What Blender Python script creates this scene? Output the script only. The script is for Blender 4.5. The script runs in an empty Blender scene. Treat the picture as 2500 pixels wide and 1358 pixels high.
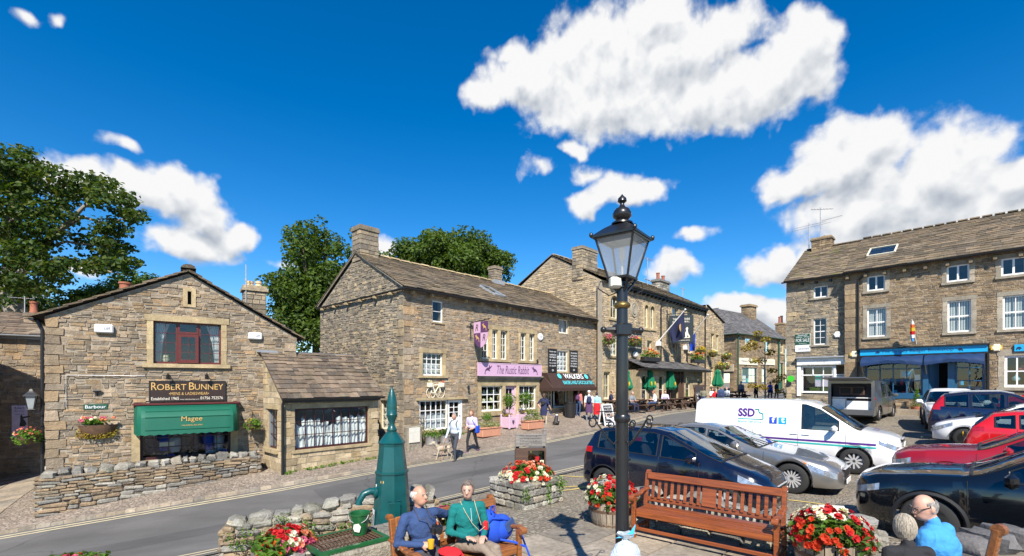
import bpy, math, random
import numpy as np
from mathutils import Vector, Matrix, noise
R = math.radians
rnd = random.Random(11)
sc = bpy.context.scene
COL = sc.collection

# -- camera
F, HZ, CAMZ = 1160.0, 934.0, 2.4        
cam = bpy.data.cameras.new('camera'); cam_o = bpy.data.objects.new('camera', cam); COL.objects.link(cam_o)
cam.sensor_width = 36; cam.lens = F/2500*36; cam.shift_y = (HZ-679)/2500
cam.clip_start = .05; cam.clip_end = 3000
cam_o.location = (0, 0, CAMZ); cam_o.rotation_euler = (R(90), 0, 0)
sc.camera = cam_o

# -- sun, sky, exposure
SUN_EL = 44
sun = bpy.data.lights.new('sun', 'SUN'); sun.energy = 5.0; sun.angle = R(.53); sun.color = (1, .93, .82)
sun_o = bpy.data.objects.new('sun', sun); COL.objects.link(sun_o)
sun_o.rotation_euler = Vector((-.03*math.cos(R(SUN_EL)), math.cos(R(SUN_EL)), -math.sin(R(SUN_EL)))).to_track_quat('-Z', 'Y').to_euler()
sc.view_settings.view_transform = 'Standard'; sc.view_settings.look = 'None'
sc.view_settings.exposure = 0.7; sc.view_settings.gamma = 1
sc.view_settings.use_curve_mapping = False
sc.cycles.max_bounces = 6; sc.cycles.transparent_max_bounces = 12; sc.cycles.use_denoising = True
sc.cycles.caustics_reflective = False; sc.cycles.caustics_refractive = False

class NT:
 def __init__(s, nt): s.nt = nt; s.L = nt.links
 def n(s, t, inp=None, **kw):
  nd = s.nt.nodes.new(t)
  for k, v in kw.items(): setattr(nd, k, v)
  for k, v in (inp or {}).items():
   if isinstance(v, bpy.types.NodeSocket): s.L.new(v, nd.inputs[k])
   else: nd.inputs[k].default_value = v
  return nd
 def math(s, op, a, b=0.0, c=None, clamp=False):
  i = {0: a, 1: b}
  if c is not None: i[2] = c
  return s.n('ShaderNodeMath', i, operation=op, use_clamp=clamp).outputs[0]
 def vmath(s, op, a, b=(0, 0, 0)):
  nd = s.n('ShaderNodeVectorMath', {0: a, 1: b}, operation=op)
  return nd.outputs['Value'] if op in ('LENGTH', 'DOT_PRODUCT') else nd.outputs[0]
 def noise(s, vec, scale, detail=4, rough=.55, dist=0.0):
  return s.n('ShaderNodeTexNoise', {'Vector': vec, 'Scale': scale, 'Detail': detail, 'Roughness': rough, 'Distortion': dist}).outputs['Fac']
 def ramp(s, fac, stops, interp='LINEAR'):
  nd = s.n('ShaderNodeValToRGB', {'Fac': fac}); cr = nd.color_ramp; cr.interpolation = interp
  while len(cr.elements) > 1: cr.elements.remove(cr.elements[-1])
  for i, (p, c) in enumerate(stops):
   e = cr.elements[0] if i == 0 else cr.elements.new(p)
   e.position = p; e.color = (*c, 1) if len(c) == 3 else c
  return nd.outputs['Color']
 def mix(s, fac, a, b, blend='MIX'):
  nd = s.n('ShaderNodeMix', data_type='RGBA', blend_type=blend)
  for k, v in ((0, fac), (6, a), (7, b)):
   if isinstance(v, bpy.types.NodeSocket): s.L.new(v, nd.inputs[k])
   else: nd.inputs[k].default_value = v if k == 0 else ((*v, 1) if len(v) == 3 else v)
  return nd.outputs[2]
 def maprange(s, v, a, b, c, d, smooth=False):
  return s.n('ShaderNodeMapRange', {0: v, 1: a, 2: b, 3: c, 4: d}, interpolation_type='SMOOTHSTEP' if smooth else 'LINEAR').outputs[0]

world = bpy.data.worlds.new('World'); sc.world = world; world.use_nodes = True
def build_sky():
 # cumulus clouds given by where they stand in the sky (azimuth, elevation), worked out once from the photograph
 blobs = [
  (1480, 150, 190, 150, 1), (1640, 130, 150, 130, 1), (1300, 205, 175, 90, 1), (1500, 250, 260, 100, 1), (1700, 250, 230, 110, 1),
  (1850, 215, 200, 120, 1), (1960, 120, 120, 120, 1), (1780, 70, 120, 80, .7), (1990, 190, 75, 80, .9), (1600, 30, 110, 80, .9), (1230, 130, 70, 35, .55),
  (1180, 235, 70, 45, .8), (1400, 355, 45, 28, .7),
  (1530, 460, 100, 48, .9), (1440, 490, 70, 36, .8), (1590, 450, 60, 40, .8),
  (1690, 575, 50, 26, .7), (1650, 660, 80, 42, .95),
  (2080, 400, 190, 120, 1.0), (2120, 350, 120, 80, 1.), (1940, 460, 120, 60, .9), (2290, 430, 190, 140, 1), (2150, 500, 300, 110, 1), (2420, 520, 170, 110, 1),
  (2060, 620, 180, 100, 1), (1890, 640, 90, 60, .9), (1960, 660, 110, 60, .95), (2480, 440, 90, 60, .9),
  (1820, 750, 110, 38, 1.), (1900, 780, 90, 50, 1), (1950, 740, 70, 60, .9),
  (430, 470, 130, 85, 1), (330, 460, 130, 70, 1), (210, 430, 90, 60, .9), (110, 430, 90, 50, .8), (490, 520, 80, 75, 1.), (470, 590, 130, 55, 1.), (570, 575, 70, 40, .9),
  (290, 345, 60, 26, .62), (60, 45, 40, 24, .5), (150, 60, 26, 20, .5), (925, 600, 60, 40, .85), (215, 685, 60, 22, .6), (60, 720, 120, 30, .6), (1310, 410, 40, 40, .45), (1440, 425, 50, 25, .4), (700, 650, 60, 20, .4)]
 g = bpy.data.node_groups.new('cloud_density', 'ShaderNodeTree')
 g.interface.new_socket('P', in_out='INPUT', socket_type='NodeSocketVector')
 g.interface.new_socket('D', in_out='OUTPUT', socket_type='NodeSocketFloat'); g.interface.new_socket('S', in_out='OUTPUT', socket_type='NodeSocketFloat')
 t = NT(g); gi = t.n('NodeGroupInput').outputs[0]
 wob = t.n('ShaderNodeTexNoise', {'Vector': gi, 'Scale': 9, 'Detail': 3, 'Roughness': .6}).outputs['Color']
 p = t.vmath('ADD', gi, t.vmath('MULTIPLY', t.vmath('SUBTRACT', wob, (.5, .5, .5)), (.07, .07, 0)))
 acc = None
 for (px, py, a, b, w) in blobs:
  u, v = (px-1250)/F, (HZ-py)/F
  az = math.atan(u); el = math.atan(v*math.cos(az))
  ra = a/F/(1+u*u)*1.06; rb = b/F*math.cos(az)/(1+(v*math.cos(az))**2)*1.06
  d = t.vmath('LENGTH', t.vmath('MULTIPLY', t.vmath('SUBTRACT', p, (az, el, 0)), (1/ra, 1/rb, 0)))
  d = t.math('MULTIPLY_ADD', d, -w, w)
  d = t.math('MAXIMUM', d, -.6)
  acc = d if acc is None else t.math('SMOOTH_MAX', acc, d, .12)
 n1 = t.noise(gi, 8, 10, .58, .15); n3 = t.noise(gi, 34, 8, .6, .2)
 n2 = t.n('ShaderNodeTexVoronoi', {'Vector': t.vmath('ADD', gi, t.vmath('MULTIPLY', wob, (.05, .05, 0))), 'Scale': 26, 'Detail': 2, 'Roughness': .6}, feature='SMOOTH_F1').outputs['Distance']
 a2 = t.math('MULTIPLY_ADD', t.math('MAXIMUM', acc, 0), .7, acc)
 d = t.math('MULTIPLY_ADD', t.math('SUBTRACT', n1, .5), 1.5, t.math('MULTIPLY_ADD', t.math('SUBTRACT', n3, .5), .65, a2))
 d = t.math('MULTIPLY_ADD', t.math('SUBTRACT', .42, n2), .5, d)
 e = t.math('MULTIPLY_ADD', t.math('SUBTRACT', n1, .5), 1.0, t.math('MULTIPLY_ADD', t.math('SUBTRACT', .42, n2), .55, t.math('MULTIPLY_ADD', t.math('SUBTRACT', n3, .5), .4, acc)))
 go = t.n('NodeGroupOutput'); g.links.new(d, go.inputs[0]); g.links.new(e, go.inputs[1])

 nt = world.node_tree; nt.nodes.clear(); t = NT(nt)
 dirv = t.n('ShaderNodeTexCoord').outputs['Generated']
 sep = t.n('ShaderNodeSeparateXYZ', {0: dirv})
 az = t.math('ARCTAN2', sep.outputs[0], sep.outputs[1]); el = t.math('ARCSINE', sep.outputs[2])
 P = t.n('ShaderNodeCombineXYZ', {0: az, 1: el, 2: 0.0}).outputs[0]
 def dens(vec):
  nd = nt.nodes.new('ShaderNodeGroup'); nd.node_tree = g; nt.links.new(vec, nd.inputs[0]); return nd.outputs
 d0, s0 = dens(P); d1, s1 = dens(t.vmath('ADD', P, (-.008, .03, 0)))
 alpha = t.math('POWER', t.maprange(d0, -.18, .5, 0, 1, True), 1.1)
 alpha = t.math('MULTIPLY', alpha, t.maprange(sep.outputs[1], -.1, .15, 0, 1))
 shade = t.math('MULTIPLY_ADD', t.math('SUBTRACT', s1, s0), .6, t.math('MULTIPLY_ADD', t.math('MAXIMUM', s1, 0), .40, t.math('MULTIPLY', t.maprange(t.math('SUBTRACT', el, t.math('MULTIPLY', az, -.0)), .10, .40, .26, .0), 1.0)))
 ccol = t.ramp(shade, [(0.0, (1, 1, 1)), (.14, (.91, .925, .945)), (.45, (.70, .735, .785)), (.8, (.47, .52, .60))])
 sky = t.n('ShaderNodeTexSky', sky_type='NISHITA', sun_disc=False, sun_elevation=R(SUN_EL), sun_rotation=R(180), altitude=900, air_density=1.0, dust_density=.05, ozone_density=3.0)
 hs = t.n('ShaderNodeHueSaturation', {'Hue': .502, 'Saturation': 1.42, 'Value': 1.0, 'Color': sky.outputs[0]})
 bg1 = t.n('ShaderNodeBackground', {'Color': hs.outputs[0], 'Strength': .108})
 bg2 = t.n('ShaderNodeBackground', {'Color': ccol, 'Strength': .585})
 mx = t.n('ShaderNodeMixShader', {0: alpha, 1: bg1.outputs[0], 2: bg2.outputs[0]})
 out = t.n('ShaderNodeOutputWorld', {0: mx.outputs[0]})
build_sky()
world.cycles.sampling_method = 'MANUAL'; world.cycles.sample_map_resolution = 256

# -- measuring helpers
def at(px, py, Y): return Vector(((px-1250)/F*Y, Y, CAMZ+(HZ-py)/F*Y))
class Plane:
 def __init__(s, x, y, dx, dy):
  l = math.hypot(dx, dy); s.o = Vector((x, y)); s.d = Vector((dx/l, dy/l)); s.ang = math.atan2(dy, dx)
  s.inn = Vector((-s.d.y, s.d.x))
 def p(s, px, py, off=0.0):
  u = (px-1250)/F; o = s.o-s.inn*off
  t = (u*o.y-o.x)/(s.d.x-u*s.d.y); Y = o.y+s.d.y*t
  return t, CAMZ+(HZ-py)/F*Y
 def rect(s, x0, y0, x1, y1, off=0.0):
  ym, xm = (y0+y1)/2, (x0+x1)/2
  a = s.p(x0, ym, off)[0]; b = s.p(x1, ym, off)[0]
  return a, b, s.p(xm, y1, off)[1], s.p(xm, y0, off)[1]   
 def w(s, t, off=0.0, z=0.0):
  q = s.o+s.d*t-s.inn*off; return Vector((q.x, q.y, z))

CTRL = np.array([(-20, 10.5, -1.9), (-12.5, 11.6, -1.35), (-9.6, 12.5, -.98), (-6.7, 13.9, -.69), (-4.4, 15.6, -.5), (-2.1, 17.3, -.38), (.1, 19.2, -.25), (4.55, 24, 0), (12.7, 33.6, .4), (22, 45, .9),
 (-14, 6, -1.7), (-5.5, 8.8, -.8), (-3, 9.95, -.5), (-.7, 11.6, -.3), (2.5, 14.5, -.2), (8.5, 20.2, 0), (16.7, 29.8, .5), (26, 41, 1),
 (-12.75, 13, -1.15), (-7.55, 16.6, -.5), (-7.2, 14.9, -.57), (-4.87, 17.4, -.45), (-4.45, 19.5, -.3), (-.08, 24.2, .18), (3.5, 28, .45), (5.5, 30.1, .55), (17.3, 42.8, .95),
 (0, 7, 0), (2, 6, 0), (4, 5, 0), (1, 9, 0), (3.5, 8, 0), (6, 6, 0), (8, 4, 0), (-1.8, 7.2, 0), (-2, 5, 0), (0, 3, 0), (-1.2, 8.6, -.05), (-6, 3, -.5),
 (4, 11, -.1), (6.4, 10.8, -.12), (9, 13, -.1), (8, 8, -.08), (12, 9, 0), (14, 16, .3), (17.5, 22, .42), (21, 24, .7), (16, 27.5, .6), (26, 20, .8), (12, 23, .2), (-18, 19, -1.2), (-22, 30, -.5), (-10, 40, 1), (40, 10, 1), (40, 50, 1.5), (-40, 10, -2.6), (0, -10, .2), (20, -5, .3), (0, 60, 1.5)], float)
def _tps():
 p = CTRL[:, :2]; n = len(p)
 d2 = ((p[:, None]-p[None])**2).sum(-1); K = .5*d2*np.log(d2+1e-9)
 A = np.zeros((n+3, n+3)); A[:n, :n] = K+np.eye(n)*.5; A[:n, n] = 1; A[:n, n+1:] = p; A[n, :n] = 1; A[n+1:, :n] = p.T
 return np.linalg.solve(A, np.r_[CTRL[:, 2], 0, 0, 0])
_W = _tps()
def gz_np(x, y):
 x = np.clip(np.asarray(x, float), -45, 50); y = np.clip(np.asarray(y, float), -12, 62); sh = x.shape; x = x.ravel(); y = y.ravel()
 d2 = (x[:, None]-CTRL[None, :, 0])**2+(y[:, None]-CTRL[None, :, 1])**2
 return (.5*d2*np.log(d2+1e-9) @ _W[:-3]+_W[-3]+_W[-2]*x+_W[-1]*y).reshape(sh)
def gz(x, y): return float(gz_np([x], [y])[0])

# -- mesh builder
class MB:
 def __init__(s): s.v = []; s.f = []; s.m = []; s.sm = []
 def add(s, vs, fs, m=0, sm=False):
  b = len(s.v); s.v.extend([tuple(v) for v in vs])
  for f in fs: s.f.append(tuple(b+i for i in f)); s.m.append(m); s.sm.append(sm)
 def poly(s, pts, m=0): s.add(pts, [tuple(range(len(pts)))], m)
 def box(s, x0, x1, y0, y1, z0, z1, m=0, M=None):
  vs = [Vector((x, y, z)) for z in (z0, z1) for y in (y0, y1) for x in (x0, x1)]
  if M is not None: vs = [M @ v for v in vs]
  s.add(vs, [(0, 2, 3, 1), (4, 5, 7, 6), (0, 1, 5, 4), (2, 6, 7, 3), (0, 4, 6, 2), (1, 3, 7, 5)], m)
 def cbox(s, c, d, m=0, M=None, bev=0.0):
  hx, hy, hz = d[0]/2, d[1]/2, d[2]/2
  T = Matrix.Translation(c) @ (M.to_4x4() if M is not None else Matrix())
  if bev <= 0: return s.box(-hx, hx, -hy, hy, -hz, hz, m, T)
  b = min(bev, hx*.9, hy*.9, hz*.9); rings = []
  for z, i in ((-hz, b), (-hz+b, 0), (hz-b, 0), (hz, b)):
   X, Y = hx-i, hy-i; k = b if i == 0 else b*.4
   rings.append([(-X+k, -Y, z), (X-k, -Y, z), (X, -Y+k, z), (X, Y-k, z), (X-k, Y, z), (-X+k, Y, z), (-X, Y-k, z), (-X, -Y+k, z)])
  vs = [T @ Vector(p) for r in rings for p in r]; fs = [tuple(range(7, -1, -1)), tuple(range(24, 32))]
  for r in range(3):
   for k in range(8): fs.append((r*8+k, r*8+(k+1) % 8, r*8+8+(k+1) % 8, r*8+8+k))
  s.add(vs, fs, m)
 def prism(s, pts, y0, y1, m=0, M=None, sm=False):
  n = len(pts); vs = [Vector((x, y0, z)) for x, z in pts]+[Vector((x, y1, z)) for x, z in pts]
  if M is not None: vs = [M @ v for v in vs]
  s.add(vs, [tuple(range(n)), tuple(range(2*n-1, n-1, -1))], m)
  s.add(vs, [((i+1) % n, i, n+i, n+(i+1) % n) for i in range(n)], m, sm)
 def tube(s, pts, r, n=8, m=0, cap=True, flat=1.0, sm=True):
  pts = [Vector(p) for p in pts]; k = len(pts)
  rs = list(r) if hasattr(r, '__len__') else [r]*k
  vs = []; ref = None
  for i, p in enumerate(pts):
   d = (pts[min(i+1, k-1)]-pts[max(i-1, 0)])
   d = d.normalized() if d.length > 1e-9 else Vector((0, 0, 1))
   if ref is None: ref = Vector((0, 0, 1)) if abs(d.z) < .9 else Vector((1, 0, 0))
   a = ref-d*ref.dot(d)
   a = a.normalized() if a.length > 1e-6 else d.orthogonal().normalized()
   ref = a; b = d.cross(a)
   for j in range(n):
    t = 2*math.pi*j/n; vs.append(p+a*math.cos(t)*rs[i]*flat+b*math.sin(t)*rs[i])
  fs = [(i*n+j, i*n+(j+1) % n, (i+1)*n+(j+1) % n, (i+1)*n+j) for i in range(k-1) for j in range(n)]
  s.add(vs, fs, m, sm)
  if cap: s.add(vs[:n], [tuple(range(n-1, -1, -1))], m); s.add(vs[-n:], [tuple(range(n))], m)
 def lathe(s, prof, n=16, c=(0, 0, 0), m=0, M=None, sx=1, sy=1, a0=0.0, a1=2*math.pi, sm=True, rot=0.0):
  full = abs(a1-a0-2*math.pi) < 1e-6; k = n if full else n+1
  T = Matrix.Translation(c) @ (M.to_4x4() if M is not None else Matrix())
  vs = [T @ Vector((r*math.cos(a0+(a1-a0)*j/n+rot)*sx, r*math.sin(a0+(a1-a0)*j/n+rot)*sy, z)) for r, z in prof for j in range(k)]
  fs = []
  for i in range(len(prof)-1):
   for j in range(n):
    q = (j+1) % k if full else j+1
    fs.append((i*k+j, i*k+q, (i+1)*k+q, (i+1)*k+j))
  s.add(vs, fs, m, sm)
  if full:
   if prof[0][0] > 1e-4: s.add(vs[:k], [tuple(range(k-1, -1, -1))], m)
   if prof[-1][0] > 1e-4: s.add(vs[-k:], [tuple(range(k))], m)
 def ell(s, c, r, nu=12, nv=8, m=0, M=None, jit=0.0, sm=True):
  T = Matrix.Translation(c) @ (M.to_4x4() if M is not None else Matrix()); vs = []
  for i in range(nv+1):
   ph = math.pi*i/nv
   for j in range(nu):
    th = 2*math.pi*j/nu; k = 1+(rnd.uniform(-jit, jit) if 0 < i < nv else 0)
    vs.append(T @ Vector((r[0]*k*math.sin(ph)*math.cos(th), r[1]*k*math.sin(ph)*math.sin(th), -r[2]*math.cos(ph)*k)))
  fs = [(i*nu+j, i*nu+(j+1) % nu, (i+1)*nu+(j+1) % nu, (i+1)*nu+j) for i in range(nv) for j in range(nu)]
  s.add(vs, fs, m, sm)
 def split(s, name, mats, parent=None, loc=None, rotz=0.0, tol=.03):
  n = len(s.v); up = list(range(n))
  def find(i):
   while up[i] != i: up[i] = up[up[i]]; i = up[i]
   return i
  for f in s.f:
   for k in f[1:]: up[find(k)] = find(f[0])
  gr = {}
  for i in range(n): gr.setdefault(find(i), []).append(i)
  B = [(np.min([s.v[i] for i in g], 0)-tol, np.max([s.v[i] for i in g], 0)+tol, g) for g in gr.values()]
  root = list(range(len(B)))
  def fr(i):
   while root[i] != i: i = root[i]
   return i
  for i in range(len(B)):
   for j in range(i):
    if np.all(B[i][0] <= B[j][1]) and np.all(B[j][0] <= B[i][1]): root[fr(i)] = fr(j)
  own = {}
  for i, b in enumerate(B):
   for v in b[2]: own[v] = fr(i)
  for c in dict.fromkeys(own.values()):
   m = MB(); mp = {}
   for k, f in enumerate(s.f):
    if own[f[0]] != c: continue
    for v in f:
     if v not in mp: mp[v] = len(m.v); m.v.append(s.v[v])
    m.f.append(tuple(mp[v] for v in f)); m.m.append(s.m[k]); m.sm.append(s.sm[k])
   m.build(name, mats, parent, loc, rotz)
 def build(s, name, mats, parent=None, loc=None, rotz=0.0, sharp=40):
  if not isinstance(mats, (list, tuple)): mats = [mats]
  me = bpy.data.meshes.new(name); me.from_pydata(s.v, [], s.f)
  for mt in mats: me.materials.append(mt)
  if len(mats) > 1: me.polygons.foreach_set('material_index', s.m)
  me.polygons.foreach_set('use_smooth', s.sm)
  planar_uv(me)
  if any(s.sm): me.set_sharp_from_angle(angle=R(sharp))
  me.update()
  o = bpy.data.objects.new(name, me); COL.objects.link(o)
  if parent is not None: o.parent = parent
  if loc is not None: o.location = loc
  o.rotation_euler.z = rotz
  return o
def planar_uv(me):
 nl = len(me.loops); npoly = len(me.polygons)
 if not npoly: return
 uv = me.uv_layers.new(name='metres')
 nor = np.empty(npoly*3); me.polygons.foreach_get('normal', nor); nor = nor.reshape(-1, 3)
 tot = np.empty(npoly, int); me.polygons.foreach_get('loop_total', tot)
 vi = np.empty(nl, int); me.loops.foreach_get('vertex_index', vi)
 co = np.empty(len(me.vertices)*3); me.vertices.foreach_get('co', co); co = co.reshape(-1, 3)[vi]
 h = np.hypot(nor[:, 0], nor[:, 1]); fl = h < .02; h[fl] = 1
 t = np.c_[-nor[:, 1]/h, nor[:, 0]/h, np.zeros(npoly)]; t[fl] = (1, 0, 0)
 b = np.cross(nor, t); t = np.repeat(t, tot, 0); b = np.repeat(b, tot, 0)
 uv.data.foreach_set('uv', np.c_[(co*t).sum(1), (co*b).sum(1)].ravel())
def mesh_np(name, V, Fq, mat, parent=None, loc=None, rotz=0.0, smooth=False, mi=None):
 me = bpy.data.meshes.new(name); k = Fq.shape[1]
 me.vertices.add(len(V)); me.vertices.foreach_set('co', np.asarray(V, float).ravel())
 me.loops.add(Fq.size); me.loops.foreach_set('vertex_index', Fq.ravel().astype(np.int32))
 me.polygons.add(len(Fq)); me.polygons.foreach_set('loop_start', np.arange(0, Fq.size, k, dtype=np.int32))
 me.update(calc_edges=True)
 for m in (mat if isinstance(mat, (list, tuple)) else [mat]): me.materials.append(m)
 if mi is not None: me.polygons.foreach_set('material_index', np.asarray(mi, np.int32))
 me.polygons.foreach_set('use_smooth', [smooth]*len(Fq)); planar_uv(me); me.update()
 o = bpy.data.objects.new(name, me); COL.objects.link(o)
 if parent is not None: o.parent = parent
 if loc is not None: o.location = loc
 o.rotation_euler.z = rotz
 return o
def tag(o, label=None, cat=None, group=None, kind=None):
 if label: o['label'] = label
 if cat: o['category'] = cat
 if group: o['group'] = group
 if kind: o['kind'] = kind
 return o
def thing(name, label, cat, loc=(0, 0, 0), rotz=0.0, group=None):
 o = bpy.data.objects.new(name, None); COL.objects.link(o); o.empty_display_size = .2
 o.location = loc; o.rotation_euler = (0, 0, rotz)
 return tag(o, label, cat, group)
def copy_thing(o, loc, rotz=None, label=None, group=None):
 c = o.copy(); COL.objects.link(c); c.location = loc
 if rotz is not None: c.rotation_euler.z = rotz
 if label: c['label'] = label
 if group: c['group'] = group
 for ch in list(o.children):
  d = ch.copy(); COL.objects.link(d); d.parent = c
  for g in list(ch.children):
   e = g.copy(); COL.objects.link(e); e.parent = d
 return c
def RZ(a): return Matrix.Rotation(a, 4, 'Z')
def lettering(txt, mat, parent, x0, x1, z0, z1, y, shear=0.0, depth=.004, rot=None, name='lettering', keep=False, bold=0.0):
 cu = bpy.data.curves.new(name, 'FONT'); cu.body = txt; cu.size = 1; cu.shear = shear; cu.extrude = 0; cu.align_x = 'CENTER'; cu.resolution_u = 3; cu.offset = bold
 tmp = bpy.data.objects.new('lettering_tmp', cu); COL.objects.link(tmp)
 me = bpy.data.meshes.new_from_object(tmp); bpy.data.objects.remove(tmp); bpy.data.curves.remove(cu)
 co = np.empty(len(me.vertices)*3); me.vertices.foreach_get('co', co); co = co.reshape(-1, 3)
 lo, hi = co.min(0), co.max(0); w, h = hi[0]-lo[0], hi[1]-lo[1]
 sx = (x1-x0)/w; sz = (z1-z0)/h
 if keep: sx = sz = min(sx, sz)
 cx, cz = (x0+x1)/2, (z0+z1)/2
 new = np.c_[(co[:, 0]-(lo[0]+hi[0])/2)*sx+cx, np.full(len(co), y), (co[:, 1]-(lo[1]+hi[1])/2)*sz+cz]
 me.vertices.foreach_set('co', new.ravel()); me.materials.clear(); me.materials.append(mat)
 me.name = name; me.update()
 o = bpy.data.objects.new(name, me); COL.objects.link(o); o.parent = parent
 if rot is not None: o.matrix_local = rot
 return o
# -- materials
def nm(name):
 m = bpy.data.materials.new(name); m.use_nodes = True; nt = m.node_tree; b = nt.nodes['Principled BSDF']
 return m, NT(nt), b
def objco(t): return t.n('ShaderNodeTexCoord').outputs['Object']
def uvco(t): return t.n('ShaderNodeTexCoord').outputs['UV']
def bump(t, b, h, strength=.5, dist=.02):
 nd = t.n('ShaderNodeBump', {'Height': h, 'Strength': strength, 'Distance': dist}); t.L.new(nd.outputs[0], b.inputs['Normal']); return nd
def plain(name, col, rough=.6, metal=0.0, var=.12, nscale=6, bmp=.0, bdist=.01, coat=0.0, island=0.0, spec=.5):
 m, t, b = nm(name); co = objco(t)
 n = t.noise(co, nscale, 5, .6)
 k = t.maprange(n, .25, .75, 1-var, 1+var)
 if island:
  r = t.n('ShaderNodeNewGeometry').outputs['Random Per Island']
  k = t.math('MULTIPLY', k, t.maprange(r, 0, 1, 1-island, 1+island))
 c = t.mix(1.0, col, t.n('ShaderNodeCombineColor', {0: k, 1: k, 2: k}).outputs[0], 'MULTIPLY')
 t.L.new(c, b.inputs['Base Color'])
 b.inputs['Roughness'].default_value = rough; b.inputs['Metallic'].default_value = metal; b.inputs['Specular IOR Level'].default_value = spec
 if coat: b.inputs['Coat Weight'].default_value = coat; b.inputs['Coat Roughness'].default_value = .04
 if bmp: bump(t, b, t.noise(co, nscale*5, 5, .65), bmp, bdist)
 return m
def stones(name, pal, lichen=.25, bmp=.55, moss=0.0, gain=1.0, nsc=5):
 m, t, b = nm(name); co = objco(t)
 r = t.n('ShaderNodeNewGeometry').outputs['Random Per Island']
 k = len(pal); c = t.ramp(r, [(i/k, tuple(x*gain for x in p)) for i, p in enumerate(pal)], 'CONSTANT')
 r2 = t.math('FRACT', t.math('MULTIPLY', r, 17.31))
 n = t.noise(co, nsc, 6, .62); n2 = t.noise(co, nsc*7, 5, .6)
 g = t.math('MULTIPLY', t.maprange(n, .25, .75, .70, 1.26), t.maprange(n2, .25, .75, .74, 1.24)); g = t.math('MULTIPLY', g, t.maprange(r2, 0, 1, .86, 1.12)); g = t.math('MULTIPLY', g, t.maprange(t.noise(t.vmath('MULTIPLY', co, (1.3, 1.3, .3)), 1.0, 4, .65), .3, .7, .70, 1.16))
 c = t.mix(1.0, c, t.n('ShaderNodeCombineColor', {0: g, 1: g, 2: g}).outputs[0], 'MULTIPLY')
 if lichen:
  l = t.maprange(t.noise(co, nsc*3.3, 6, .7), .58, .7, 0, lichen); c = t.mix(l, c, (.5, .49, .45))
  l = t.maprange(t.noise(t.vmath('ADD', co, (9, 3, 5)), nsc*2.1, 5, .7), .6, .72, 0, lichen*1.3); c = t.mix(l, c, (.075, .07, .062))
 if moss:
  l = t.maprange(t.noise(t.vmath('ADD', co, (2, 8, 1)), 1.4, 5, .7), .52, .66, 0, moss); c = t.mix(l, c, (.13, .14, .03))
 t.L.new(c, b.inputs['Base Color']); b.inputs['Roughness'].default_value = .9; b.inputs['Specular IOR Level'].default_value = .25
 h = t.math('MULTIPLY_ADD', n2, .6, t.noise(co, nsc*2.4, 4, .6))
 bump(t, b, h, bmp*1.25, .04)
 return m
def paint(name, col, rough=.3, flake=0.0, coat=1.0, metal=0.0):
 m, t, b = nm(name); co = objco(t)
 n = t.noise(co, 2.0, 5, .6); dirt = t.maprange(n, .5, .85, 0, .05)
 t.L.new(t.mix(dirt, col, (.2, .18, .15)), b.inputs['Base Color'])
 b.inputs['Metallic'].default_value = metal; b.inputs['Roughness'].default_value = rough
 b.inputs['Coat Weight'].default_value = coat; b.inputs['Coat Roughness'].default_value = .03
 return m
def leafmat(name, cols, trans=.35, rough=.55):
 m, t, b = nm(name)
 r = t.n('ShaderNodeNewGeometry').outputs['Random Per Island']
 k = len(cols); c = t.ramp(r, [(i/(k-1), p) for i, p in enumerate(cols)])
 n = t.noise(objco(t), .55, 3, .6); g = t.maprange(n, .3, .7, .7, 1.3)
 c = t.mix(1.0, c, t.n('ShaderNodeCombineColor', {0: g, 1: g, 2: t.math('MULTIPLY', g, .9)}).outputs[0], 'MULTIPLY')
 t.L.new(c, b.inputs['Base Color']); b.inputs['Roughness'].default_value = rough; b.inputs['Specular IOR Level'].default_value = .35
 tr = t.n('ShaderNodeBsdfTranslucent', {'Color': t.mix(1.0, c, (1.6, 1.5, .6), 'MULTIPLY')})
 mx = t.n('ShaderNodeMixShader', {0: trans, 1: b.outputs[0], 2: tr.outputs[0]})
 t.L.new(mx.outputs[0], m.node_tree.nodes['Material Output'].inputs[0]); return m
def glass(name, tint=(.8, .85, .85), refl=1.0):
 m, t, b = nm(name); m.node_tree.nodes.remove(b)
 nrm = t.n('ShaderNodeBump', {'Height': t.noise(objco(t), 1.3, 2, .5), 'Strength': .25, 'Distance': .02}).outputs[0]
 fr = t.n('ShaderNodeLayerWeight', {'Blend': .5, 'Normal': nrm}).outputs['Facing']
 fr = t.math('MULTIPLY', t.math('MULTIPLY_ADD', t.math('POWER', fr, 4.0), .85, .07), refl, clamp=True)
 tp = t.n('ShaderNodeBsdfTransparent', {'Color': (*tint, 1)}); gl = t.n('ShaderNodeBsdfGlossy', {'Color': (.95, .97, 1, 1), 'Roughness': .015, 'Normal': nrm})
 mx = t.n('ShaderNodeMixShader', {0: fr, 1: tp.outputs[0], 2: gl.outputs[0]})
 t.L.new(mx.outputs[0], m.node_tree.nodes['Material Output'].inputs[0]); return m
def wood(name, col, dark, scale=(2, 30, 30), rough=.45, coat=.3, island=.18):
 m, t, b = nm(name); co = t.vmath('MULTIPLY', objco(t), scale)
 n = t.noise(co, 1.0, 6, .6, .6); c = t.ramp(n, [(.28, dark), (.62, col), (.8, tuple(x*1.15 for x in col))])
 r = t.n('ShaderNodeNewGeometry').outputs['Random Per Island']; k = t.maprange(r, 0, 1, 1-island, 1+island)
 c = t.mix(1.0, c, t.n('ShaderNodeCombineColor', {0: k, 1: k, 2: k}).outputs[0], 'MULTIPLY')
 t.L.new(c, b.inputs['Base Color']); b.inputs['Roughness'].default_value = rough; b.inputs['Coat Weight'].default_value = coat; b.inputs['Coat Roughness'].default_value = .2
 bump(t, b, n, .25, .01); return m
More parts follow.
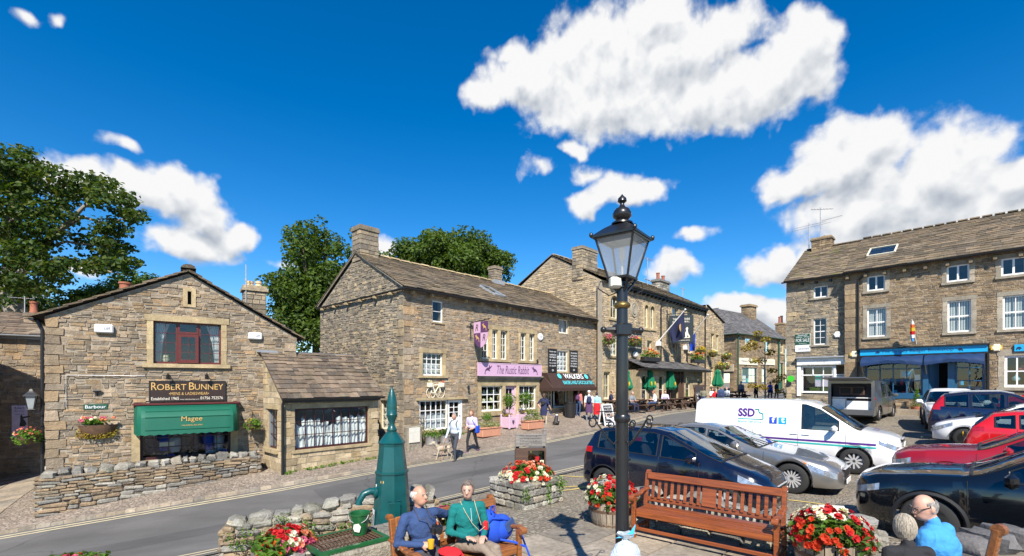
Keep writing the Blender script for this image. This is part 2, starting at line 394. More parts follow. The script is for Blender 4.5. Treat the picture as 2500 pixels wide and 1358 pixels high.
def setts(name, cols, scale, moss=.5, aspect=(1, 1, 1), gap=.055, patch=None):
 m, t, b = nm(name); co = objco(t)
 wob = t.n('ShaderNodeTexNoise', {'Vector': co, 'Scale': 3.0, 'Detail': 3}).outputs['Color']
 p = t.vmath('MULTIPLY', t.vmath('ADD', co, t.vmath('MULTIPLY', t.vmath('SUBTRACT', wob, (.5, .5, .5)), (.08, .08, 0))), aspect)
 p = t.vmath('MULTIPLY', p, (1, 1, 0))
 v1 = t.n('ShaderNodeTexVoronoi', {'Vector': p, 'Scale': scale, 'Randomness': .8}); v2 = t.n('ShaderNodeTexVoronoi', {'Vector': p, 'Scale': scale, 'Randomness': .8}, feature='DISTANCE_TO_EDGE')
 rv = t.n('ShaderNodeSeparateColor', {0: v1.outputs['Color']}).outputs[0]
 c = t.ramp(rv, [(i/(len(cols)-1), q) for i, q in enumerate(cols)])
 n = t.noise(co, 9, 6, .65); g = t.maprange(n, .25, .75, .7, 1.25)
 big = t.noise(co, .55, 5, .6); g = t.math('MULTIPLY', g, t.maprange(big, .3, .7, .78, 1.2))
 c = t.mix(1.0, c, t.n('ShaderNodeCombineColor', {0: g, 1: g, 2: g}).outputs[0], 'MULTIPLY')
 e = t.maprange(v2.outputs['Distance'], 0, gap, 1, 0)
 joint = t.mix(t.maprange(t.noise(co, 1.1, 4, .6), .45, .62, 0, moss), (.12, .1, .075), (.075, .095, .03))
 c = t.mix(t.math('MULTIPLY', e, .72), c, joint)
 t.L.new(c, b.inputs['Base Color']); b.inputs['Roughness'].default_value = .85; b.inputs['Specular IOR Level'].default_value = .3
 h = t.math('ADD', t.maprange(v2.outputs['Distance'], 0, gap*2.6, 0, 1, True), t.math('MULTIPLY', n, .35)); bump(t, b, h, .8, .03)
 return m
def asphalt(base=(.132, .128, .123), nme='asphalt'):
 m, t, b = nm(nme); co = objco(t)
 n = t.noise(co, 140, 3, .7); big = t.noise(co, .35, 6, .65); st = t.noise(t.vmath('MULTIPLY', co, (.35, 1.5, 1)), .9, 4, .6)
 g = t.math('MULTIPLY', t.maprange(n, .3, .7, .72, 1.28), t.math('MULTIPLY', t.maprange(big, .3, .7, .80, 1.16), t.maprange(st, .3, .7, .84, 1.12)))
 c = t.mix(1.0, base, t.n('ShaderNodeCombineColor', {0: g, 1: g, 2: g}).outputs[0], 'MULTIPLY')
 crack = t.n('ShaderNodeTexVoronoi', {'Vector': t.vmath('ADD', co, t.vmath('MULTIPLY', t.n('ShaderNodeTexNoise', {'Vector': co, 'Scale': 1.2, 'Detail': 4}).outputs['Color'], (1.2, 1.2, 0))), 'Scale': .16}, feature='DISTANCE_TO_EDGE').outputs['Distance']
 c = t.mix(t.maprange(crack, 0, .006, .55, 0), c, (.05, .05, .05))
 t.L.new(c, b.inputs['Base Color']); b.inputs['Roughness'].default_value = .85; b.inputs['Specular IOR Level'].default_value = .3; bump(t, b, n, .4, .008); return m

TAN = [(0.318, 0.236, 0.153), (0.254, 0.197, 0.135), (0.350, 0.256, 0.162), (0.228, 0.182, 0.131), (0.382, 0.261, 0.149), (0.286, 0.227, 0.167), (0.318, 0.227, 0.135), (0.265, 0.212, 0.153), (0.392, 0.305, 0.211), (0.302, 0.231, 0.153), (0.239, 0.187, 0.131), (0.276, 0.227, 0.171)]
GREY = [(0.293, 0.244, 0.178), (0.244, 0.209, 0.158), (0.336, 0.277, 0.199), (0.210, 0.181, 0.145), (0.381, 0.308, 0.211), (0.273, 0.227, 0.170), (0.429, 0.335, 0.207), (0.234, 0.195, 0.140)]
CREAM = [(0.420, 0.326, 0.209), (0.347, 0.267, 0.170), (0.474, 0.372, 0.240), (0.292, 0.229, 0.155), (0.383, 0.293, 0.178), (0.329, 0.263, 0.185), (0.501, 0.390, 0.248)]
BROWN = [(0.288, 0.209, 0.126), (0.237, 0.173, 0.108), (0.339, 0.244, 0.144), (0.208, 0.158, 0.104), (0.365, 0.272, 0.169), (0.263, 0.197, 0.130)]
LIME = [(.30, .285, .25), (.22, .21, .19), (.38, .355, .30), (.26, .245, .21), (.34, .30, .235), (.42, .40, .35), (.19, .18, .165)]
M = {}
def mk(k, f, *a, **kw): M[k] = f(k, *a, **kw)
mk('tan_rubble', stones, TAN, .3); mk('pale_rubble', stones, TAN, .28, gain=1.2); mk('grey_rubble', stones, GREY, .25, gain=1.06); mk('cream_rubble', stones, CREAM, .22, gain=1.2); mk('brown_rubble', stones, BROWN, .18)
mk('limestone', stones, LIME, .45, .8, .25); mk('ashlar', stones, [(.43, .34, .21), (.50, .40, .26), (.37, .29, .18), (.46, .345, .195)], .1, .3)
mk('drystone', stones, TAN[:4]+LIME[:3], .4, .8, .15, .9)
mk('gold_dressing', stones, [(.50, .39, .22), (.46, .36, .21)], .06, .2, nsc=4); mk('grey_dressing', stones, [(.38, .33, .255), (.35, .31, .24)], .12, .25, nsc=4)
mk('mortar', plain, (.32, .275, .21), .95, 0, .2, 5, .5); mk('dark_mortar', plain, (.17, .145, .115), .95, 0, .25, 5, .5); mk('render_coat', plain, (.46, .38, .255), .92, 0, .12, 3, .4)
mk('stone_slate', stones, [(0.179, 0.135, 0.087), (0.145, 0.110, 0.075), (0.222, 0.166, 0.107), (0.114, 0.093, 0.068), (0.195, 0.153, 0.107), (0.160, 0.128, 0.091)], .3, .5, .12)
mk('mossy_slate', stones, [(0.191, 0.146, 0.097), (0.157, 0.120, 0.085), (0.229, 0.177, 0.117), (0.126, 0.102, 0.077)], .3, .5, .5)
mk('red_slate', stones, [(.183, .136, .098), (.148, .113, .082), (.215, .160, .113), (.121, .098, .078), (.234, .183, .133)], .3, .45, .08)
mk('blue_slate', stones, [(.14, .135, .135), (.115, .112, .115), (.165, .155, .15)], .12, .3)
mk('lead', plain, (.36, .38, .40), .5, .3, .15, 4, .2)
mk('flagstone', stones, [(.34, .285, .22), (.29, .25, .2), (.385, .32, .24), (.26, .23, .19), (.33, .27, .2)], .18, .35, .05, nsc=2.2)
mk('white_paint', plain, (.80, .80, .78), .45, 0, .04); mk('cream_paint', plain, (.74, .69, .54), .5, 0, .05)
mk('maroon_paint', plain, (.11, .022, .018), .4, 0, .1); mk('dark_maroon', plain, (.045, .012, .014), .4, 0, .1); mk('pink_paint', plain, (.60, .42, .53), .5, 0, .05)
mk('pink_sign', plain, (.58, .37, .53), .5, 0, .04); mk('purple_paint', plain, (.10, .04, .12), .5); mk('black_paint', plain, (.012, .012, .013), .35, 0, .2, 8, .0, .01, .4)
mk('gutter_black', plain, (.016, .016, .017), .4); mk('black_board', plain, (.018, .016, .016), .5); mk('brown_board', plain, (.032, .017, .012), .45, 0, .2)
mk('gold_leaf', plain, (.58, .36, .12), .4, 0, .1); mk('cream_letter', plain, (.75, .70, .58), .5, 0, .03); mk('white_letter', plain, (.82, .82, .82), .5, 0, .03)
mk('green_awning', plain, (.0, .10, .058), .6, 0, .08, 3, .15); mk('brown_awning', plain, (.045, .022, .016), .75, 0, .12, 3, .15); mk('blue_awning', plain, (.003, .028, .10), .7, 0, .15, 4, .2)
mk('cyan_letter', plain, (.10, .60, .66), .5, 0, .03); mk('sky_sign', plain, (.01, .36, .68), .45, 0, .03); mk('shop_blue', plain, (.02, .09, .18), .4, 0, .1)
mk('navy_letter', plain, (.01, .03, .09), .5); mk('slate_board', plain, (.010, .018, .022), .45); mk('green_sign', plain, (.012, .075, .045), .5); mk('bright_green', plain, (.05, .55, .03), .5)
mk('pump_green', plain, (.003, .068, .070), .36, 0, .3, 4, .2, .01, .3); mk('bucket_green', plain, (.012, .10, .03), .35, 0, .25, 7, .1, .01, .4); mk('pale_patch', plain, (.62, .60, .52), .7, 0, .1)
mk('terracotta', plain, (.50, .235, .145), .8, 0, .14, 5, .2); mk('pot_red', plain, (.33, .11, .06), .75, 0, .15, 5); mk('pot_buff', plain, (.55, .42, .25), .8, 0, .12, 5)
mk('steel', plain, (.45, .45, .46), .35, .9, .1); mk('brass', plain, (.33, .24, .09), .38, .9, .15); mk('zinc', plain, (.5, .5, .5), .5, .5, .15)
mk('teak', wood, (.285, .072, .017), (.12, .03, .008)); mk('oak_old', wood, (.29, .105, .027), (.13, .042, .012)); mk('dark_timber', wood, (.10, .055, .035), (.045, .027, .02), rough=.75, coat=0)
mk('barrel_wood', wood, (.33, .27, .20), (.16, .125, .09), (20, 20, 2), rough=.85, coat=0); mk('rust', plain, (.15, .085, .05), .8, .2, .3, 9); mk('grey_board', wood, (.24, .22, .20), (.10, .09, .085), (2, 30, 30), rough=.85, coat=0)
mk('window_glass', glass); mk('shop_glass', glass, (.85, .9, .9), 1.0); mk('lantern_glass', plain, (.30, .32, .32), .25, 0, .08)
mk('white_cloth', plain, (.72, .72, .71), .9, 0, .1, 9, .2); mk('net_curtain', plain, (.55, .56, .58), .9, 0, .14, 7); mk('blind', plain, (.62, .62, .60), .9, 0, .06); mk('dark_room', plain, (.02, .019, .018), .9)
mk('leaf_green', leafmat, [(.035, .075, .012), (.06, .12, .018), (.10, .16, .03)]); mk('leaf_variegated', leafmat, [(.12, .17, .05), (.28, .31, .14), (.40, .42, .24)], .25); mk('leaf_bright', leafmat, [(.06, .15, .012), (.10, .21, .02), (.17, .28, .04)], .4)
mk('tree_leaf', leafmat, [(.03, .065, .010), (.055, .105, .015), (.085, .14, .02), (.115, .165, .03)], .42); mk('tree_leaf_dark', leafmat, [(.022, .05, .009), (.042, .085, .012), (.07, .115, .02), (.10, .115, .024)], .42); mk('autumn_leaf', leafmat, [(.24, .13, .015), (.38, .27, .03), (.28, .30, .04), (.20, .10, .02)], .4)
mk('bark', plain, (.16, .13, .10), .9, 0, .3, 4, .6); mk('pale_bark', plain, (.25, .22, .18), .9, 0, .25, 4, .5)
for nme, c in (('red', (.55, .012, .018)), ('scarlet', (.62, .05, .012)), ('white', (.78, .76, .68)), ('salmon', (.72, .27, .16)), ('pink', (.62, .12, .25)), ('orange', (.70, .14, .015)), ('yellow', (.7, .5, .03)), ('purple', (.22, .05, .30))):
 M['petal_'+nme] = leafmat('petal_'+nme, [tuple(x*.75 for x in c), c, tuple(min(.85, x*1.15+.02) for x in c)], .3, .6)
M['asphalt'] = asphalt(); M['asphalt_patch'] = asphalt((.105, .102, .10), 'asphalt_patch')
mk('cobble_setts', setts, [(.22, .19, .155), (.30, .262, .21), (.255, .22, .175), (.34, .295, .235), (.19, .17, .145)], 10.5, .75, (1, 1.3, 1), .08)
mk('pavement_setts', setts, [(.25, .20, .16), (.36, .29, .23), (.30, .242, .195), (.40, .33, .265), (.21, .175, .145)], 8.5, .3, (1.2, 1.0, 1), .08)
mk('yellow_line', plain, (.58, .44, .14), .8, 0, .25, 5); mk('faded_line', plain, (.50, .43, .28), .85, 0, .25, 5)
mk('car_glass', glass, (.42, .50, .50), 1.25); mk('rubber', plain, (.022, .022, .022), .8, 0, .2, 10); mk('alloy', plain, (.62, .62, .62), .3, .35, .05); mk('trim_black', plain, (.014, .014, .015), .5, 0, .15)
mk('lamp_clear', plain, (.42, .45, .47), .12, .5, .55, 14, 0, .01, 1.0); mk('lamp_red', plain, (.42, .008, .012), .12, 0, .2, 12, 0, .01, 1.0); mk('amber', plain, (.6, .15, .02), .15, 0, .1, 5, 0, .01, 1.0)
mk('plate_white', plain, (.78, .78, .74), .4, 0, .03)
mk('wet_black', plain, (.01, .01, .012), .25)
mk('skin', plain, (.55, .31, .225), .55, 0, .08, 14); mk('skin_tan', plain, (.47, .255, .17), .55, 0, .08, 14); mk('skin_pale', plain, (.50, .30, .225), .55, 0, .08, 14)
def cloth(name, col, rough=.9): M.setdefault(name, plain(name, col, rough, 0, .14, 10, .35, .02))
for nme, c in (('navy_fleece', (.028, .06, .16)), ('teal_fleece', (.0, .15, .145)), ('khaki', (.25, .195, .15)), ('charcoal', (.055, .05, .058)), ('red_cloth', (.60, .012, .02)), ('blue_nylon', (.012, .07, .52)),
    ('sky_shirt', (.05, .28, .62)), ('pale_shirt', (.50, .56, .64)), ('white_shirt', (.72, .72, .74)), ('black_cloth', (.018, .018, .021)), ('dark_trousers', (.05, .055, .068)), ('navy', (.02, .026, .075)), ('jeans', (.035, .06, .14)), ('beige', (.42, .35, .26)), ('plum', (.09, .04, .11)), ('coral', (.62, .17, .15)), ('magenta', (.42, .04, .2)), ('aqua', (.30, .55, .62)), ('lilac', (.55, .48, .62)), ('olive', (.2, .19, .13)), ('grey_trousers', (.2, .21, .23)), ('green_cloth', (.0, .14, .06)), ('boot', (.06, .045, .04)), ('teal_bright', (.03, .5, .45))):
 cloth(nme, c)
for nme, c in (('hair_grey', (.33, .31, .29)), ('hair_brown', (.09, .05, .03)), ('hair_white', (.55, .53, .5)), ('hair_ginger', (.30, .12, .05)), ('hair_dark', (.025, .02, .018)), ('hair_mouse', (.15, .12, .10)), ('hair_ash', (.36, .31, .24))):
 M[nme] = plain(nme, c, .55, 0, .35, 40, .5, .02, 0, .45)
# -- ground, road, pavement
def grid_sheet(name, xs, ys, mat, dz=0.0):
 X, Y = np.meshgrid(xs, ys); Z = gz_np(X, Y)+dz
 V = np.c_[X.ravel(), Y.ravel(), Z.ravel()]; nx, ny = len(xs), len(ys)
 i = np.arange((ny-1)*nx).reshape(ny-1, nx)[:, :-1].ravel()
 return mesh_np(name, V, np.c_[i, i+1, i+nx+1, i+nx], mat, smooth=True)
xs = np.r_[-900, -400, -150, -80, np.arange(-46, -24, 3.), np.arange(-24, 36, .5), np.arange(36, 52, 3.), 80, 150, 400, 900]
ys = np.r_[-300, -60, -20, np.arange(-12, 2, 2.), np.arange(2, 48, .5), np.arange(48, 64, 3.), 90, 150, 400, 900]
tag(grid_sheet('ground', xs, ys, M['cobble_setts']), kind='structure')
def spline(pts, k=12):
 P = [Vector(p) for p in pts]; P = [2*P[0]-P[1]]+P+[2*P[-1]-P[-2]]; out = []
 for i in range(1, len(P)-2):
  for j in range(k):
   t = j/k; a, b, c, d = P[i-1:i+3]
   out.append(.5*((2*b)+(c-a)*t+(2*a-5*b+4*c-d)*t*t+(3*b-a-3*c+d)*t**3))
 out.append(P[-2]); return out
NEAR = spline([(-16, 4.4), (-9, 7.3), (-5.5, 8.8), (-3, 9.95), (-.7, 11.6), (2.5, 14.5), (8.5, 20.4), (16.7, 29.8), (26, 41), (37, 54)])
FAR = spline([(-19, 9.4), (-12.5, 11.55), (-9.6, 12.5), (-6.7, 13.9), (-3.4, 16.35), (.1, 19.2), (4.55, 24), (12.7, 33.6), (22, 45), (33, 58)])
def strip(name, A, B, n, mat, dz, kind='structure'):
 V = []
 for a, b in zip(A, B):
  for j in range(n+1): q = a.lerp(b, j/n); V.append((q.x, q.y))
 V = np.array(V); Z = gz_np(V[:, 0], V[:, 1])+dz; w = n+1
 Fq = np.array([(i*w+j, (i+1)*w+j, (i+1)*w+j+1, i*w+j+1) for i in range(len(A)-1) for j in range(n)])
 if np.cross(np.r_[V[w]-V[0], 0], np.r_[V[1]-V[0], 0])[2] < 0: Fq = Fq[:, ::-1]
 return tag(mesh_np(name, np.c_[V, Z], Fq, mat, smooth=True), kind=kind)
strip('road', NEAR, FAR, 12, M['asphalt'], .03)
def offs(A, d):
 out = []
 for i, p in enumerate(A):
  t = (A[min(i+1, len(A)-1)]-A[max(i-1, 0)]).normalized(); out.append(p+Vector((-t.y, t.x))*d)
 return out
FO = offs(FAR, 7.0)
strip('pavement', offs(FAR, .11), FO, 14, M['pavement_setts'], .11)
strip('road_patch', offs(FAR[8:75], -2.5), offs(FAR[8:75], -3.15), 1, M['asphalt_patch'], .034); strip('road_patch', offs(FAR[38:46], -.9), offs(FAR[38:46], -2.2), 2, M['asphalt_patch'], .033)
kb = MB()                                   
i = 0; K2 = offs(FAR, .12)
while i < len(FAR)-1:
 a, b, c, d = FAR[i], FAR[i+1], K2[i+1], K2[i]
 za, zb = gz(*a), gz(*b); t = rnd.uniform(-.006, .006); e = (b-a)*.012
 a, b, c, d = a+e, b-e, c-e, d+e
 kb.add([(a.x, a.y, za-.05), (b.x, b.y, zb-.05), (b.x, b.y, zb+.112+t), (a.x, a.y, za+.112+t), (d.x, d.y, za+.122+t), (c.x, c.y, zb+.122+t), (d.x, d.y, za-.05), (c.x, c.y, zb-.05)], [(0, 1, 2, 3), (3, 2, 5, 4), (0, 3, 4, 6), (1, 7, 5, 2)])
 i += 1
tag(kb.build('kerb', M['flagstone']), kind='structure')
for nme, A, d0, d1, mt in (('road_line', FAR, -.22, -.14, 'faded_line'), ('road_line', FAR, -.40, -.32, 'faded_line'), ('road_line', NEAR, .16, .24, 'faded_line'), ('road_line', NEAR, .36, .44, 'faded_line')):
 strip(nme, offs(A, d0), offs(A, d1), 1, M[mt], .037)
def mark(pts, w, dz=.012):
 P = spline([Vector(p) for p in pts], 10); strip('parking_mark', offs(P, -w/2), offs(P, w/2), 1, M['yellow_line'], dz)
def gpx(px, py, z): Y = (CAMZ-z)*F/(py-HZ); return ((px-1250)/F*Y, Y)
mark([gpx(1366, 1156, -.15), gpx(1410, 1161, -.15), gpx(1450, 1166, -.15), gpx(1500, 1176, -.12)], .09)
mark([gpx(1372, 1196, -.1), gpx(1402, 1193, -.1), gpx(1425, 1188, -.1), gpx(1436, 1190, -.1)], .10); mark([gpx(1376, 1185, -.1), gpx(1405, 1184, -.1), gpx(1428, 1186, -.1), gpx(1436, 1191, -.1)], .10)
mark([gpx(1925, 1222, -.1), gpx(1990, 1230, -.1), gpx(2060, 1240, -.08)], .09)
def lane(name, pts, w, mat, dz):
 P = spline([Vector(p) for p in pts], 6); strip(name, offs(P, -w/2), offs(P, w/2), 2, mat, dz)
# flagged terrace: big worn slabs with open joints
def slabs(name, o, a, b, na, nb, sa, sb, dz, mat, fill=None, keep=None):
 mb = MB(); o = Vector(o); a = Vector(a).normalized(); b = Vector(b).normalized(); r = 0.0
 while r < nb:
  h = rnd.uniform(*sb); s = -rnd.uniform(0, .5)
  while s < na:
   w = rnd.uniform(*sa); g = .014; pts = []
   for (u, v) in ((s+g, r+g), (s+w-g, r+g), (s+w-g, r+h-g), (s+g, r+h-g)):
    q = o+a*(u+rnd.uniform(-.008, .008))+b*(v+rnd.uniform(-.008, .008)); pts.append((q.x, q.y, gz(*q)+dz+rnd.uniform(-.003, .003)))
   c = sum((Vector(p) for p in pts), Vector())/4
   if keep is None or keep(c):
    low = [(p[0], p[1], p[2]-.08) for p in pts]
    mb.add(pts+low, [(0, 1, 2, 3) if a.x*b.y-a.y*b.x > 0 else (3, 2, 1, 0)]+[(i, (i+1) % 4, 4+(i+1) % 4, 4+i) for i in range(4)])
   s += w
  r += h
 return tag(mb.build(name, mat), kind='structure')
slabs('terrace_paving', (-2.55, 4.62), (.727, .687), (.687, -.727), 11.5, 6.5, (.55, 1.15), (.5, .85), .035, M['flagstone'], None, lambda c: c.y < (7.3+.945*(c.x-.3) if c.x < 1.5 else 8.43-.82*(c.x-1.5) if c.x < 4 else 6.4))
slabs('lane_paving', (-13.35, 12.1), (-.56, .83), (-.83, -.56), 9.5, 1.1, (.4, .6), (1.09, 1.1), .125, M['flagstone'])

# -- masonry
def stone_wall(name, mat, W, zb, ztop, openings=(), parent=None, loc=(0, 0, 0), rotz=0.0, course=(.09, .19), length=(.16, .5), proud=(.004, .035), mort='mortar', thick=.35, quoin=(1, 1), qsize=(.5, .3), qh=.3, breaks=(), gap=.006, kinks=(), wmat=None, wave=.03):
 """one wall: mortared core with real openings and reveals, every stone standing a little proud of it.
 Local x runs along the wall, -y is outside; ztop is a number or a function of x (gables)."""
 zt = ztop if callable(ztop) else (lambda s: ztop)
 mb = MB(); cuts = sorted({0.0, W, *[c for o in openings for c in o[:2]], *breaks}); cuts = [c for c in cuts if 0 <= c <= W]
 for a, b in zip(cuts, cuts[1:]):
  if b-a < 1e-5: continue
  mid = (a+b)/2; z = zb
  ops = sorted([o for o in openings if o[0] <= mid <= o[1]], key=lambda o: o[2])
  for o in ops:
   if o[2] > z: mb.poly([(a, 0, z), (b, 0, z), (b, 0, o[2]), (a, 0, o[2])], 1)
   z = max(z, o[3])
  mb.poly([(a, 0, z), (b, 0, z), (b, 0, zt(b)), (a, 0, zt(a))], 1)
 for (a, b, c, d) in [o[:4] for o in openings]:
  t = thick
  mb.poly([(a, 0, c), (a, t, c), (b, t, c), (b, 0, c)][::-1], 2); mb.poly([(a, 0, d), (a, t, d), (b, t, d), (b, 0, d)], 2)
  mb.poly([(a, 0, c), (a, t, c), (a, t, d), (a, 0, d)][::-1], 2); mb.poly([(b, 0, c), (b, t, c), (b, t, d), (b, 0, d)], 2)
 wx = [rnd.uniform(0, 9) for _ in range(4)]; in_op = lambda x, z: any(o[0]-.06 <= x <= o[1]+.06 and o[2]-.1 <= z <= o[3]+.1 for o in openings)
 wv = lambda x, z: 0 if z <= zb+.01 or in_op(x, z) else wave*(math.sin(x*1.9+z*2.3+wx[0])+.7*math.sin(x*4.7-z*3.1+wx[1])+.5*math.sin(x*9.1+z*7+wx[2]))*min(1, max(0, zt(x)-z)*4)*.55
 def stone(x0, x1, z0, z1, dmin, dmax, wavy=True):
  if wavy and wave:
   xm = (x0+x1)/2; z0 += wv(xm, z0)+rnd.uniform(-.008, .008); z1 += wv(xm, z1)+rnd.uniform(-.008, .008)
  g = gap*rnd.uniform(.5, 1.3); i = rnd.uniform(.004, .012); d = rnd.uniform(dmin, dmax); j = lambda k: rnd.uniform(-k, k)
  k = min(.022, (x1-x0)*.12)
  A = [(x0+g+j(k), .01, z0+g+j(.005)), (x1-g+j(k), .01, z0+g+j(.005)), (x1-g+j(k), .01, z1-g+j(.005)), (x0+g+j(k), .01, z1-g+j(.005))]
  c = ((x0+x1)/2, (z0+z1)/2); B = []
  for p in A:
   B.append((p[0]+math.copysign(i, c[0]-p[0]), -d+j(.006), p[2]+math.copysign(i*.8, c[1]-p[2])))
  mb.add(A+B, [(4, 5, 6, 7), (0, 1, 5, 4), (1, 2, 6, 5), (2, 3, 7, 6), (3, 0, 4, 7)], 0)
 zmax = max(zt(0), zt(W), *[zt(x) for x in kinks]) if kinks else max(zt(0), zt(W))
 z = zb; q0 = (quoin[0]*1.0, quoin[1]*1.0); qi = 0; qz = zb
 while z < zmax-.03:
  h = rnd.uniform(*course); z1 = min(z+h, zmax)
  n = 80; ok = [x/n*W for x in range(n+1) if zt(x/n*W) >= z1-.01]
  if ok:
   lo = min(ok); hi = max(ok); lo = 0 if lo < W/n*1.5 and zt(0) >= z1-.01 else lo; ivs = [(lo, hi)]
   for o in openings:
    m = o[4] if len(o) > 4 else .0
    if o[2]-m < z1-.01 and o[3]+m > z+.01:
     nv = []
     for (p, q) in ivs:
      if o[1]+m <= p or o[0]-m >= q: nv.append((p, q)); continue
      if o[0]-m > p: nv.append((p, o[0]-m))
      if o[1]+m < q: nv.append((o[1]+m, q))
     ivs = nv
   for (p, q) in ivs:
    s = p
    while s < q-.02:
     l = rnd.uniform(*length)*(1 if rnd.random() < .8 else .6)
     if q-(s+l) < length[0]*.7: l = q-s
     if h > course[0]*1.7 and rnd.random() < .3:
      hm = z+(z1-z)*rnd.uniform(.4, .6); stone(s, s+l, z, hm, *proud); stone(s, s+l, hm, z1, *proud)
     else: stone(s, s+l, z, z1, *proud)
     s += l
  z = z1
 for side in (0, 1):
  if not quoin[side]: continue
  z = zb; i = side; top = zt(0) if side == 0 else zt(W)
  while z < top-.08:
   h = min(qh*rnd.uniform(.75, 1.25), top-z); l = qsize[i % 2]*rnd.uniform(.85, 1.1)
   x0, x1 = (-.03, l) if side == 0 else (W-l, W+.03)
   if not any(o[0] < x1 and o[1] > x0 and o[2] < z+h and o[3] > z for o in openings): stone(x0, x1, z, z+h, proud[1]+.004, proud[1]+.016, False)
   z += h; i += 1
 return mb.build(name, [M[mat], M[mort], M[wmat or 'gold_dressing']], parent, loc, rotz)
def plain_wall(mb, W, z0, z1, D):
 mb.poly([(0, D, z0), (0, D, z1), (W, D, z1), (W, D, z0)]); mb.poly([(W, 0, z0), (W, D, z0), (W, D, z1), (W, 0, z1)]); mb.poly([(0, 0, z0), (0, 0, z1), (0, D, z1), (0, D, z0)])
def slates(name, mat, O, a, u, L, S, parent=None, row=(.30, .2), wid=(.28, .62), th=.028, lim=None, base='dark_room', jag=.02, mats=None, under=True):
 O = Vector(O); a = Vector(a).normalized(); u = Vector(u).normalized(); n = a.cross(u).normalized()
 if n.z < 0: n = -n
 mb = MB(); r = -.06; k = 0
 while r < S:
  f = min(1, max(0, r/S)); h = row[0]+(row[1]-row[0])*f; lo, hi = lim(max(r, 0), min(r+h, S)) if lim else (0, L)
  top = min(r+h*1.35, S+.03); s = lo-rnd.uniform(0, .2)
  while s < hi-.02:
   w = rnd.uniform(*wid); e = min(s+w, hi); b = max(s, lo)
   if hi-e < .1: e = hi
   if e-b > .03:
    t = th*rnd.uniform(.7, 1.35); d = rnd.uniform(-jag, jag); g = .004; up = .032+rnd.uniform(0, .012)
    P = [O+a*(b+g)+u*(r+d)+n*up, O+a*(e-g)+u*(r+d+rnd.uniform(-.008, .008))+n*(up+rnd.uniform(-.004, .006)), O+a*(e-g)+u*top+n*.006, O+a*(b+g)+u*top+n*.006]
    Q = [p+n*t for p in P]
    mb.add(P+Q, [(4, 5, 6, 7), (0, 1, 5, 4), (1, 2, 6, 5), (3, 0, 4, 7), (3, 2, 1, 0)], 0)
   s = e if e > s+1e-4 else s+.1
  r += h
 if under:
  l0, h0 = lim(0, 0) if lim else (0, L); l1, h1 = lim(S, S) if lim else (0, L)
  mb.poly([O+a*l0, O+a*h0, O+a*h1+u*S, O+a*l1+u*S], 1)
 return mb.build(name, [M[mat], M[base]], parent)
def ridge(name, p0, p1, mat, parent, r=.16, l=.45):
 mb = MB(); p0, p1 = Vector(p0), Vector(p1); d = p1-p0; n = max(1, int(d.length/l)); d.normalize(); side = d.cross(Vector((0, 0, 1))).normalized()
 for i in range(n):
  a = p0+(p1-p0)*(i/n+.004); b = p0+(p1-p0)*((i+1)/n-.004); j = rnd.uniform(-.008, .012)
  ring = lambda p: [p+side*(r*math.cos(t))+Vector((0, 0, r*.62*math.sin(t)+j-.03)) for t in (0, .6, 1.2, 1.9, 2.5, math.pi)]
  A, B = ring(a), ring(b); mb.add(A+B, [(k, 6+k, 7+k, k+1) for k in range(5)]+[(0, 1, 2, 3, 4, 5), (11, 10, 9, 8, 7, 6)], 0)
 return mb.build(name, M[mat], parent)
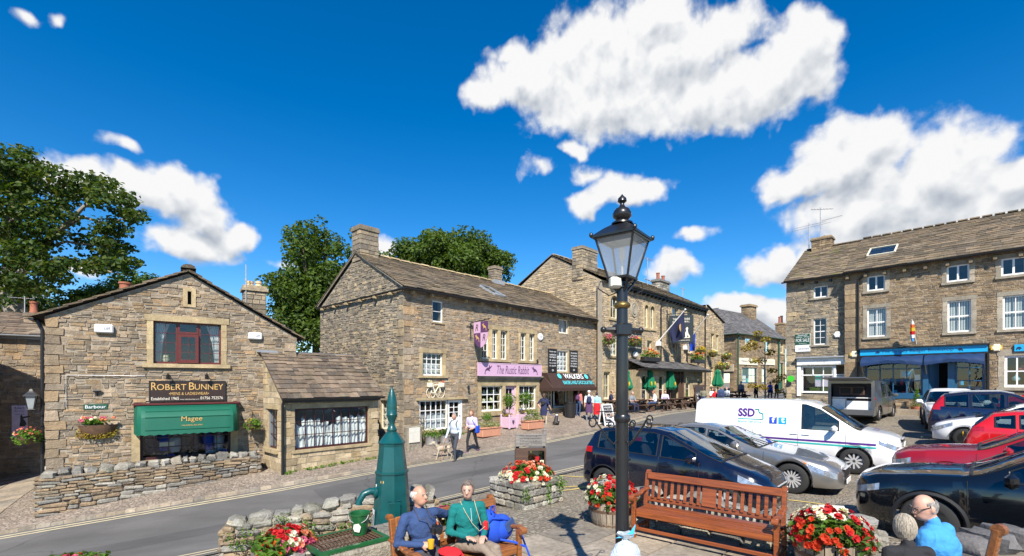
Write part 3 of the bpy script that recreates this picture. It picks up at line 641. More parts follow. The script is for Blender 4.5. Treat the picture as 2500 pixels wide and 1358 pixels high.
def frame_window(parent, s0, s1, z0, z1, nx, nz, frame='white_paint', fw=.05, bar=.02, rec=.10, gl='window_glass', curtain=None, name='window', meet=None, y0=0.0, deep=.05, barx=None, loc=(0, 0, 0), rotz=0.0, pane='pane'):
 mb = MB(); y = y0+rec
 for (a, b, c, d) in ((s0, s0+fw, z0, z1), (s1-fw, s1, z0, z1), (s0+fw, s1-fw, z0, z0+fw*1.25), (s0+fw, s1-fw, z1-fw, z1)): mb.box(a, b, y, y+deep, c, d)
 xs_ = barx or [s0+fw+(s1-s0-2*fw)*i/nx for i in range(1, nx)]
 for x in xs_: mb.box(x-bar/2, x+bar/2, y+.008, y+.035, z0+fw*1.25, z1-fw)
 for i in range(1, nz):
  z = z0+fw*1.25+(z1-z0-2.25*fw)*i/nz; w = bar if meet is None or i != meet else bar*2.1
  mb.box(s0+fw, s1-fw, y+.005, y+.038, z-w/2, z+w/2)
 o = mb.build(name, M[frame], parent, loc, rotz)
 g = MB(); g.poly([(s0+fw*.5, y+.026, z0+fw*.6), (s1-fw*.5, y+.026, z0+fw*.6), (s1-fw*.5, y+.026, z1-fw*.5), (s0+fw*.5, y+.026, z1-fw*.5)]); g.build(pane, M[gl], o)
 if curtain:
  c = MB(); kind, mt = curtain if isinstance(curtain, tuple) else (curtain, 'net_curtain')
  def folds(xa, xb, za, zb, yy, amp=.025, n=14, pinch=0.0):
   P = []
   for i in range(n+1):
    f = i/n; P.append((f, yy+amp*math.sin(i*1.9)))
   lev = [(za, 0), ((za*2+zb)/3, pinch*.9), ((za+zb)/2, pinch), (zb, 0)]; V = []
   for (zz, p) in lev:
    for f, yv in P: V.append((xa+(xb-xa)*f*(1-p), yv, zz))
   k = n+1; c.add(V, [(r*k+i, r*k+i+1, (r+1)*k+i+1, (r+1)*k+i) for r in range(3) for i in range(n)], 0, True)
  if kind == 'full': folds(s0, s1, z0, z1, y+.15)
  elif kind == 'half': folds(s0, s1, z0, z0+(z1-z0)*.55, y+.15)
  elif kind == 'sides':
   w = (s1-s0)*.3; folds(s0, s0+w, z0, z1, y+.16, pinch=.6);
   V0 = len(c.v); folds(-s1, -s1+w, z0, z1, y+.16, pinch=.6)
   for i in range(V0, len(c.v)): x_, y_, z_ = c.v[i]; c.v[i] = (-x_, y_, z_)
  elif kind == 'blind':
   n = int((s1-s0)/.09)
   for i in range(n): x = s0+(s1-s0)*(i+.5)/n; c.box(x-.038, x+.038, y+.12, y+.13, z0, z1)
  elif kind == 'top': c.box(s0, s1, y+.1, y+.11, z0+(z1-z0)*.62, z1)
  c.build('curtain' if kind != 'blind' else 'blind', M[mt], o)
 return o
def surround(mb, s0, s1, z0, z1, w=.14, lint=.2, sill=.12, p=.03, over=.1, m=0, jamb=True):
 mb.box(s0-w-over*.3, s1+w+over*.3, -p-.012, .06, z1, z1+lint, m)
 mb.box(s0-w-over*.5, s1+w+over*.5, -p-.075, .1, z0-sill, z0-.002, m)
 if jamb:
  n = max(2, int((z1-z0)/.42))
  for side in (0, 1):
   for i in range(n):
    a = z0+(z1-z0)*i/n+.003; b = z0+(z1-z0)*(i+1)/n-.003; ww = w*(1.0 if i % 2 else .93)
    mb.box(*((s0-ww, s0+.002) if side == 0 else (s1-.002, s1+ww)), -p-rnd.uniform(0, .006), .08, a, b, m)
def gutter(mb, p0, p1, r=.06, m=0):
 p0, p1 = Vector(p0), Vector(p1); d = (p1-p0).normalized(); side = Vector((0, 0, 1)).cross(d)
 pts = [(r*math.cos(t), r*math.sin(t)) for t in [math.pi+math.pi*i/6 for i in range(7)]]
 A = [p0+side*x+Vector((0, 0, z)) for x, z in pts]; B = [p1+side*x+Vector((0, 0, z)) for x, z in pts]
 mb.add(A+B, [(i, i+1, 8+i, 7+i) for i in range(6)]+[tuple(range(7)), tuple(range(13, 6, -1))], m)
 mb.box(-1, 1, -1, 1, -1, 1, m, Matrix.Translation((p0+p1)/2+Vector((0, 0, .0))) @ d.to_track_quat('X', 'Z').to_matrix().to_4x4() @ Matrix.Diagonal(((p1-p0).length/2, r*.95, .012, 1)))
def chimney(parent, c, w, d, z0, z1, mat='grey_rubble', pots=(), rotz=0.0, cap=.1, name='chimney', caph=.14, course=(.12, .2)):
 mb = MB(); z = z0
 mb.box(-w/2+.02, w/2-.02, -d/2+.02, d/2-.02, z0, z1, 1)
 while z < z1-.02:
  h = min(rnd.uniform(*course), z1-z)
  for (L, rot) in ((w, 0), (d, 90), (w, 180), (d, 270)):
   T = RZ(R(rot)); off = (d if rot % 180 == 0 else w)/2; s = -L/2
   while s < L/2-.02:
    l = rnd.uniform(.22, .5); e = min(s+l, L/2)
    if L/2-e < .12: e = L/2
    y = -off-rnd.uniform(0, .015)
    A = [(s+.006, y+.03, z+.006), (e-.006, y+.03, z+.006), (e-.006, y+.03, z+h-.006), (s+.006, y+.03, z+h-.006)]
    B = [(s+.016, y, z+.016), (e-.016, y, z+.016), (e-.016, y, z+h-.016), (s+.016, y, z+h-.016)]
    mb.add([T @ Vector(p) for p in A+B], [(4, 5, 6, 7), (0, 1, 5, 4), (1, 2, 6, 5), (2, 3, 7, 6), (3, 0, 4, 7)], 0); s = e
  z += h
 mb.box(-w/2-cap, w/2+cap, -d/2-cap, d/2+cap, z1, z1+caph, 0)
 mb.box(-w/2-cap*.4, w/2+cap*.4, -d/2-cap*.4, d/2+cap*.4, z1+caph+.002, z1+caph+.1, 0)
 o = mb.build(name, [M[mat], M['dark_mortar']], parent, c, rotz)
 for (x, y, r, h, mt) in pots:
  p = MB(); b = z1+caph+.1; p.lathe([(r*1.1, b), (r*1.12, b+.06), (r*.95, b+.09), (r*.9, b+h-.1), (r*1.1, b+h-.08), (r*1.1, b+h), (r*.8, b+h), (r*.75, b+h-.2)], 14, (x, y, 0)); p.build('chimney_pot', M[mt], o)
 return o
def rock(mb, c, d, m=0, jit=.16, Mx=None):
 T = Matrix.Translation(c) @ (Mx.to_4x4() if Mx is not None else Matrix()); V = []; nu, nv = 9, 6; ph0 = rnd.uniform(0, 1)
 for i in range(nv+1):
  a = math.pi*i/nv
  for j in range(nu):
   t = 2*math.pi*(j+ph0)/nu; sp = lambda v, e: math.copysign(abs(v)**e, v); k = 1+(rnd.uniform(-jit, jit) if 0 < i < nv else 0)
   V.append(T @ Vector((d[0]/2*sp(math.sin(a), .6)*sp(math.cos(t), .6)*k, d[1]/2*sp(math.sin(a), .6)*sp(math.sin(t), .6)*k, -d[2]/2*sp(math.cos(a), .7)*k)))
 mb.add(V, [(i*nu+j, i*nu+(j+1) % nu, (i+1)*nu+(j+1) % nu, (i+1)*nu+j) for i in range(nv) for j in range(nu)], m, True)
def drystone(name, label, p0, p1, h0, h1, thick, zb0=None, zb1=None, course=(.07, .14), length=(.18, .5), cope=(.2, .36), mat='drystone', core='dark_mortar', cat='stone wall', ends=True, coping=True, sharp=38, copemat='limestone', roughness=1.0, coph=(.16, .3)):
 p0, p1 = Vector(p0), Vector(p1); L = (p1-p0).length; ang = math.atan2(p1.y-p0.y, p1.x-p0.x)
 za = gz(*p0)-.05 if zb0 is None else zb0; zb = gz(*p1)-.05 if zb1 is None else zb1
 o = thing(name, label, cat, (p0.x, p0.y, za), ang); dz = zb-za
 base = lambda s: dz*s/L; H = lambda s: h0+(h1-h0)*s/L
 mb = MB(); c = MB(); t = thick/2
 mb.add([(0, -t+.05, 0), (L, -t+.05, dz), (L, t-.05, dz), (0, t-.05, 0), (0, -t+.05, h0), (L, -t+.05, dz+h1), (L, t-.05, dz+h1), (0, t-.05, h0)], [(3, 2, 1, 0), (4, 5, 6, 7), (0, 1, 5, 4), (1, 2, 6, 5), (2, 3, 7, 6), (3, 0, 4, 7)], 1)
 f = 0.0
 hm = max(h0, h1)
 def blk(x, y, z, l, d, h, rz=0.0):
  V0 = len(mb.v); mb.cbox((x, y, z), (l, d, h), 0, Matrix.Rotation(rz+rnd.uniform(-.05, .05)*roughness, 3, 'Z') @ Matrix.Rotation(rnd.uniform(-.07, .07)*roughness, 3, 'Y'), min(.03, h*.3))
  for i in range(V0, len(mb.v)): a, b_, c_ = mb.v[i]; k = .009*roughness; mb.v[i] = (a+rnd.uniform(-k, k), b_+rnd.uniform(-k, k), c_+rnd.uniform(-k, k))
 for side in (-1, 1):
  z = 0.0
  while z < hm-.02:
   h = rnd.uniform(*course); s = -rnd.uniform(0, .1)
   while s < L-.03:
    l = min(rnd.uniform(*length)*(.6+.4*min(1, h/course[1])+.1), L-s);
    if L-(s+l) < .1: l = L-s
    if z+h*.6 < H(s+l/2): blk(s+l/2, side*(t-.09)+rnd.uniform(-.015, .02)*-side, base(s+l/2)+z+h/2, l-.012, .2, h-.008)
    s += l
   z += h
 if ends:
  for x, Hh, b0 in ((0, h0, 0), (L, h1, dz)):
   z = 0
   while z < Hh-.03:
    h = min(rnd.uniform(*course)*1.3, Hh-z); blk(x, rnd.uniform(-.02, .02), b0+z+h/2, .2, thick*.96, h-.008); z += h
 mb.build('wall_body', [M[mat], M[core]], o, sharp=sharp)
 if coping:
  s = 0.0
  while s < L:
   w = rnd.uniform(*cope)*rnd.uniform(.7, 1.2); w = min(w, max(.14, L-s)); hh = rnd.uniform(*coph)
   rock(c, (s+w/2, rnd.uniform(-.02, .02), base(s+w/2)+H(s+w/2)+hh/2-.05), (w*1.04, thick*rnd.uniform(.85, 1.12), hh), 0, .17, Matrix.Rotation(rnd.uniform(-.25, .25), 3, 'Y')); s += w
  c.build('coping', M[copemat], o, sharp=sharp)
 return o
# -- foliage
NR = np.random.default_rng(5)
def unit(n):
 v = NR.normal(size=(n, 3)); return v/np.linalg.norm(v, axis=1, keepdims=True)
def leaves(name, clumps, size, mat, parent=None, up=.5, shell=.45, loc=None, aspect=.62):
 C = []; O = []
 for c, r, n in clumps:
  d = unit(n); k = shell+(1-shell)*NR.random((n, 1))**.6; off = d*k*np.asarray(r); C.append(np.asarray(c)+off); O.append(d)
 C = np.concatenate(C); O = np.concatenate(O); n = len(C)
 nrm = O*.6+unit(n)*.75+np.array([0, 0, up]); nrm /= np.linalg.norm(nrm, axis=1, keepdims=True)
 ax = np.cross(nrm, unit(n)); ax /= np.linalg.norm(ax, axis=1, keepdims=True)+1e-9; bx = np.cross(nrm, ax)
 s = size*NR.uniform(.65, 1.35, (n, 1))
 V = np.stack([C-ax*s*.5, C-bx*s*aspect*.5+nrm*s*.1, C+ax*s*.5, C+bx*s*aspect*.5+nrm*s*.1], 1).reshape(-1, 3)
 return mesh_np(name, V, np.arange(4*n).reshape(-1, 4), mat, parent, loc)
def blooms(name, P, D, size, mat, parent=None, petals=7):
 Vs = [];
 for p, d in zip(P, D):
  d = Vector(d).normalized(); a = d.orthogonal().normalized(); b = d.cross(a); p = Vector(p); s = size*rnd.uniform(.75, 1.2)
  for ring, (rr, hh, tilt) in enumerate(((.5, 0, .12), (.33, .14, .3))):
   for k in range(petals-ring*2):
    t = 2*math.pi*(k+rnd.random()*.5)/(petals-ring*2); o = a*math.cos(t)+b*math.sin(t); q = a*-math.sin(t)+b*math.cos(t)
    Vs += [p+d*s*hh*.6, p+o*s*rr*.65+q*s*.24+d*s*(hh+tilt*.7), p+o*s*rr*1.1+d*s*(hh+tilt*.4), p+o*s*rr*.65-q*s*.24+d*s*(hh+tilt*.7)]
 V = np.array([tuple(v) for v in Vs]); return tag(mesh_np(name, V, np.arange(len(V)).reshape(-1, 4), mat, parent), kind='stuff')
def bloom_dome(parent, c, r, n, cols, size, low=.0, name='flowers'):
 by = {}; n = int(n*1.7); size *= .74
 seeds = [(unit(1)[0], k) for k in cols for _ in range(2)]
 for i in range(n):
  d = unit(1)[0]; d[2] = abs(d[2])*(1-low)+low*.3-(.25 if rnd.random() < .25 else 0)
  d /= np.linalg.norm(d); col = max(seeds, key=lambda s: float(np.dot(s[0], d))+rnd.uniform(-.25, .25))[1]
  by.setdefault(col, []).append((np.asarray(c)+d*np.asarray(r)*rnd.uniform(.92, 1.08), d))
 for col, L in by.items(): blooms(name, [p for p, d in L], [d for p, d in L], size, M['petal_'+col], parent)
def hanging_basket(label, loc, r, cols, group='hanging baskets along the street', bracket=None, rotz=0.0, n=26, size=.07, leaf='leaf_bright', trail=.3, name='hanging_basket'):
 o = thing(name, label, 'hanging basket', loc, rotz, group)
 mb = MB(); mb.lathe([(.02, -r*.95), (r*.55, -r*.75), (r*.8, -r*.3), (r*.85, 0), (r*.75, 0)], 12); mb.build('basket', M['rust'], o)
 cl = [((rnd.uniform(-.4, .4)*r, rnd.uniform(-.4, .4)*r, r*.15), (r*.8, r*.8, r*.5), 60) for _ in range(5)]
 cl += [((math.cos(t)*r*.85, math.sin(t)*r*.85, -r*trail*rnd.uniform(.3, 1.5)), (r*.35, r*.35, r*.6), 26) for t in np.linspace(0, 6.28, 9)]
 leaves('foliage', cl, .06 if r < .25 else .075, M[leaf], o); bloom_dome(o, (0, 0, r*.1), (r, r, r*.75), n, cols, size)
 if bracket:
  b = MB(); h = bracket; b.tube([(0, .0, 0), (0, 0, h)], .008, 5); b.tube([(0, 0, h), (0, r+.12, h+.02)], .012, 5); b.tube([(0, r+.12, h+.1), (0, r+.12, h-.3)], .012, 5); b.tube([(0, .05, h), (0, r+.12, h-.28)], .008, 5); b.build('bracket', M['gutter_black'], o)
 return o
def limb(mb, p, d, l, r, depth, tips, spread=.55, n=5, shrink=.72, up=.12, kids=(2, 3)):
 pts = [p]; rs = [r]; q = p.copy(); dd = d.copy()
 for i in range(n):
  dd = (dd+Vector((rnd.uniform(-.2, .2), rnd.uniform(-.2, .2), rnd.uniform(-.12, .16)+up*.3))).normalized(); q = q+dd*(l/n); pts.append(q); rs.append(r*(1-.45*(i+1)/n))
  if depth <= 1 and i > 1: tips.append(q.copy())
 mb.tube(pts, rs, 7 if r > .06 else 5, 0, cap=False)
 if depth <= 0: tips.append(q); return
 for k in range(rnd.randint(*kids)):
  v = Vector(unit(1)[0]); e = (dd+v*spread+Vector((0, 0, up))).normalized(); limb(mb, q-dd*l*rnd.uniform(0, .25), e, l*shrink*rnd.uniform(.8, 1.15), rs[-1]*.85, depth-1, tips, spread, n, shrink, up, kids)
def tree(label, loc, h, crown, clumps, leaf='tree_leaf', size=.26, trunk=.35, group=None, seed=1, per=150, name='broadleaf_tree', extra=(), bark='bark', fill=(.5, 1.0), cr=(.75, 1.35), lower=-.35):
 global NR
 rnd.seed(seed); NR = np.random.default_rng(seed)
 o = thing(name, label, 'tree', loc, 0, group); mb = MB(); tips = []
 dx, dy, cz, rx, ry, rz = crown
 z0 = cz-rz*.75
 mb.tube([(0, 0, -.3), (0, 0, .2), (dx*.1, dy*.1, z0*.5), (dx*.4, dy*.4, z0), (dx*.8, dy*.8, cz), (dx, dy, cz+rz*.6)], [trunk*1.35, trunk, trunk*.85, trunk*.7, trunk*.4, trunk*.1], 9, 0, False)
 cl = []
 for i in range(clumps):
  d = unit(1)[0];
  if d[2] < lower: d[2] = -d[2]*.6
  k = rnd.uniform(*fill); c = np.array([dx, dy, cz])+d*np.array([rx, ry, rz])*k*rnd.uniform(.85, 1.06)
  r = rnd.uniform(*cr); cl.append((c, (r, r, r*.62), int(per*r*r/1.0)))
  if rnd.random() < .5:
   a = Vector((dx*.6, dy*.6, z0+(c[2]-z0)*.35)); b = Vector(c); m_ = a.lerp(b, .5)+Vector((0, 0, -.1*(b-a).length)); mb.tube([a, m_, b], [trunk*.28, trunk*.18, trunk*.05], 5, 0, False)
 for e in extra: cl.append(e)
 mb.build('trunk', M[bark], o); leaves('crown', cl, size, M[leaf], o)
 return o
def shrub(o, c, r, n, size, mat, parts=6, name='foliage'):
 cl = [((c[0]+rnd.uniform(-.5, .5)*r[0], c[1]+rnd.uniform(-.5, .5)*r[1], c[2]+rnd.uniform(-.4, .5)*r[2]), (r[0]*.62, r[1]*.62, r[2]*.55), n//parts) for _ in range(parts)]
 return leaves(name, cl, size, M[mat], o)

# -- signs
def sign(name, label, cat, pl, px, mat, texts=(), off=0.0, thick=.05, border=None, group=None, rect=None, bev=0.0):
 s0, s1, z0, z1 = rect or pl.rect(*px, off=off+thick)
 q = pl.w(s0, off); o = thing(name, label, cat, (q.x, q.y, z0), pl.ang, group); w, h = s1-s0, z1-z0
 mb = MB(); mb.cbox((w/2, -thick/2, h/2), (w, thick, h), 0, None, bev or min(.008, thick*.3)); mb.build('board', M[mat], o)
 if border:
  f = MB(); b = .035 if h > .3 else .018
  for (a, c, d, e) in ((0, w, 0, b), (0, w, h-b, h), (0, b, b, h-b), (w-b, w, b, h-b)): f.box(a+.004, c-.004, -thick-.012, -thick+.001, d+.004, e-.004)
  f.build('border', M[border], o)
 for t in texts:
  txt, fx0, fx1, fz0, fz1, mt = t[:6]; lettering(txt, M[mt], o, fx0*w, fx1*w, fz0*h, fz1*h, -thick-.004, *(t[6:7]))
 return o, w, h
# -- the menswear shop with its gable to the street
BUN = Plane(-12.75, 13.0, .8245, .566)
W_ = BUN.p(722, 860)[0]; ZB = -2.0
aL = BUN.p(112, 771)[1]; sA, zA = BUN.p(460, 668); aR = BUN.p(722, 824)[1]
def gableB(s): return aL+(zA-aL)*s/sA if s < sA else zA+(aR-zA)*(s-sA)/(W_-sA)
bun = thing('menswear_shop', 'rubble stone shop with its gable to the road, green awning and red framed upper window', 'shop building', (*BUN.o, 0), BUN.ang)
up = BUN.rect(374, 788, 540, 889); low = BUN.rect(342, 1040, 563, 1118); slit = BUN.rect(458, 712, 467, 744)
low = (low[0], low[1], low[2], low[3])
OPB = [(*up, .0), (*low, .0), (*slit, .06)]
stone_wall('wall', 'tan_rubble', W_, ZB, gableB, OPB, bun, kinks=(sA,), breaks=(sA,), course=(.055, .15), length=(.12, .46), proud=(.001, .03), qsize=(.42, .28), qh=.25, quoin=(1, 1), wmat='tan_rubble')
stone_wall('wall', 'tan_rubble', 8.0, ZB, aL, [(5.2, 6.4, -.1, 1.7), (2.6, 3.5, ZB+.7, 1.1)], bun, (0, 8.0, 0), -math.pi/2, quoin=(0, 0))
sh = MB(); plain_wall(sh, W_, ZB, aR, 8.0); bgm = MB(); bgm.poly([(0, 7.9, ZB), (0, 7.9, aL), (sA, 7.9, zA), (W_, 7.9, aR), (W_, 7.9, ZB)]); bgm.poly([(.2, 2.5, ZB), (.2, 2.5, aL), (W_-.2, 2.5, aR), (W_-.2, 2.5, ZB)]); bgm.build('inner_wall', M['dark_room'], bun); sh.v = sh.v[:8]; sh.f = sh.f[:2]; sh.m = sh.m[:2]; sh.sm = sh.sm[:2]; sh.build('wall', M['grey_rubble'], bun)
d = MB()
surround(d, up[0], up[1], up[2], up[3], .16, .19, .12, .03, .18)
d.box(slit[0]-.12, slit[0], -.04, .1, slit[2]-.08, slit[3]+.1); d.box(slit[1], slit[1]+.12, -.04, .1, slit[2]-.08, slit[3]+.1); d.box(slit[0]+.001, slit[1]-.001, -.038, .1, slit[3], slit[3]+.1); d.box(slit[0]+.001, slit[1]-.001, -.038, .1, slit[2]-.08, slit[2])
d.box(low[0]-.1, low[1]+.1, -.12, .1, low[2]-.13, low[2]-.003); d.box(low[0]-.2, low[0]-.002, -.035, .1, low[2], low[3]+.05); d.box(low[1]+.002, low[1]+.2, -.035, .1, low[2], low[3]+.05)
d.split('window_surround', M['gold_dressing'], bun)
rb = MB(); rb.poly([(slit[0], .15, slit[2]), (slit[1], .15, slit[2]), (slit[1], .15, slit[3]), (slit[0], .15, slit[3])]); rb.build('slit_vent', M['dark_room'], bun)
w3 = (up[1]-up[0]); xa, xb = up[0]+w3*.345, up[0]+w3*.655
frame_window(bun, up[0], xa, up[2], up[3], 2, 4, 'maroon_paint', .05, .014, .1); frame_window(bun, xb, up[1], up[2], up[3], 2, 4, 'maroon_paint', .05, .014, .1)
cw = frame_window(bun, xa+.004, xb-.004, up[2]+.03, up[2]+(up[3]-up[2])*.72, 2, 3, 'maroon_paint', .085, .014, .02, deep=.06); frame_window(bun, xa+.004, xb-.004, up[2]+(up[3]-up[2])*.73, up[3], 1, 1, 'maroon_paint', .05, .014, .08)
for (x0, x1, fl) in ((up[0]+.04, up[0]+w3*.2, 0), (up[1]-w3*.2, up[1]-.04, 1)):
 cu = MB(); V = []; n = 16; h = up[3]-up[2]
 for (fz, k) in ((0, .45), (.25, .5), (.5, .62), (.75, .85), (1, 1.15)):
  for i in range(n+1):
   f = i/n; wd = (x1-x0)*k; V.append(((x0+wd*f) if not fl else (x1-wd*f), .3+.03*math.sin(i*2.1), up[2]+.05+h*fz*.93))
 cu.add(V, [(r*(n+1)+i, r*(n+1)+i+1, (r+1)*(n+1)+i+1, (r+1)*(n+1)+i) for r in range(4) for i in range(n)], 0, True); cu.build('curtain', M['white_cloth'], bun)
vs = MB(); vs.lathe([(.05, 0), (.09, .08), (.06, .2), (.075, .22)], 12, (up[0]+.3, .33, up[2]+.06)); vs.build('vase', M['petal_white'], bun)
frame_window(bun, low[0], low[1], low[2], low[3], 7, 3, 'dark_maroon', .06, .025, .16, 'shop_glass')
dm = MB()                            
for i in range(7):
 x = low[0]+.25+i*(low[1]-low[0]-.4)/6.5; z = low[2]+.1+rnd.uniform(0, .1); k = rnd.uniform(.8, 1.1); mi = i % 4
 dm.lathe([(.11*k, z), (.15*k, z+.12), (.17*k, z+.3), (.19*k, z+.42), (.13*k, z+.5), (.05, z+.53), (.05, z+.6)], 10, (x, .55+rnd.uniform(0, .15), 0), mi, None, 1, .6)
for i in range(9): x = rnd.uniform(low[0]+.1, low[1]-.3); dm.box(x, x+.24, .42, .6, low[2]+.02, low[2]+.08+rnd.uniform(0, .1), rnd.randint(0, 3))
dm.box(low[0]+.45, low[0]+.83, .36, .37, low[2]+.34, low[2]+.48, 4)
dm.build('shop_display', [M['navy'], M['blue_nylon'], M['pale_shirt'], M['charcoal'], M['cream_letter']], bun)
bp = MB(); bp.box(low[0], low[1], 1.0, 1.02, low[2]-.3, low[3]+.3); bp.build('display_back', M['dark_room'], bun)
fl = MB()
for (s0, e0, s1, e1, side) in ((-.22, aL-.1, sA, zA, 0), (W_+.2, aR-.09, sA, zA, 1)):
 S = math.hypot(s1-s0, e1-e0)
 slates('roof', 'stone_slate', (s0, -.14, e0+.04), (0, 1, 0), (s1-s0, 0, e1-e0), 8.2, S, bun, th=.045, jag=.03, row=(.36, .26))
ridge('ridge_tiles', (sA, -.2, zA+.17), (sA, 8, zA+.17), 'stone_slate', bun, .2)
tg = MB(); gutter(tg, (-.28, -.1, aL-.1), (-.28, 8, aL-.1)); tg.tube([(-.2, .12, aL-.12), (-.09, .12, aL-.4), (-.09, .12, ZB)], .045, 8); tg.build('gutter', M['gutter_black'], bun)
sc_, zc_ = BUN.p(622, 720, -2.0); chimney(bun, (sc_, 2.2, 0), .72, .62, zc_-1.6, zc_+.12, 'grey_rubble', ((-.13, 0, .11, .2, 'pot_buff'), (.15, 0, .11, .22, 'pot_buff')), cap=.07, caph=.1)
s_, z_ = BUN.p(305, 700, -3.2); pm = MB(); pm.lathe([(.16, z_-1.2), (.16, z_+.08), (.19, z_+.1), (.19, z_+.16), (.13, z_+.16)], 14, (s_, 3.3, 0)); pm.build('chimney_pot', M['pot_red'], bun)
an = MB(); q = Vector((sc_-.3, 1.85, zc_)); an.tube([q+Vector((0, 0, -.7)), q+Vector((0, 0, 1.05))], .018, 6); an.tube([q+Vector((0, 0, .45)), q+Vector((0, 0, .55))], .035, 6); an.build('aerial_mast', M['zinc'], bun)
wi = MB(); z0 = BUN.p(0, 916)[1]; a = BUN.p(162, 916); b = BUN.p(355, 918); c = BUN.p(160, 995); wi.tube([(a[0], -.05, c[1]), (a[0], -.05, a[1]), (b[0], -.05, b[1])], .009, 5); wi.split('cable', M['zinc'], bun)
# side window and little white bay in the lane
frame_window(bun, 5.2, 6.4, -.1, 1.7, 3, 4, loc=(0, 8.0, 0), rotz=-math.pi/2)
by = MB(); by.box(5.15, 6.45, -.3, 0, -.2, -.1); by.box(5.2, 6.4, -.22, 0, 1.7, 1.78); by.build('bay_sill', M['white_paint'], bun, (0, 8, 0), -math.pi/2)

o, w, h = sign('shop_sign', 'dark brown shop fascia with gold lettering above the green awning', 'sign', BUN, (363, 930, 551, 980), 'brown_board',
  [('R', .03, .098, .56, .92, 'gold_leaf'), ('OBERT', .10, .47, .56, .84, 'gold_leaf'), ('B', .505, .575, .56, .92, 'gold_leaf'), ('UNNEY', .58, .965, .56, .84, 'gold_leaf'), ('•MENS & LADIESWEAR•', .25, .77, .31, .45, 'gold_leaf'), ('Established 1965', .03, .375, .08, .22, 'cream_letter'), ('www.robertbunney.co.uk', .39, .64, .06, .13, 'cream_letter'), ('01756 752576', .655, .96, .08, .22, 'cream_letter')], .02, .06, 'black_board')
for fx, side in ((410, 'left'), (505, 'right')):
 s, z = BUN.p(fx, 918, .3); q = BUN.w(s); l = thing('spotlight', f'small black spotlight over the {side} half of the gold lettered shop fascia', 'spotlight', (q.x, q.y, z), BUN.ang, 'spotlights over the shop fascia')
 mb = MB(); mb.tube([(0, 0, .05), (0, -.18, .08), (0, -.3, .02)], .014, 6); mb.lathe([(.02, 0), (.05, .01), (.05, .07), (.03, .09)], 10, (0, .0, .01), M=Matrix.Rotation(R(90), 3, 'X')); mb.build('arm', M['black_paint'], l)
 hd = MB(); hd.tube([(.0, -.3, .05), (0, -.24, -.08)], [.035, .06], 10); hd.build('lamp_head', M['black_paint'], l)
for (x0, y0, x1, y1, sd) in ((230, 792, 277, 813, 'left'), (606, 812, 640, 829, 'right')):
 s0, s1, za, zb = BUN.rect(x0, y0, x1, y1, .1); q = BUN.w(s0)
 al = thing('alarm_box', f'white alarm box on the gable, {"nearest the lane" if sd == "left" else "right of the red framed window"}', 'alarm box', (q.x, q.y, za), BUN.ang, 'alarm boxes on the menswear gable')
 mb = MB(); mb.cbox(((s1-s0)/2, -.07, (zb-za)/2), (s1-s0, .14, zb-za), 0, None, .03); mb.build('case', M['white_paint'], al)
 lettering('ALARMS', M['navy_letter'], al, (s1-s0)*.5, (s1-s0)*.85, (zb-za)*.3, (zb-za)*.7, -.143)
sign('brand_sign', 'small dark green sign with white letters beside the half basket', 'sign', BUN, (203, 987, 263, 1000), 'green_sign', [('Barbour', .08, .92, .22, .8, 'white_letter')], .01, .03)
# green dutch canopy
s0, s1, z1 = BUN.p(325, 992, .3)[0], BUN.p(585, 992, .3)[0], BUN.p(450, 985)[1]
zb = BUN.p(450, 1047, .75)[1]; q = BUN.w(s0); aw = thing('shop_awning', 'dark green rounded shop awning with scalloped edge and gold maker lettering', 'awning', (q.x, q.y, 0), BUN.ang)
cx = MB(); w = s1-s0; bx = MB(); bx.box(-.02, w+.02, -.26, -.002, z1-.02, z1+.03); bx.box(0, w, -.2, -.002, z1-.1, z1-.021); bx.build('awning_box', M['maroon_paint'], aw)
prof = [(-.16, z1-.04), (-.42, z1-.07), (-.62, z1-.2), (-.74, (z1+zb)/2), (-.78, zb)]
N_ = 26; V = []
for (y, z) in prof:
 for i in range(N_+1):
  f = i/N_; e = min(f, 1-f)*w; k = min(1, e/.28); kk = math.sqrt(max(0, 1-(1-k)**2)); V.append((f*w, y*(.15+.85*kk), z+.012*math.cos(f*w/.5*6.28)*0))
n1 = N_+1
for i in range(N_+1):
 f = i/N_; e = min(f, 1-f)*w; k = min(1, e/.28); kk = math.sqrt(max(0, 1-(1-k)**2)); V.append((f*w, -.79*(.15+.85*kk), zb-.13-.03*abs(math.sin(f*math.pi*13))))
cx.add(V, [(r*n1+i, r*n1+i+1, (r+1)*n1+i+1, (r+1)*n1+i) for r in range(5) for i in range(N_)], 0, True); cx.build('canopy', M['green_awning'], aw, sharp=28)
rb_ = MB()
for f in (0, 1, 2, 3):
 y, z = prof[f+1]; rb_.tube([(.3, y-.008, z), (w-.3, y-.008, z)], .012, 5)
rb_.build('canopy_ribs', M['green_awning'], aw)
yl = -.735; a, b = BUN.p(443, 1020, .72)[0]-s0, BUN.p(494, 1020, .72)[0]-s0; zt, zl = BUN.p(468, 1016, .72)[1], BUN.p(468, 1031, .72)[1]
tm = Matrix.Translation((0, -.79, 0))
lettering('Magee', M['gold_leaf'], aw, a, b, zl, zt, -.775); lettering('TAILORING IRELAND', M['gold_leaf'], aw, a, b, zl-.1, zl-.06, -.785)
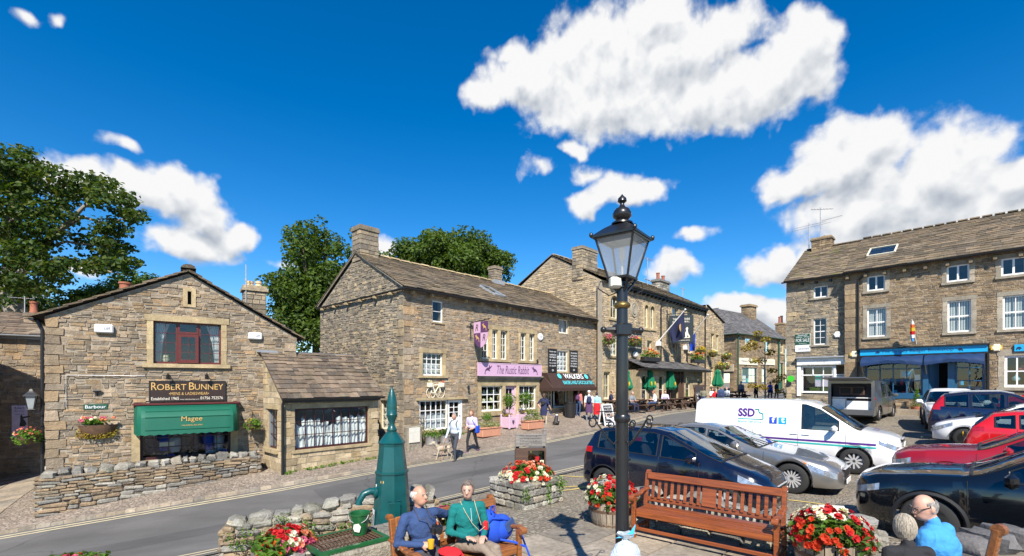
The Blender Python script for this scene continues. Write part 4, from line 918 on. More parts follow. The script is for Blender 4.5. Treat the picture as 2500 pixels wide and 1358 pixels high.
# half basket on the wall
s, z = BUN.p(237, 1045, .2); q = BUN.w(s); hb = thing('wall_basket', 'wide half round moss wall basket with pink flowers left of the green awning', 'wall basket', (q.x, q.y, z), BUN.ang)
mb = MB(); wv = BUN.p(290, 1045, .2)[0]-BUN.p(185, 1045, .2)[0]; mb.lathe([(.03, -.33), (wv*.22, -.3), (wv*.37, -.18), (wv*.46, .02), (wv*.49, .08), (wv*.44, .08)], 16, (0, 0, 0), 0, None, 1, .62, math.pi, 2*math.pi); mb.build('basket', M['rust'], hb)
leaves('moss', [((x, -.13+.12*(2*x/wv)**2, -.1-.12*(1-(2*x/wv)**2)), (.14, .1, .13), 70) for x in np.linspace(-wv*.4, wv*.4, 9)], .05, M['autumn_leaf'], hb)
shrub(hb, (0, -.14, .15), (wv*.45, .2, .13), 420, .06, 'leaf_bright', 9)
for cl, k in (('pink', 9), ('salmon', 6), ('white', 3)): blooms('flowers', [(rnd.uniform(-.4, .4)*wv, rnd.uniform(-.35, -.05), .2+rnd.uniform(0, .1)) for _ in range(k)], [(rnd.uniform(-.3, .3), -.6, 1)]*k, .09, M['petal_'+cl], hb)
s, z = BUN.p(617, 1034, .35); q = BUN.w(s, .35); hanging_basket('hanging basket of trailing greenery between the green awning and the lean-to', (q.x, q.y, z), .24, ['white', 'purple', 'yellow'], None, .36, BUN.ang, 16, .05)
s, z = BUN.p(236, 957, .1); q = BUN.w(s); wl = thing('wall_bracket', 'small black bracket lamp above the half basket', 'bracket lamp', (q.x, q.y, z), BUN.ang); mb = MB(); mb.tube([(-.08, -.08, .03), (.1, -.08, .03)], .035, 8); mb.tube([(0, -.08, 0), (0, 0, -.1)], .025, 6); mb.build('fitting', M['black_paint'], wl)
# wall lantern on the corner
q = BUN.w(-.1, .1); z = BUN.p(97, 985)[1]; ln = thing('wall_lantern', 'black wall lantern on the corner of the shop at the lane', 'lantern', (q.x-.22, q.y-.02, z), BUN.ang)
mb = MB(); mb.lathe([(.26, .25), (.17, .34), (.06, .42), (.05, .47), (.015, .5), (.02, .55)], 4, rot=R(45), sm=False); mb.lathe([(.1, -.22), (.12, -.2), (.1, -.16)], 4, rot=R(45), sm=False)
for k in range(4): t = R(45+90*k); mb.tube([(.1*math.cos(t), .1*math.sin(t), -.18), (.19*math.cos(t), .19*math.sin(t), .25)], .012, 5)
mb.tube([(0, 0, -.22), (.1, 0, -.35), (.32, 0, -.3)], .022, 6); mb.build('frame', M['black_paint'], ln); ln.scale = (.8, .8, .8)
gm = MB(); gm.lathe([(.1, -.16), (.18, .25)], 4, rot=R(45), sm=False); gm.build('glazing', M['lantern_glass'], ln)
q = BUN.w(-.35, .0); hanging_basket('cone basket of pink and white flowers hanging at the lane corner', (q.x, q.y, BUN.p(90, 1062)[1]), .27, ['white', 'pink', 'red', 'salmon'], None, .3, BUN.ang-math.pi/2, 30, .07)
# dry stone wall in front
WA = BUN.w(.0, .62); WB = BUN.w(BUN.p(628, 1130, .62)[0], .62)
drystone('garden_wall', 'dry stone wall with upright rough coping below the green awning', (WA.x, WA.y), (WB.x, WB.y), 1.02, .72, .45, BUN.p(118, 1262, .85)[1], BUN.p(628, 1168, .85)[1], course=(.06, .13), length=(.2, .55), cope=(.2, .42))

# -- house across the lane end, half in shade
LH = Plane(-21.8, 16.6, .8245, .566)
lh = thing('lane_house', 'low stone house at the lane end in shade beside the menswear shop', 'house', (*LH.o, 0), LH.ang)
zl0, zl1 = LH.p(0, 848)[1], LH.p(100, 824)[1]; sL0 = LH.p(0, 848)[0]; sL1 = LH.p(100, 824)[0]
zt_ = lambda s: .35+zl0+(zl1-zl0)*(s-sL0)/(sL1-sL0)
dr = (LH.rect(30, 985, 64, 1068))
stone_wall('wall', 'tan_rubble', 7.5, -2, zt_, [], lh, quoin=(0, 0))
zg = LH.p(50, 818)[1]; slates('roof', 'red_slate', (-.2, -.2, zg), (1, 0, 0), (0, 3.2, 1.15), 7.7, 3.3, lh, row=(.34, .26));
fl = MB(); fl.box(-.3, 7.6, -.06, .02, zg-.16, zg-.02); fl.build('flashing', M['lead'], lh); g_ = MB(); gutter(g_, (-.3, -.24, zg-.02), (7.4, -.24, zg-.02)); g_.build('gutter', M['lead'], lh)
s_, z_ = LH.p(76, 765, -1.2); chimney(lh, (s_, 1.6, 0), .5, .5, z_-1.2, z_-.12, 'tan_rubble', ((0, 0, .13, .5, 'pot_red'),), cap=.03, caph=.06)
s_, z_ = LH.p(57, 740, -1.2); an = MB(); an.tube([(s_, 1.4, z_-1), (s_, 1.4, z_+.3)], .018, 5); an.tube([(s_-.5, 1.4, z_+.22), (s_+.3, 1.4, z_+.22)], .01, 4)
for k in range(6): an.tube([(s_-.45+k*.12, 1.2, z_+.22), (s_-.45+k*.12, 1.6, z_+.22)], .006, 4)
an.build('aerial', M['zinc'], lh)
sign('lane_sign', 'tall pale hanging panel with a black figure at the lane end', 'sign', LH, (28, 990, 67, 1068), 'lilac', [('Robert', .2, .8, .88, .96, 'navy_letter'), ('Bunney', .2, .8, .78, .86, 'navy_letter'), ('COUNTRYWEAR', .2, .8, .7, .74, 'navy_letter'), ('SHOOTING', .2, .8, .16, .2, 'navy_letter'), ('OUTDOOR', .2, .8, .1, .14, 'navy_letter')], .05, .04)
fg = MB(); fg.prism([(.0, 0), (.14, 0), (.2, .08), (.16, .2), (.1, .3), (.3, .36), (.3, .4), (.08, .38), (.06, .46), (.02, .42), (.02, .2)], -.006, 0); q = LH.w(LH.p(40, 1040)[0], .1); ob = fg.build('painted_figure', M['black_board'], bpy.data.objects['lane_sign'], (.22, -.042, .42))
# unseen house added left of the view to throw shade into the lane
nb = thing('added_shade_house', 'unseen stone cottage added left of the view to shade the lane', 'house', (-25.5, 10.5, 0), 0); mb = MB()
mb.box(0, 7.6, 0, 5.6, -3, 4.9); mb.prism([(0, 0), (5.6, 0), (2.8, 2.0)], 0, 7.6, 0, Matrix.Translation((7.6, 0, 4.9)) @ RZ(R(90))); mb.build('wall', M['tan_rubble'], nb); slates('roof', 'stone_slate', (-.2, -.25, 4.75), (1, 0, 0), (0, 3.05, 2.17), 8, 3.75, nb); slates('roof', 'stone_slate', (-.2, 5.85, 4.75), (1, 0, 0), (0, -3.05, 2.17), 8, 3.75, nb)

# -- lean-to shop front
EXT = Plane(-7.2, 14.9, .683, .7304)
we = EXT.p(922, 1050)[0]; ze = EXT.p(760, 972)[1]; zr = 3.42; de = 1.62
ex = thing('lean_to_shop', 'small lean-to shop front with stone slate roof and dark many paned window', 'shop building', (*EXT.o, 0), EXT.ang)
ew = EXT.rect(720, 995, 900, 1091)
EB = EXT.p(690, 1200)[1]-.2
stone_wall('wall', 'ashlar', we, EB, ze, [(*ew, .0)], ex, course=(.15, .24), length=(.28, .6), proud=(.004, .018), quoin=(1, 1), qsize=(.42, .28), qh=.24, gap=.006, wave=0)
sw = (.35, 1.2, ew[2]+.02, ew[3]-.02)
stone_wall('wall', 'ashlar', de, EB, lambda s: zr-(zr-ze)*s/de, [(*sw, 0)], ex, (0, de, 0), -math.pi/2, course=(.15, .24), length=(.25, .5), proud=(.002, .012), quoin=(0, 0), gap=.006, wave=0)
stone_wall('wall', 'grey_rubble', de, EB, lambda s: ze+(zr-ze)*s/de, [], ex, (we, 0, 0), math.pi/2, quoin=(0, 0))
d = MB(); d.box(ew[0]-.12, ew[1]+.15, -.035, .1, ew[3]+.002, ew[3]+.17); d.box(ew[0]-.1, ew[1]+.1, -.06, .1, ew[2]-.09, ew[2]-.002); d.split('window_surround', M['gold_dressing'], ex)
d = MB(); d.box(sw[0]-.1, sw[1]+.1, -.03, .1, sw[3]+.002, sw[3]+.16); d.box(sw[0]-.12, sw[1]+.12, -.1, .1, sw[2]-.12, sw[2]-.002); d.split('window_surround', M['gold_dressing'], ex, (0, de, 0), -math.pi/2)
frame_window(ex, ew[0], ew[1], ew[2], ew[3], 8, 3, 'dark_maroon', .055, .022, .08, 'shop_glass'); frame_window(ex, sw[0], sw[1], sw[2], sw[3], 3, 3, 'dark_maroon', .05, .02, .08, 'shop_glass', loc=(0, de, 0), rotz=-math.pi/2)
sv = MB()
for i in range(9):          
 a = ew[0]+.05+i*(ew[1]-ew[0])/9.2; n = 8; k = rnd.uniform(.55, .78); V = []
 for fz in range(6):
  for j in range(n+1): V.append((a+(ew[1]-ew[0])/8*(j/n)+.03*math.sin(fz), .2+.03*math.sin(j*1.7+i)+.03*math.sin(fz*1.3+i), ew[2]+(ew[3]-ew[2])*k*fz/5+.04*math.sin(j*.8+i)))
 sv.add(V, [(r*(n+1)+j, r*(n+1)+j+1, (r+1)*(n+1)+j+1, (r+1)*(n+1)+j) for r in range(5) for j in range(n)], 0, True)
sv.build('dust_sheet', M['white_cloth'], ex); bk = MB(); bk.box(.05, we-.05, 1.2, 1.22, EB+.3, ze+.5); bk.box(.05, we-.05, .2, 1.2, ew[2]-.1, ew[2]-.05); bk.build('back_board', M['grey_trousers'], ex)
S = math.hypot(de+.18, zr-ze); slates('roof', 'red_slate', (-.12, -.18, ze+.02), (1, 0, 0), (0, de+.18, zr-ze), we+.2, S, ex, row=(.24, .16), wid=(.18, .42), th=.024)
ld = MB(); ld.box(-.2, .95, de-.12, de+.3, zr-.01, zr+.06); ld.box(.9, we+.05, de-.05, de+.25, zr+.0, zr+.045); ld.build('flashing', M['lead'], ex)
bw = MB(); bw.box(0, we, de+.02, de+.3, EB, zr-.02); bw.build('wall', M['grey_rubble'], ex)
g_ = MB(); gutter(g_, (-.1, -.24, ze-.0), (we+.12, -.24, ze-.0), .065); g_.tube([(-.03, -.2, ze-.05), (-.03, -.1, ze-.2), (-.03, -.1, EB)], .045, 8); g_.box(0, we, -.16, -.012, ze-.13, ze-.03); g_.build('gutter', M['gutter_black'], ex)

# -- gift shop and bakery range
RAB = Plane(-4.45, 19.5, .683, .7304)
WR = 14.3; DR = 7.5; zR = RAB.p(990, 702)[1]-.05; RBASE = -1.2; zRr = zR+2.1
ra = thing('gift_shop_range', 'long two storey rubble stone range with slate roof, pink shop sign and brown bakery awning', 'shop building', (*RAB.o, 0), RAB.ang)
R_ = RAB.rect
w1 = R_(1056, 735, 1081, 787); w2 = R_(1031, 862, 1081, 917); ta = R_(1178, 803, 1189, 875); tb = R_(1199, 801, 1213, 877); tc = R_(1221, 805, 1234, 878)
trio = R_(1176, 805, 1238, 877); duo = R_(1270, 812, 1305, 881); shl = R_(1174, 942, 1226, 1004); shr = R_(1266, 942, 1309, 1000); dor = R_(1233, 942, 1260, 1040)
wl = R_(1024, 977, 1092, 1050); wd = R_(1093, 977, 1128, 1046); w5 = R_(1364, 780, 1388, 814); w6 = R_(1360, 857, 1386, 907); be = R_(1335, 950, 1386, 995); bd = R_(1391, 950, 1430, 1018)
be = (be[0], be[1], be[2], be[3]+.05); zlo = be[3]; bd = (bd[0], bd[1], bd[2], be[3])
shl = (shl[0], shl[1], shl[2], dor[3]); shr = (shr[0], shr[1], shr[2], dor[3]); tz0, tz1 = trio[2], trio[3]; duo = (duo[0], duo[1], tz0, tz1)
OPR = [(*w1, .0), (*w2, .0), (*trio, .0), (*duo, .0), (*shl, .0), (*shr, .0), (*dor, .0), (*wl, 0), (*wd, 0), (*w5, 0), (*w6, 0), (*be, 0), (*bd, 0)]
stone_wall('wall', 'pale_rubble', WR, RBASE, zR, OPR, ra, course=(.07, .155), length=(.14, .46), qsize=(.5, .32), qh=.3, quoin=(1, 0), proud=(.002, .024))
sA2 = DR/2
gt = lambda s: zR+(zRr-zR)*(s/sA2 if s < sA2 else (DR-s)/sA2)
gwn = (DR-RAB.p(0, 0)[0]*0-.0)
GAB = Plane(*(RAB.w(0, -DR).xy), .7304, -.683)
gw = GAB.rect(929, 979, 951, 1048)
stone_wall('wall', 'grey_rubble', DR, RBASE, gt, [(*gw, 0)], ra, (0, DR, 0), -math.pi/2, kinks=(sA2,), breaks=(sA2,), course=(.07, .16), length=(.14, .42), qsize=(.46, .3), qh=.3, quoin=(0, 1))
sh = MB(); sh.poly([(WR, 0, zR), (WR, sA2, zRr), (WR, DR, zR), (WR, DR, RBASE), (WR, 0, RBASE)]); sh.poly([(0, DR, RBASE), (0, DR, zR), (WR, DR, zR), (WR, DR, RBASE)]); sh.build('wall', M['grey_rubble'], ra)
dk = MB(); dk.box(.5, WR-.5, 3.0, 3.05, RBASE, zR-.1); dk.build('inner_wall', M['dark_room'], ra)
frame_window(ra, *gw, 2, 4, 'cream_paint', .05, .02, .08, loc=(0, DR, 0), rotz=-math.pi/2, curtain='full')
S = math.hypot(sA2+.22, zRr-zR+.06)
slates('roof', 'stone_slate', (-.14, -.24, zR+.03), (1, 0, 0), (0, sA2+.24, zRr-zR+.03), WR+.3, S, ra, row=(.34, .19), wid=(.3, .7), th=.034); slates('roof', 'stone_slate', (-.14, DR+.24, zR+.03), (1, 0, 0), (0, -sA2-.24, zRr-zR+.03), WR+.2, S, ra, row=(.4, .3), wid=(.4, .8))
ridge('ridge_tiles', (-.1, sA2, zRr+.13), (WR, sA2, zRr+.13), 'gold_dressing', ra, .15, .6)
vg = MB(); vg.tube([(-.1, -.1, zR+.05), (-.1, sA2, zRr+.06)], .035, 5); vg.tube([(-.1, DR+.1, zR+.05), (-.1, sA2, zRr+.06)], .035, 5); vg.build('verge_mortar', M['mortar'], ra)
g_ = MB(); gutter(g_, (-.2, -.32, zR-.02), (WR-.05, -.32, zR-.02), .07); gutter(g_, (-.14, DR+.1, zR-.03), (-.14, -.3, zR-.03), .065); g_.build('gutter', M['gutter_black'], ra)
cb = MB()
for i in range(15):
 x = .35+i*(WR-.8)/14; cb.box(x-.05, x+.05, -.26, .02, zR-.2, zR-.09)
for i in range(6): y = .7+i*1.25; cb.box(-.24, .02, y-.05, y+.05, zR-.2, zR-.1)
cb.split('corbel', M['gold_dressing'], ra)
s_, z_ = RAB.p(889, 560, -sA2); chimney(ra, (.42, sA2, 0), .95, .75, zRr-.35, z_-.15, 'grey_rubble', cap=.05, caph=.12, course=(.16, .26))
s_, z_ = RAB.p(1209, 660, -sA2); chimney(ra, (s_, sA2, 0), .62, .55, zRr-.1, z_+.02, 'grey_rubble', cap=.05, caph=.08); fl = MB(); fl.box(s_-.42, s_+.42, sA2-.4, sA2+.3, zRr-.12, zRr+.14); fl.build('flashing', M['lead'], ra)
def skylight(par, cx, cy, w, l, O, a, u, name='skylight', fr='lead', gl='window_glass'):
 a = Vector(a).normalized(); u = Vector(u).normalized(); n = a.cross(u); n = n if n.z > 0 else -n; T = Matrix((a, u, n)).transposed().to_4x4(); T.translation = Vector(O)+a*cx+u*cy+n*.08
 mb = MB()
 for (x0, x1, y0, y1) in ((-w/2, w/2, -l/2, -l/2+.07), (-w/2, w/2, l/2-.07, l/2), (-w/2, -w/2+.07, -l/2, l/2), (w/2-.07, w/2, -l/2, l/2)): mb.box(x0, x1, y0, y1, -.08, .07, 0, T)
 o = mb.build(name, M[fr], par); g = MB(); g.box(-w/2+.05, w/2-.05, -l/2+.05, l/2-.05, -.02, .035, 0, T); g.build('pane', M['car_glass'], o); return o
skylight(ra, RAB.p(1194, 706, -1.5)[0], 1.75, .8, 1.45, (0, -.24, zR+.03), (1, 0, 0), (0, sA2+.24, zRr-zR+.03))
d = MB()
surround(d, *w2, .16, .17, .1, .03); surround(d, trio[0], trio[1], tz0, tz1, .15, .2, .13, .03); surround(d, duo[0], duo[1], tz0, tz1, .15, .2, .13, .03)
t3 = (trio[1]-trio[0])/3; x1a, x1b = ta[1]+.02, tb[0]-.02
lights3 = [(trio[0], trio[0]+t3-.11), (trio[0]+t3+.1, trio[0]+2*t3-.1), (trio[0]+2*t3+.11, trio[1])]; hd = (duo[0]+duo[1])/2; lights2 = [(duo[0], hd-.12), (hd+.12, duo[1])]
for k in (0, 1): d.box(lights3[k][1]+.002, lights3[k+1][0]-.002, -.034, .2, tz0, tz1)
d.box(lights2[0][1]+.002, lights2[1][0]-.002, -.034, .2, tz0, tz1)
pa = shl[0]-.2; pb = shr[1]+.2
d.box(pa, pb, -.05, .1, dor[3]+.003, dor[3]+.28); d.box(pa, shl[0]-.002, -.05, .1, shl[2]-.35, dor[3]); d.box(shr[1]+.002, pb, -.05, .1, shl[2]-.35, dor[3]); d.box(shl[1]+.002, dor[0]-.002, -.05, .1, dor[2]-.1, dor[3]); d.box(dor[1]+.002, shr[0]-.002, -.05, .1, dor[2]-.1, dor[3])
d.box(pa-.02, shl[1]-.0, -.07, .1, shl[2]-.22, shl[2]-.003); d.box(shr[0]+.0, pb+.02, -.07, .1, shr[2]-.22, shr[2]-.003)
d.box(wl[0]-.18, wd[1]+.25, -.14, .05, wl[3]+.005, wl[3]+.1); d.box(wl[0]-.05, wl[1]+.04, -.1, .1, wl[2]-.12, wl[2]-.004)
d.box(w1[0]-.08, w1[1]+.08, -.05, .1, w1[2]-.07, w1[2]-.003); d.box(w5[0]-.05, w5[1]+.05, -.04, .1, w5[3]+.003, w5[3]+.1); d.box(w6[0]-.1, w6[1]+.12, -.04, .1, w6[2]-.1, w6[2]-.003); d.box(w6[1]+.002, w6[1]+.17, -.03, .1, w6[2], w6[3])
d.box(be[1]+.002, bd[0]-.002, -.02, .2, bd[2], bd[3]); d.box(be[0]-.05, be[1]+.0, -.05, .1, be[2]-.1, be[2]-.003)
d.split('window_surround', M['gold_dressing'], ra)
co = MB(); fs = R_(1167, 918, 1322, 928, .2);
for i, (p, a, b) in enumerate(((.12, .0, .33), (.18, .33, .66), (.24, .66, 1.0))): co.box(pa-.05-p*.3, pb+.05+p*.3, -p, .02, fs[2]+(fs[3]-fs[2])*a+.002, fs[2]+(fs[3]-fs[2])*b)
co.build('cornice', M['grey_dressing'], ra)
frame_window(ra, *w1, 1, 2, rec=.05, curtain=None); frame_window(ra, *w2, 4, 4, rec=.08, bar=.028, curtain='half')
for (a, b) in lights3: frame_window(ra, a, b, tz0, tz1, 2, 4, rec=.09, bar=.022, fw=.045)
for (a, b) in lights2: frame_window(ra, a, b, tz0, tz1, 2, 4, rec=.09, bar=.022, fw=.045)
frame_window(ra, *shl, 3, 3, rec=.08, bar=.035, fw=.06, gl='shop_glass'); frame_window(ra, *shr, 3, 3, rec=.08, bar=.035, fw=.06, gl='shop_glass')
frame_window(ra, *wl, 5, 3, rec=.02, bar=.035, fw=.06, curtain='half'); frame_window(ra, *w5, 2, 1, rec=.1, curtain='full'); frame_window(ra, *w6, 3, 4, rec=.06, bar=.03, curtain='full')
frame_window(ra, be[0], be[0]+.55, be[2], be[3], 2, 3, 'cream_paint', rec=.1, bar=.03); frame_window(ra, be[0]+.75, be[1], be[2], be[3], 1, 1, rec=.1)
dp = MB(); dp.box(bd[0], bd[0]+.5, .12, .17, bd[2], bd[3]); dp.build('door', M['grey_dressing'], ra)
def door(par, s0, s1, z0, z1, mat, nx=2, nz=3, glass_from=.42, y=.12, name='door'):
 mb = MB(); zg = z0+(z1-z0)*glass_from
 mb.box(s0, s1, y, y+.05, z0, zg); mb.box(s0+.1, s1-.1, y-.012, y, z0+.15, zg-.12); mb.box(s0, s0+.1, y, y+.05, zg, z1); mb.box(s1-.1, s1, y, y+.05, zg, z1); mb.box(s0+.1, s1-.1, y, y+.05, z1-.1, z1)
 for i in range(1, nx): x = s0+.1+(s1-s0-.2)*i/nx; mb.box(x-.015, x+.015, y+.01, y+.04, zg, z1-.1)
 for i in range(1, nz): z = zg+(z1-.1-zg)*i/nz; mb.box(s0+.1, s1-.1, y+.012, y+.038, z-.015, z+.015)
 o = mb.build(name, M[mat], par); g = MB(); g.poly([(s0+.1, y+.025, zg), (s1-.1, y+.025, zg), (s1-.1, y+.025, z1-.1), (s0+.1, y+.025, z1-.1)]); g.build('pane', M['window_glass'], o)
 h = MB(); h.ell((s1-.06, y-.04, z0+(z1-z0)*.45), (.03, .03, .03), 8, 6); h.build('handle', M['brass'], o); return o
door(ra, dor[0]+.08, dor[1]-.08, dor[2], dor[3]-.06, 'pink_paint', 2, 3); df = MB(); df.box(dor[0], dor[0]+.078, .05, .17, dor[2], dor[3]); df.box(dor[1]-.078, dor[1], .05, .17, dor[2], dor[3]); df.box(dor[0]+.078, dor[1]-.078, .05, .17, dor[3]-.058, dor[3]); df.build('door_frame', M['pink_paint'], ra)
door(ra, wd[0]+.02, wd[1]-.08, wd[2], wd[3], 'white_paint', 2, 3, .4, .03); dfw = MB(); dfw.box(wd[1]-.078, wd[1], .0, .1, wd[2], wd[3]); dfw.build('door_frame', M['white_paint'], ra)
st = MB()                                  
for (a, b, c, dd) in (shl, shr):
 for i in range(3):
  z = c+.06+(dd-c)*i/3; st.box(a+.03, b-.03, .28, .6, z-.025, z, 0)
  for k in range(9):
   x = a+.1+(b-a-.2)*k/8.5+rnd.uniform(-.02, .02); r = rnd.uniform(.03, .065); st.lathe([(r*.7, z), (r, z+.05), (r*.9, z+.12), (r*.5, z+rnd.uniform(.13, .22))], 8, (x, .4+rnd.uniform(-.08, .1), 0), rnd.randint(1, 4))
st.build('shop_display', [M['white_paint'], M['petal_white'], M['leaf_bright'], M['pot_buff'], M['beige']], ra)

sign('shop_sign', 'lilac pink shop fascia with dark script lettering over the pink door', 'sign', RAB, (1167, 888, 1322, 919), 'pink_sign', [('The Rustic Rabbit', .27, .78, .18, .82, 'purple_paint', .25)], .2, .06, 'pink_paint')
sg = bpy.data.objects['shop_sign.001']; fw_ = R_(1167, 888, 1322, 919, .26); W2 = fw_[1]-fw_[0]; H2 = fw_[3]-fw_[2]
HARE = [(.0, .05), (.1, .0), (.12, .3), (.3, .42), (.5, .38), (.62, .3), (.66, .36), (.56, .48), (.7, .6), (.9, .86), (.82, .9), (.66, .72), (.62, .95), (.55, .96), (.54, .72), (.3, .66), (.1, .46)]
for f0, sgn in ((.09, 1), (.93, -1)):
 hm = MB(); pts = [(x*.55*sgn, z*H2*.75) for x, z in HARE]; hm.prism(pts if sgn > 0 else pts[::-1], -.004, .0); hm.build('leaping_hare', M['purple_paint'], sg, (W2*f0, -.063, H2*.12))
# hanging shield sign
s, z = RAB.p(1148, 790); q = RAB.w(s); hs = thing('hanging_sign', 'purple and pink quartered shield hanging from a black iron bracket', 'hanging sign', (q.x, q.y, z), RAB.ang)
b = MB(); b.tube([(0, -.03, .0), (0, -.03, -.75)], .025, 6); b.tube([(-.25, -.05, -.15), (.25, -.05, -.15)], .02, 6); b.tube([(0, -.03, .02), (0, -1.35, .12)], .02, 6); b.tube([(0, -.04, -.12), (0, -1.0, .08)], .01, 5); b.build('bracket', M['gutter_black'], hs)
def shield(x0, x1, z0, z1, n=8):
 w, h = 1.0, 1.28; P = [(-.5, 0), (-.5, -.55)]+[(-.5*math.cos(t), -.55-.73*math.sin(t)) for t in np.linspace(0, math.pi/2, 8)][1:]
 P = P+[(-x, z) for x, z in P[::-1][1:]]; return [(min(max(x, x0), x1), min(max(z, z0), z1)) for x, z in P]
T = Matrix.Translation((0, -.72, .02)) @ RZ(R(90)) @ Matrix.Scale(.92, 4)
for (x0, x1, z0, z1, mt) in ((-.5, 0, -.55, 0, 'purple_paint'), (0, .5, -.55, 0, 'pink_sign'), (-.5, 0, -1.3, -.55, 'pink_sign'), (0, .5, -1.3, -.55, 'purple_paint')):
 pts = []
 for p in shield(x0, x1, z0, z1):
  if not pts or (abs(p[0]-pts[-1][0])+abs(p[1]-pts[-1][1])) > 1e-4: pts.append(p)
 m_ = MB(); m_.prism(pts[::-1], -.02, .02, 0, T); m_.build('shield_quarter', M[mt], hs)
for (x, z, k) in ((-.27, -.28, 'h'), (.27, -.28, 'R'), (-.25, -.8, 'R'), (.24, -.8, 'h')):
 if k == 'h':
  m_ = MB(); m_.prism([((px_-.45)*.34+x, (pz-.5)*.4+z) for px_, pz in HARE], -.026, .026, 0, T); m_.build('gold_hare', M['gold_leaf'], hs)
 else:
  for sg_ in (1, -1): lettering('R', M['brown_board'], hs, x-.1 if sg_ > 0 else -x-.1, x+.1 if sg_ > 0 else -x+.1, z-.16, z+.16, -.027, .25, rot=T if sg_ > 0 else T @ RZ(math.pi))
# old bicycle hung up as an ornament
s0, s1, za, zb = R_(1042, 935, 1086, 972, .1); q = RAB.w(s0); bk = thing('ornamental_bicycle', 'cream painted bicycle hung on the wall above the white shop window', 'bicycle', (q.x, q.y, za), RAB.ang); w = s1-s0; h = zb-za; r = h*.36
whl = lambda cx: [(cx+r*math.cos(t), -.08, r+r*math.sin(t)) for t in np.linspace(0, 2*math.pi, 19)]
for cx in (r, w-r): mb = MB(); mb.tube(whl(cx), .014, 5, cap=False); [mb.tube([(cx, -.08, r), (cx+r*math.cos(t), -.08, r+r*math.sin(t))], .004, 4) for t in np.linspace(0, 6.28, 10)]; mb.build('wheel', M['cream_paint'], bk)
mb = MB(); A, B, C, D_ = (r, -.08, r), (w*.45, -.08, r*.9), (w*.36, -.08, h*.84), (w*.72, -.08, h*.9)
for p, q2 in ((A, B), (A, C), (B, C), (B, D_), (C, D_), (D_, (w-r, -.08, r)), (C, (w*.34, -.08, h*.97)), (D_, (w*.72, -.08, h))): mb.tube([p, q2], .022, 6)
mb.tube([(w*.72, -.25, h), (w*.72, .0, h)], .015, 5); mb.build('frame', M['cream_paint'], bk)
for x, c in ((r*.6, 'white'), (w*.8, 'salmon')): m_ = MB(); m_.cbox((x, -.12, h*.85), (w*.22, .18, h*.3), 0, None, .03); m_.build('basket', M['cream_paint'], bk); blooms('flowers', [(x+rnd.uniform(-.1, .1), -.15, h+rnd.uniform(-.02, .08)) for _ in range(8)], [(0, -.5, 1)]*8, .09, M['petal_'+c], bk)
s, z = RAB.p(1320, 823, .06); q = RAB.w(s); o = thing('alarm_bell', 'round white alarm on the wall right of the stone mullioned windows', 'alarm', (q.x, q.y, z), RAB.ang); mb = MB(); mb.lathe([(.2, 0), (.2, .07), (.15, .1)], 16, M=Matrix.Rotation(R(90), 3, 'X')); mb.build('case', M['white_paint'], o); lettering('ADT', M['navy_letter'], o, -.09, .09, -.04, .05, -.105)
for (px, words, sd) in (((1339, 852, 1360, 910), ['Freshly made', 'sandwiches', 'sausages', '& pies', 'from our family', 'to yours'], 'left'), ((1391, 856, 1411, 909), ['Home baked', 'breads', 'and delicious', 'cakes from', 'the Yorkshire', 'Dales'], 'right')):
 sign('bakery_board', f'tall black board with white words, {sd} of the small bakery window', 'sign', RAB, px, 'black_board', [(t, .12, .88, .84-.12*i, .92-.12*i, 'white_letter') for i, t in enumerate(words)]+[('o', .4, .6, .06, .14, 'white_letter')], .0, .06, group='bakery boards')
# brown bakery awning
s0, s1 = RAB.p(1332, 935, .45)[0], RAB.p(1444, 935, .6)[0]; zt = RAB.p(1388, 912)[1]; zb = RAB.p(1388, 947, .95)[1]; q = RAB.w(s0); w = s1-s0
aw = thing('bakery_awning', 'dark brown box awning with white and turquoise lettering over the bakery door', 'awning', (q.x, q.y, 0), RAB.ang); mb = MB()
pr = [(-.02, zt), (-.45, zt-.02), (-.9, zb+.08), (-.95, zb)]
V = [(i*w-(0.15-.15*k/3)*(1 if i else -1), y, z) for i in (0, 1) for k, (y, z) in enumerate(pr)]
mb.add(V, [(0, 1, 5, 4), (1, 2, 6, 5), (2, 3, 7, 6)]); mb.poly([V[0], V[3], V[2], V[1]]); mb.poly([V[4], V[5], V[6], V[7]]); mb.poly([V[0], (0, -.02, zb), V[3]]); mb.poly([V[4], V[7], (w, -.02, zb)])
mb.add([(0, -.95, zb), (w, -.95, zb), (w, -.95, zb-.17), (0, -.95, zb-.17), (0, -.02, zb), (0, -.02, zb-.17), (w, -.02, zb), (w, -.02, zb-.17)], [(3, 2, 1, 0), (0, 4, 5, 3), (1, 2, 7, 6)]); mb.build('canopy', M['brown_awning'], aw)
p0, p1 = Vector((0, -.45, zt-.02)), Vector((0, -.9, zb+.08)); uu = (p1-p0).normalized(); slope = math.atan2(p0.z-p1.z, p0.y-p1.y)
Lm = Matrix.Translation((0, -.9, zb+.08)) @ Matrix.Rotation(slope-math.pi/2, 4, 'X'); ln_ = (p1-p0).length
for (t, a, b, c, d_, mt) in (('WALKERS', .34, .78, .56, .94, 'white_letter'), ('BAKERS AND CHOCOLATIERS', .26, .96, .12, .4, 'cyan_letter')): lettering(t, M[mt], aw, a*w, b*w, c*ln_, d_*ln_, -.05, rot=Lm, bold=.012)
for f in (.24, .86): m_ = MB(); m_.lathe([(.16, 0), (.16, .01), (.1, .012), (.1, .004), (.04, .004)], 16, (f*w, -.05, ln_*.74), M=Matrix.Rotation(R(90), 3, 'X')); ob = m_.build('roundel', M['cyan_letter'], aw); ob.matrix_local = Lm
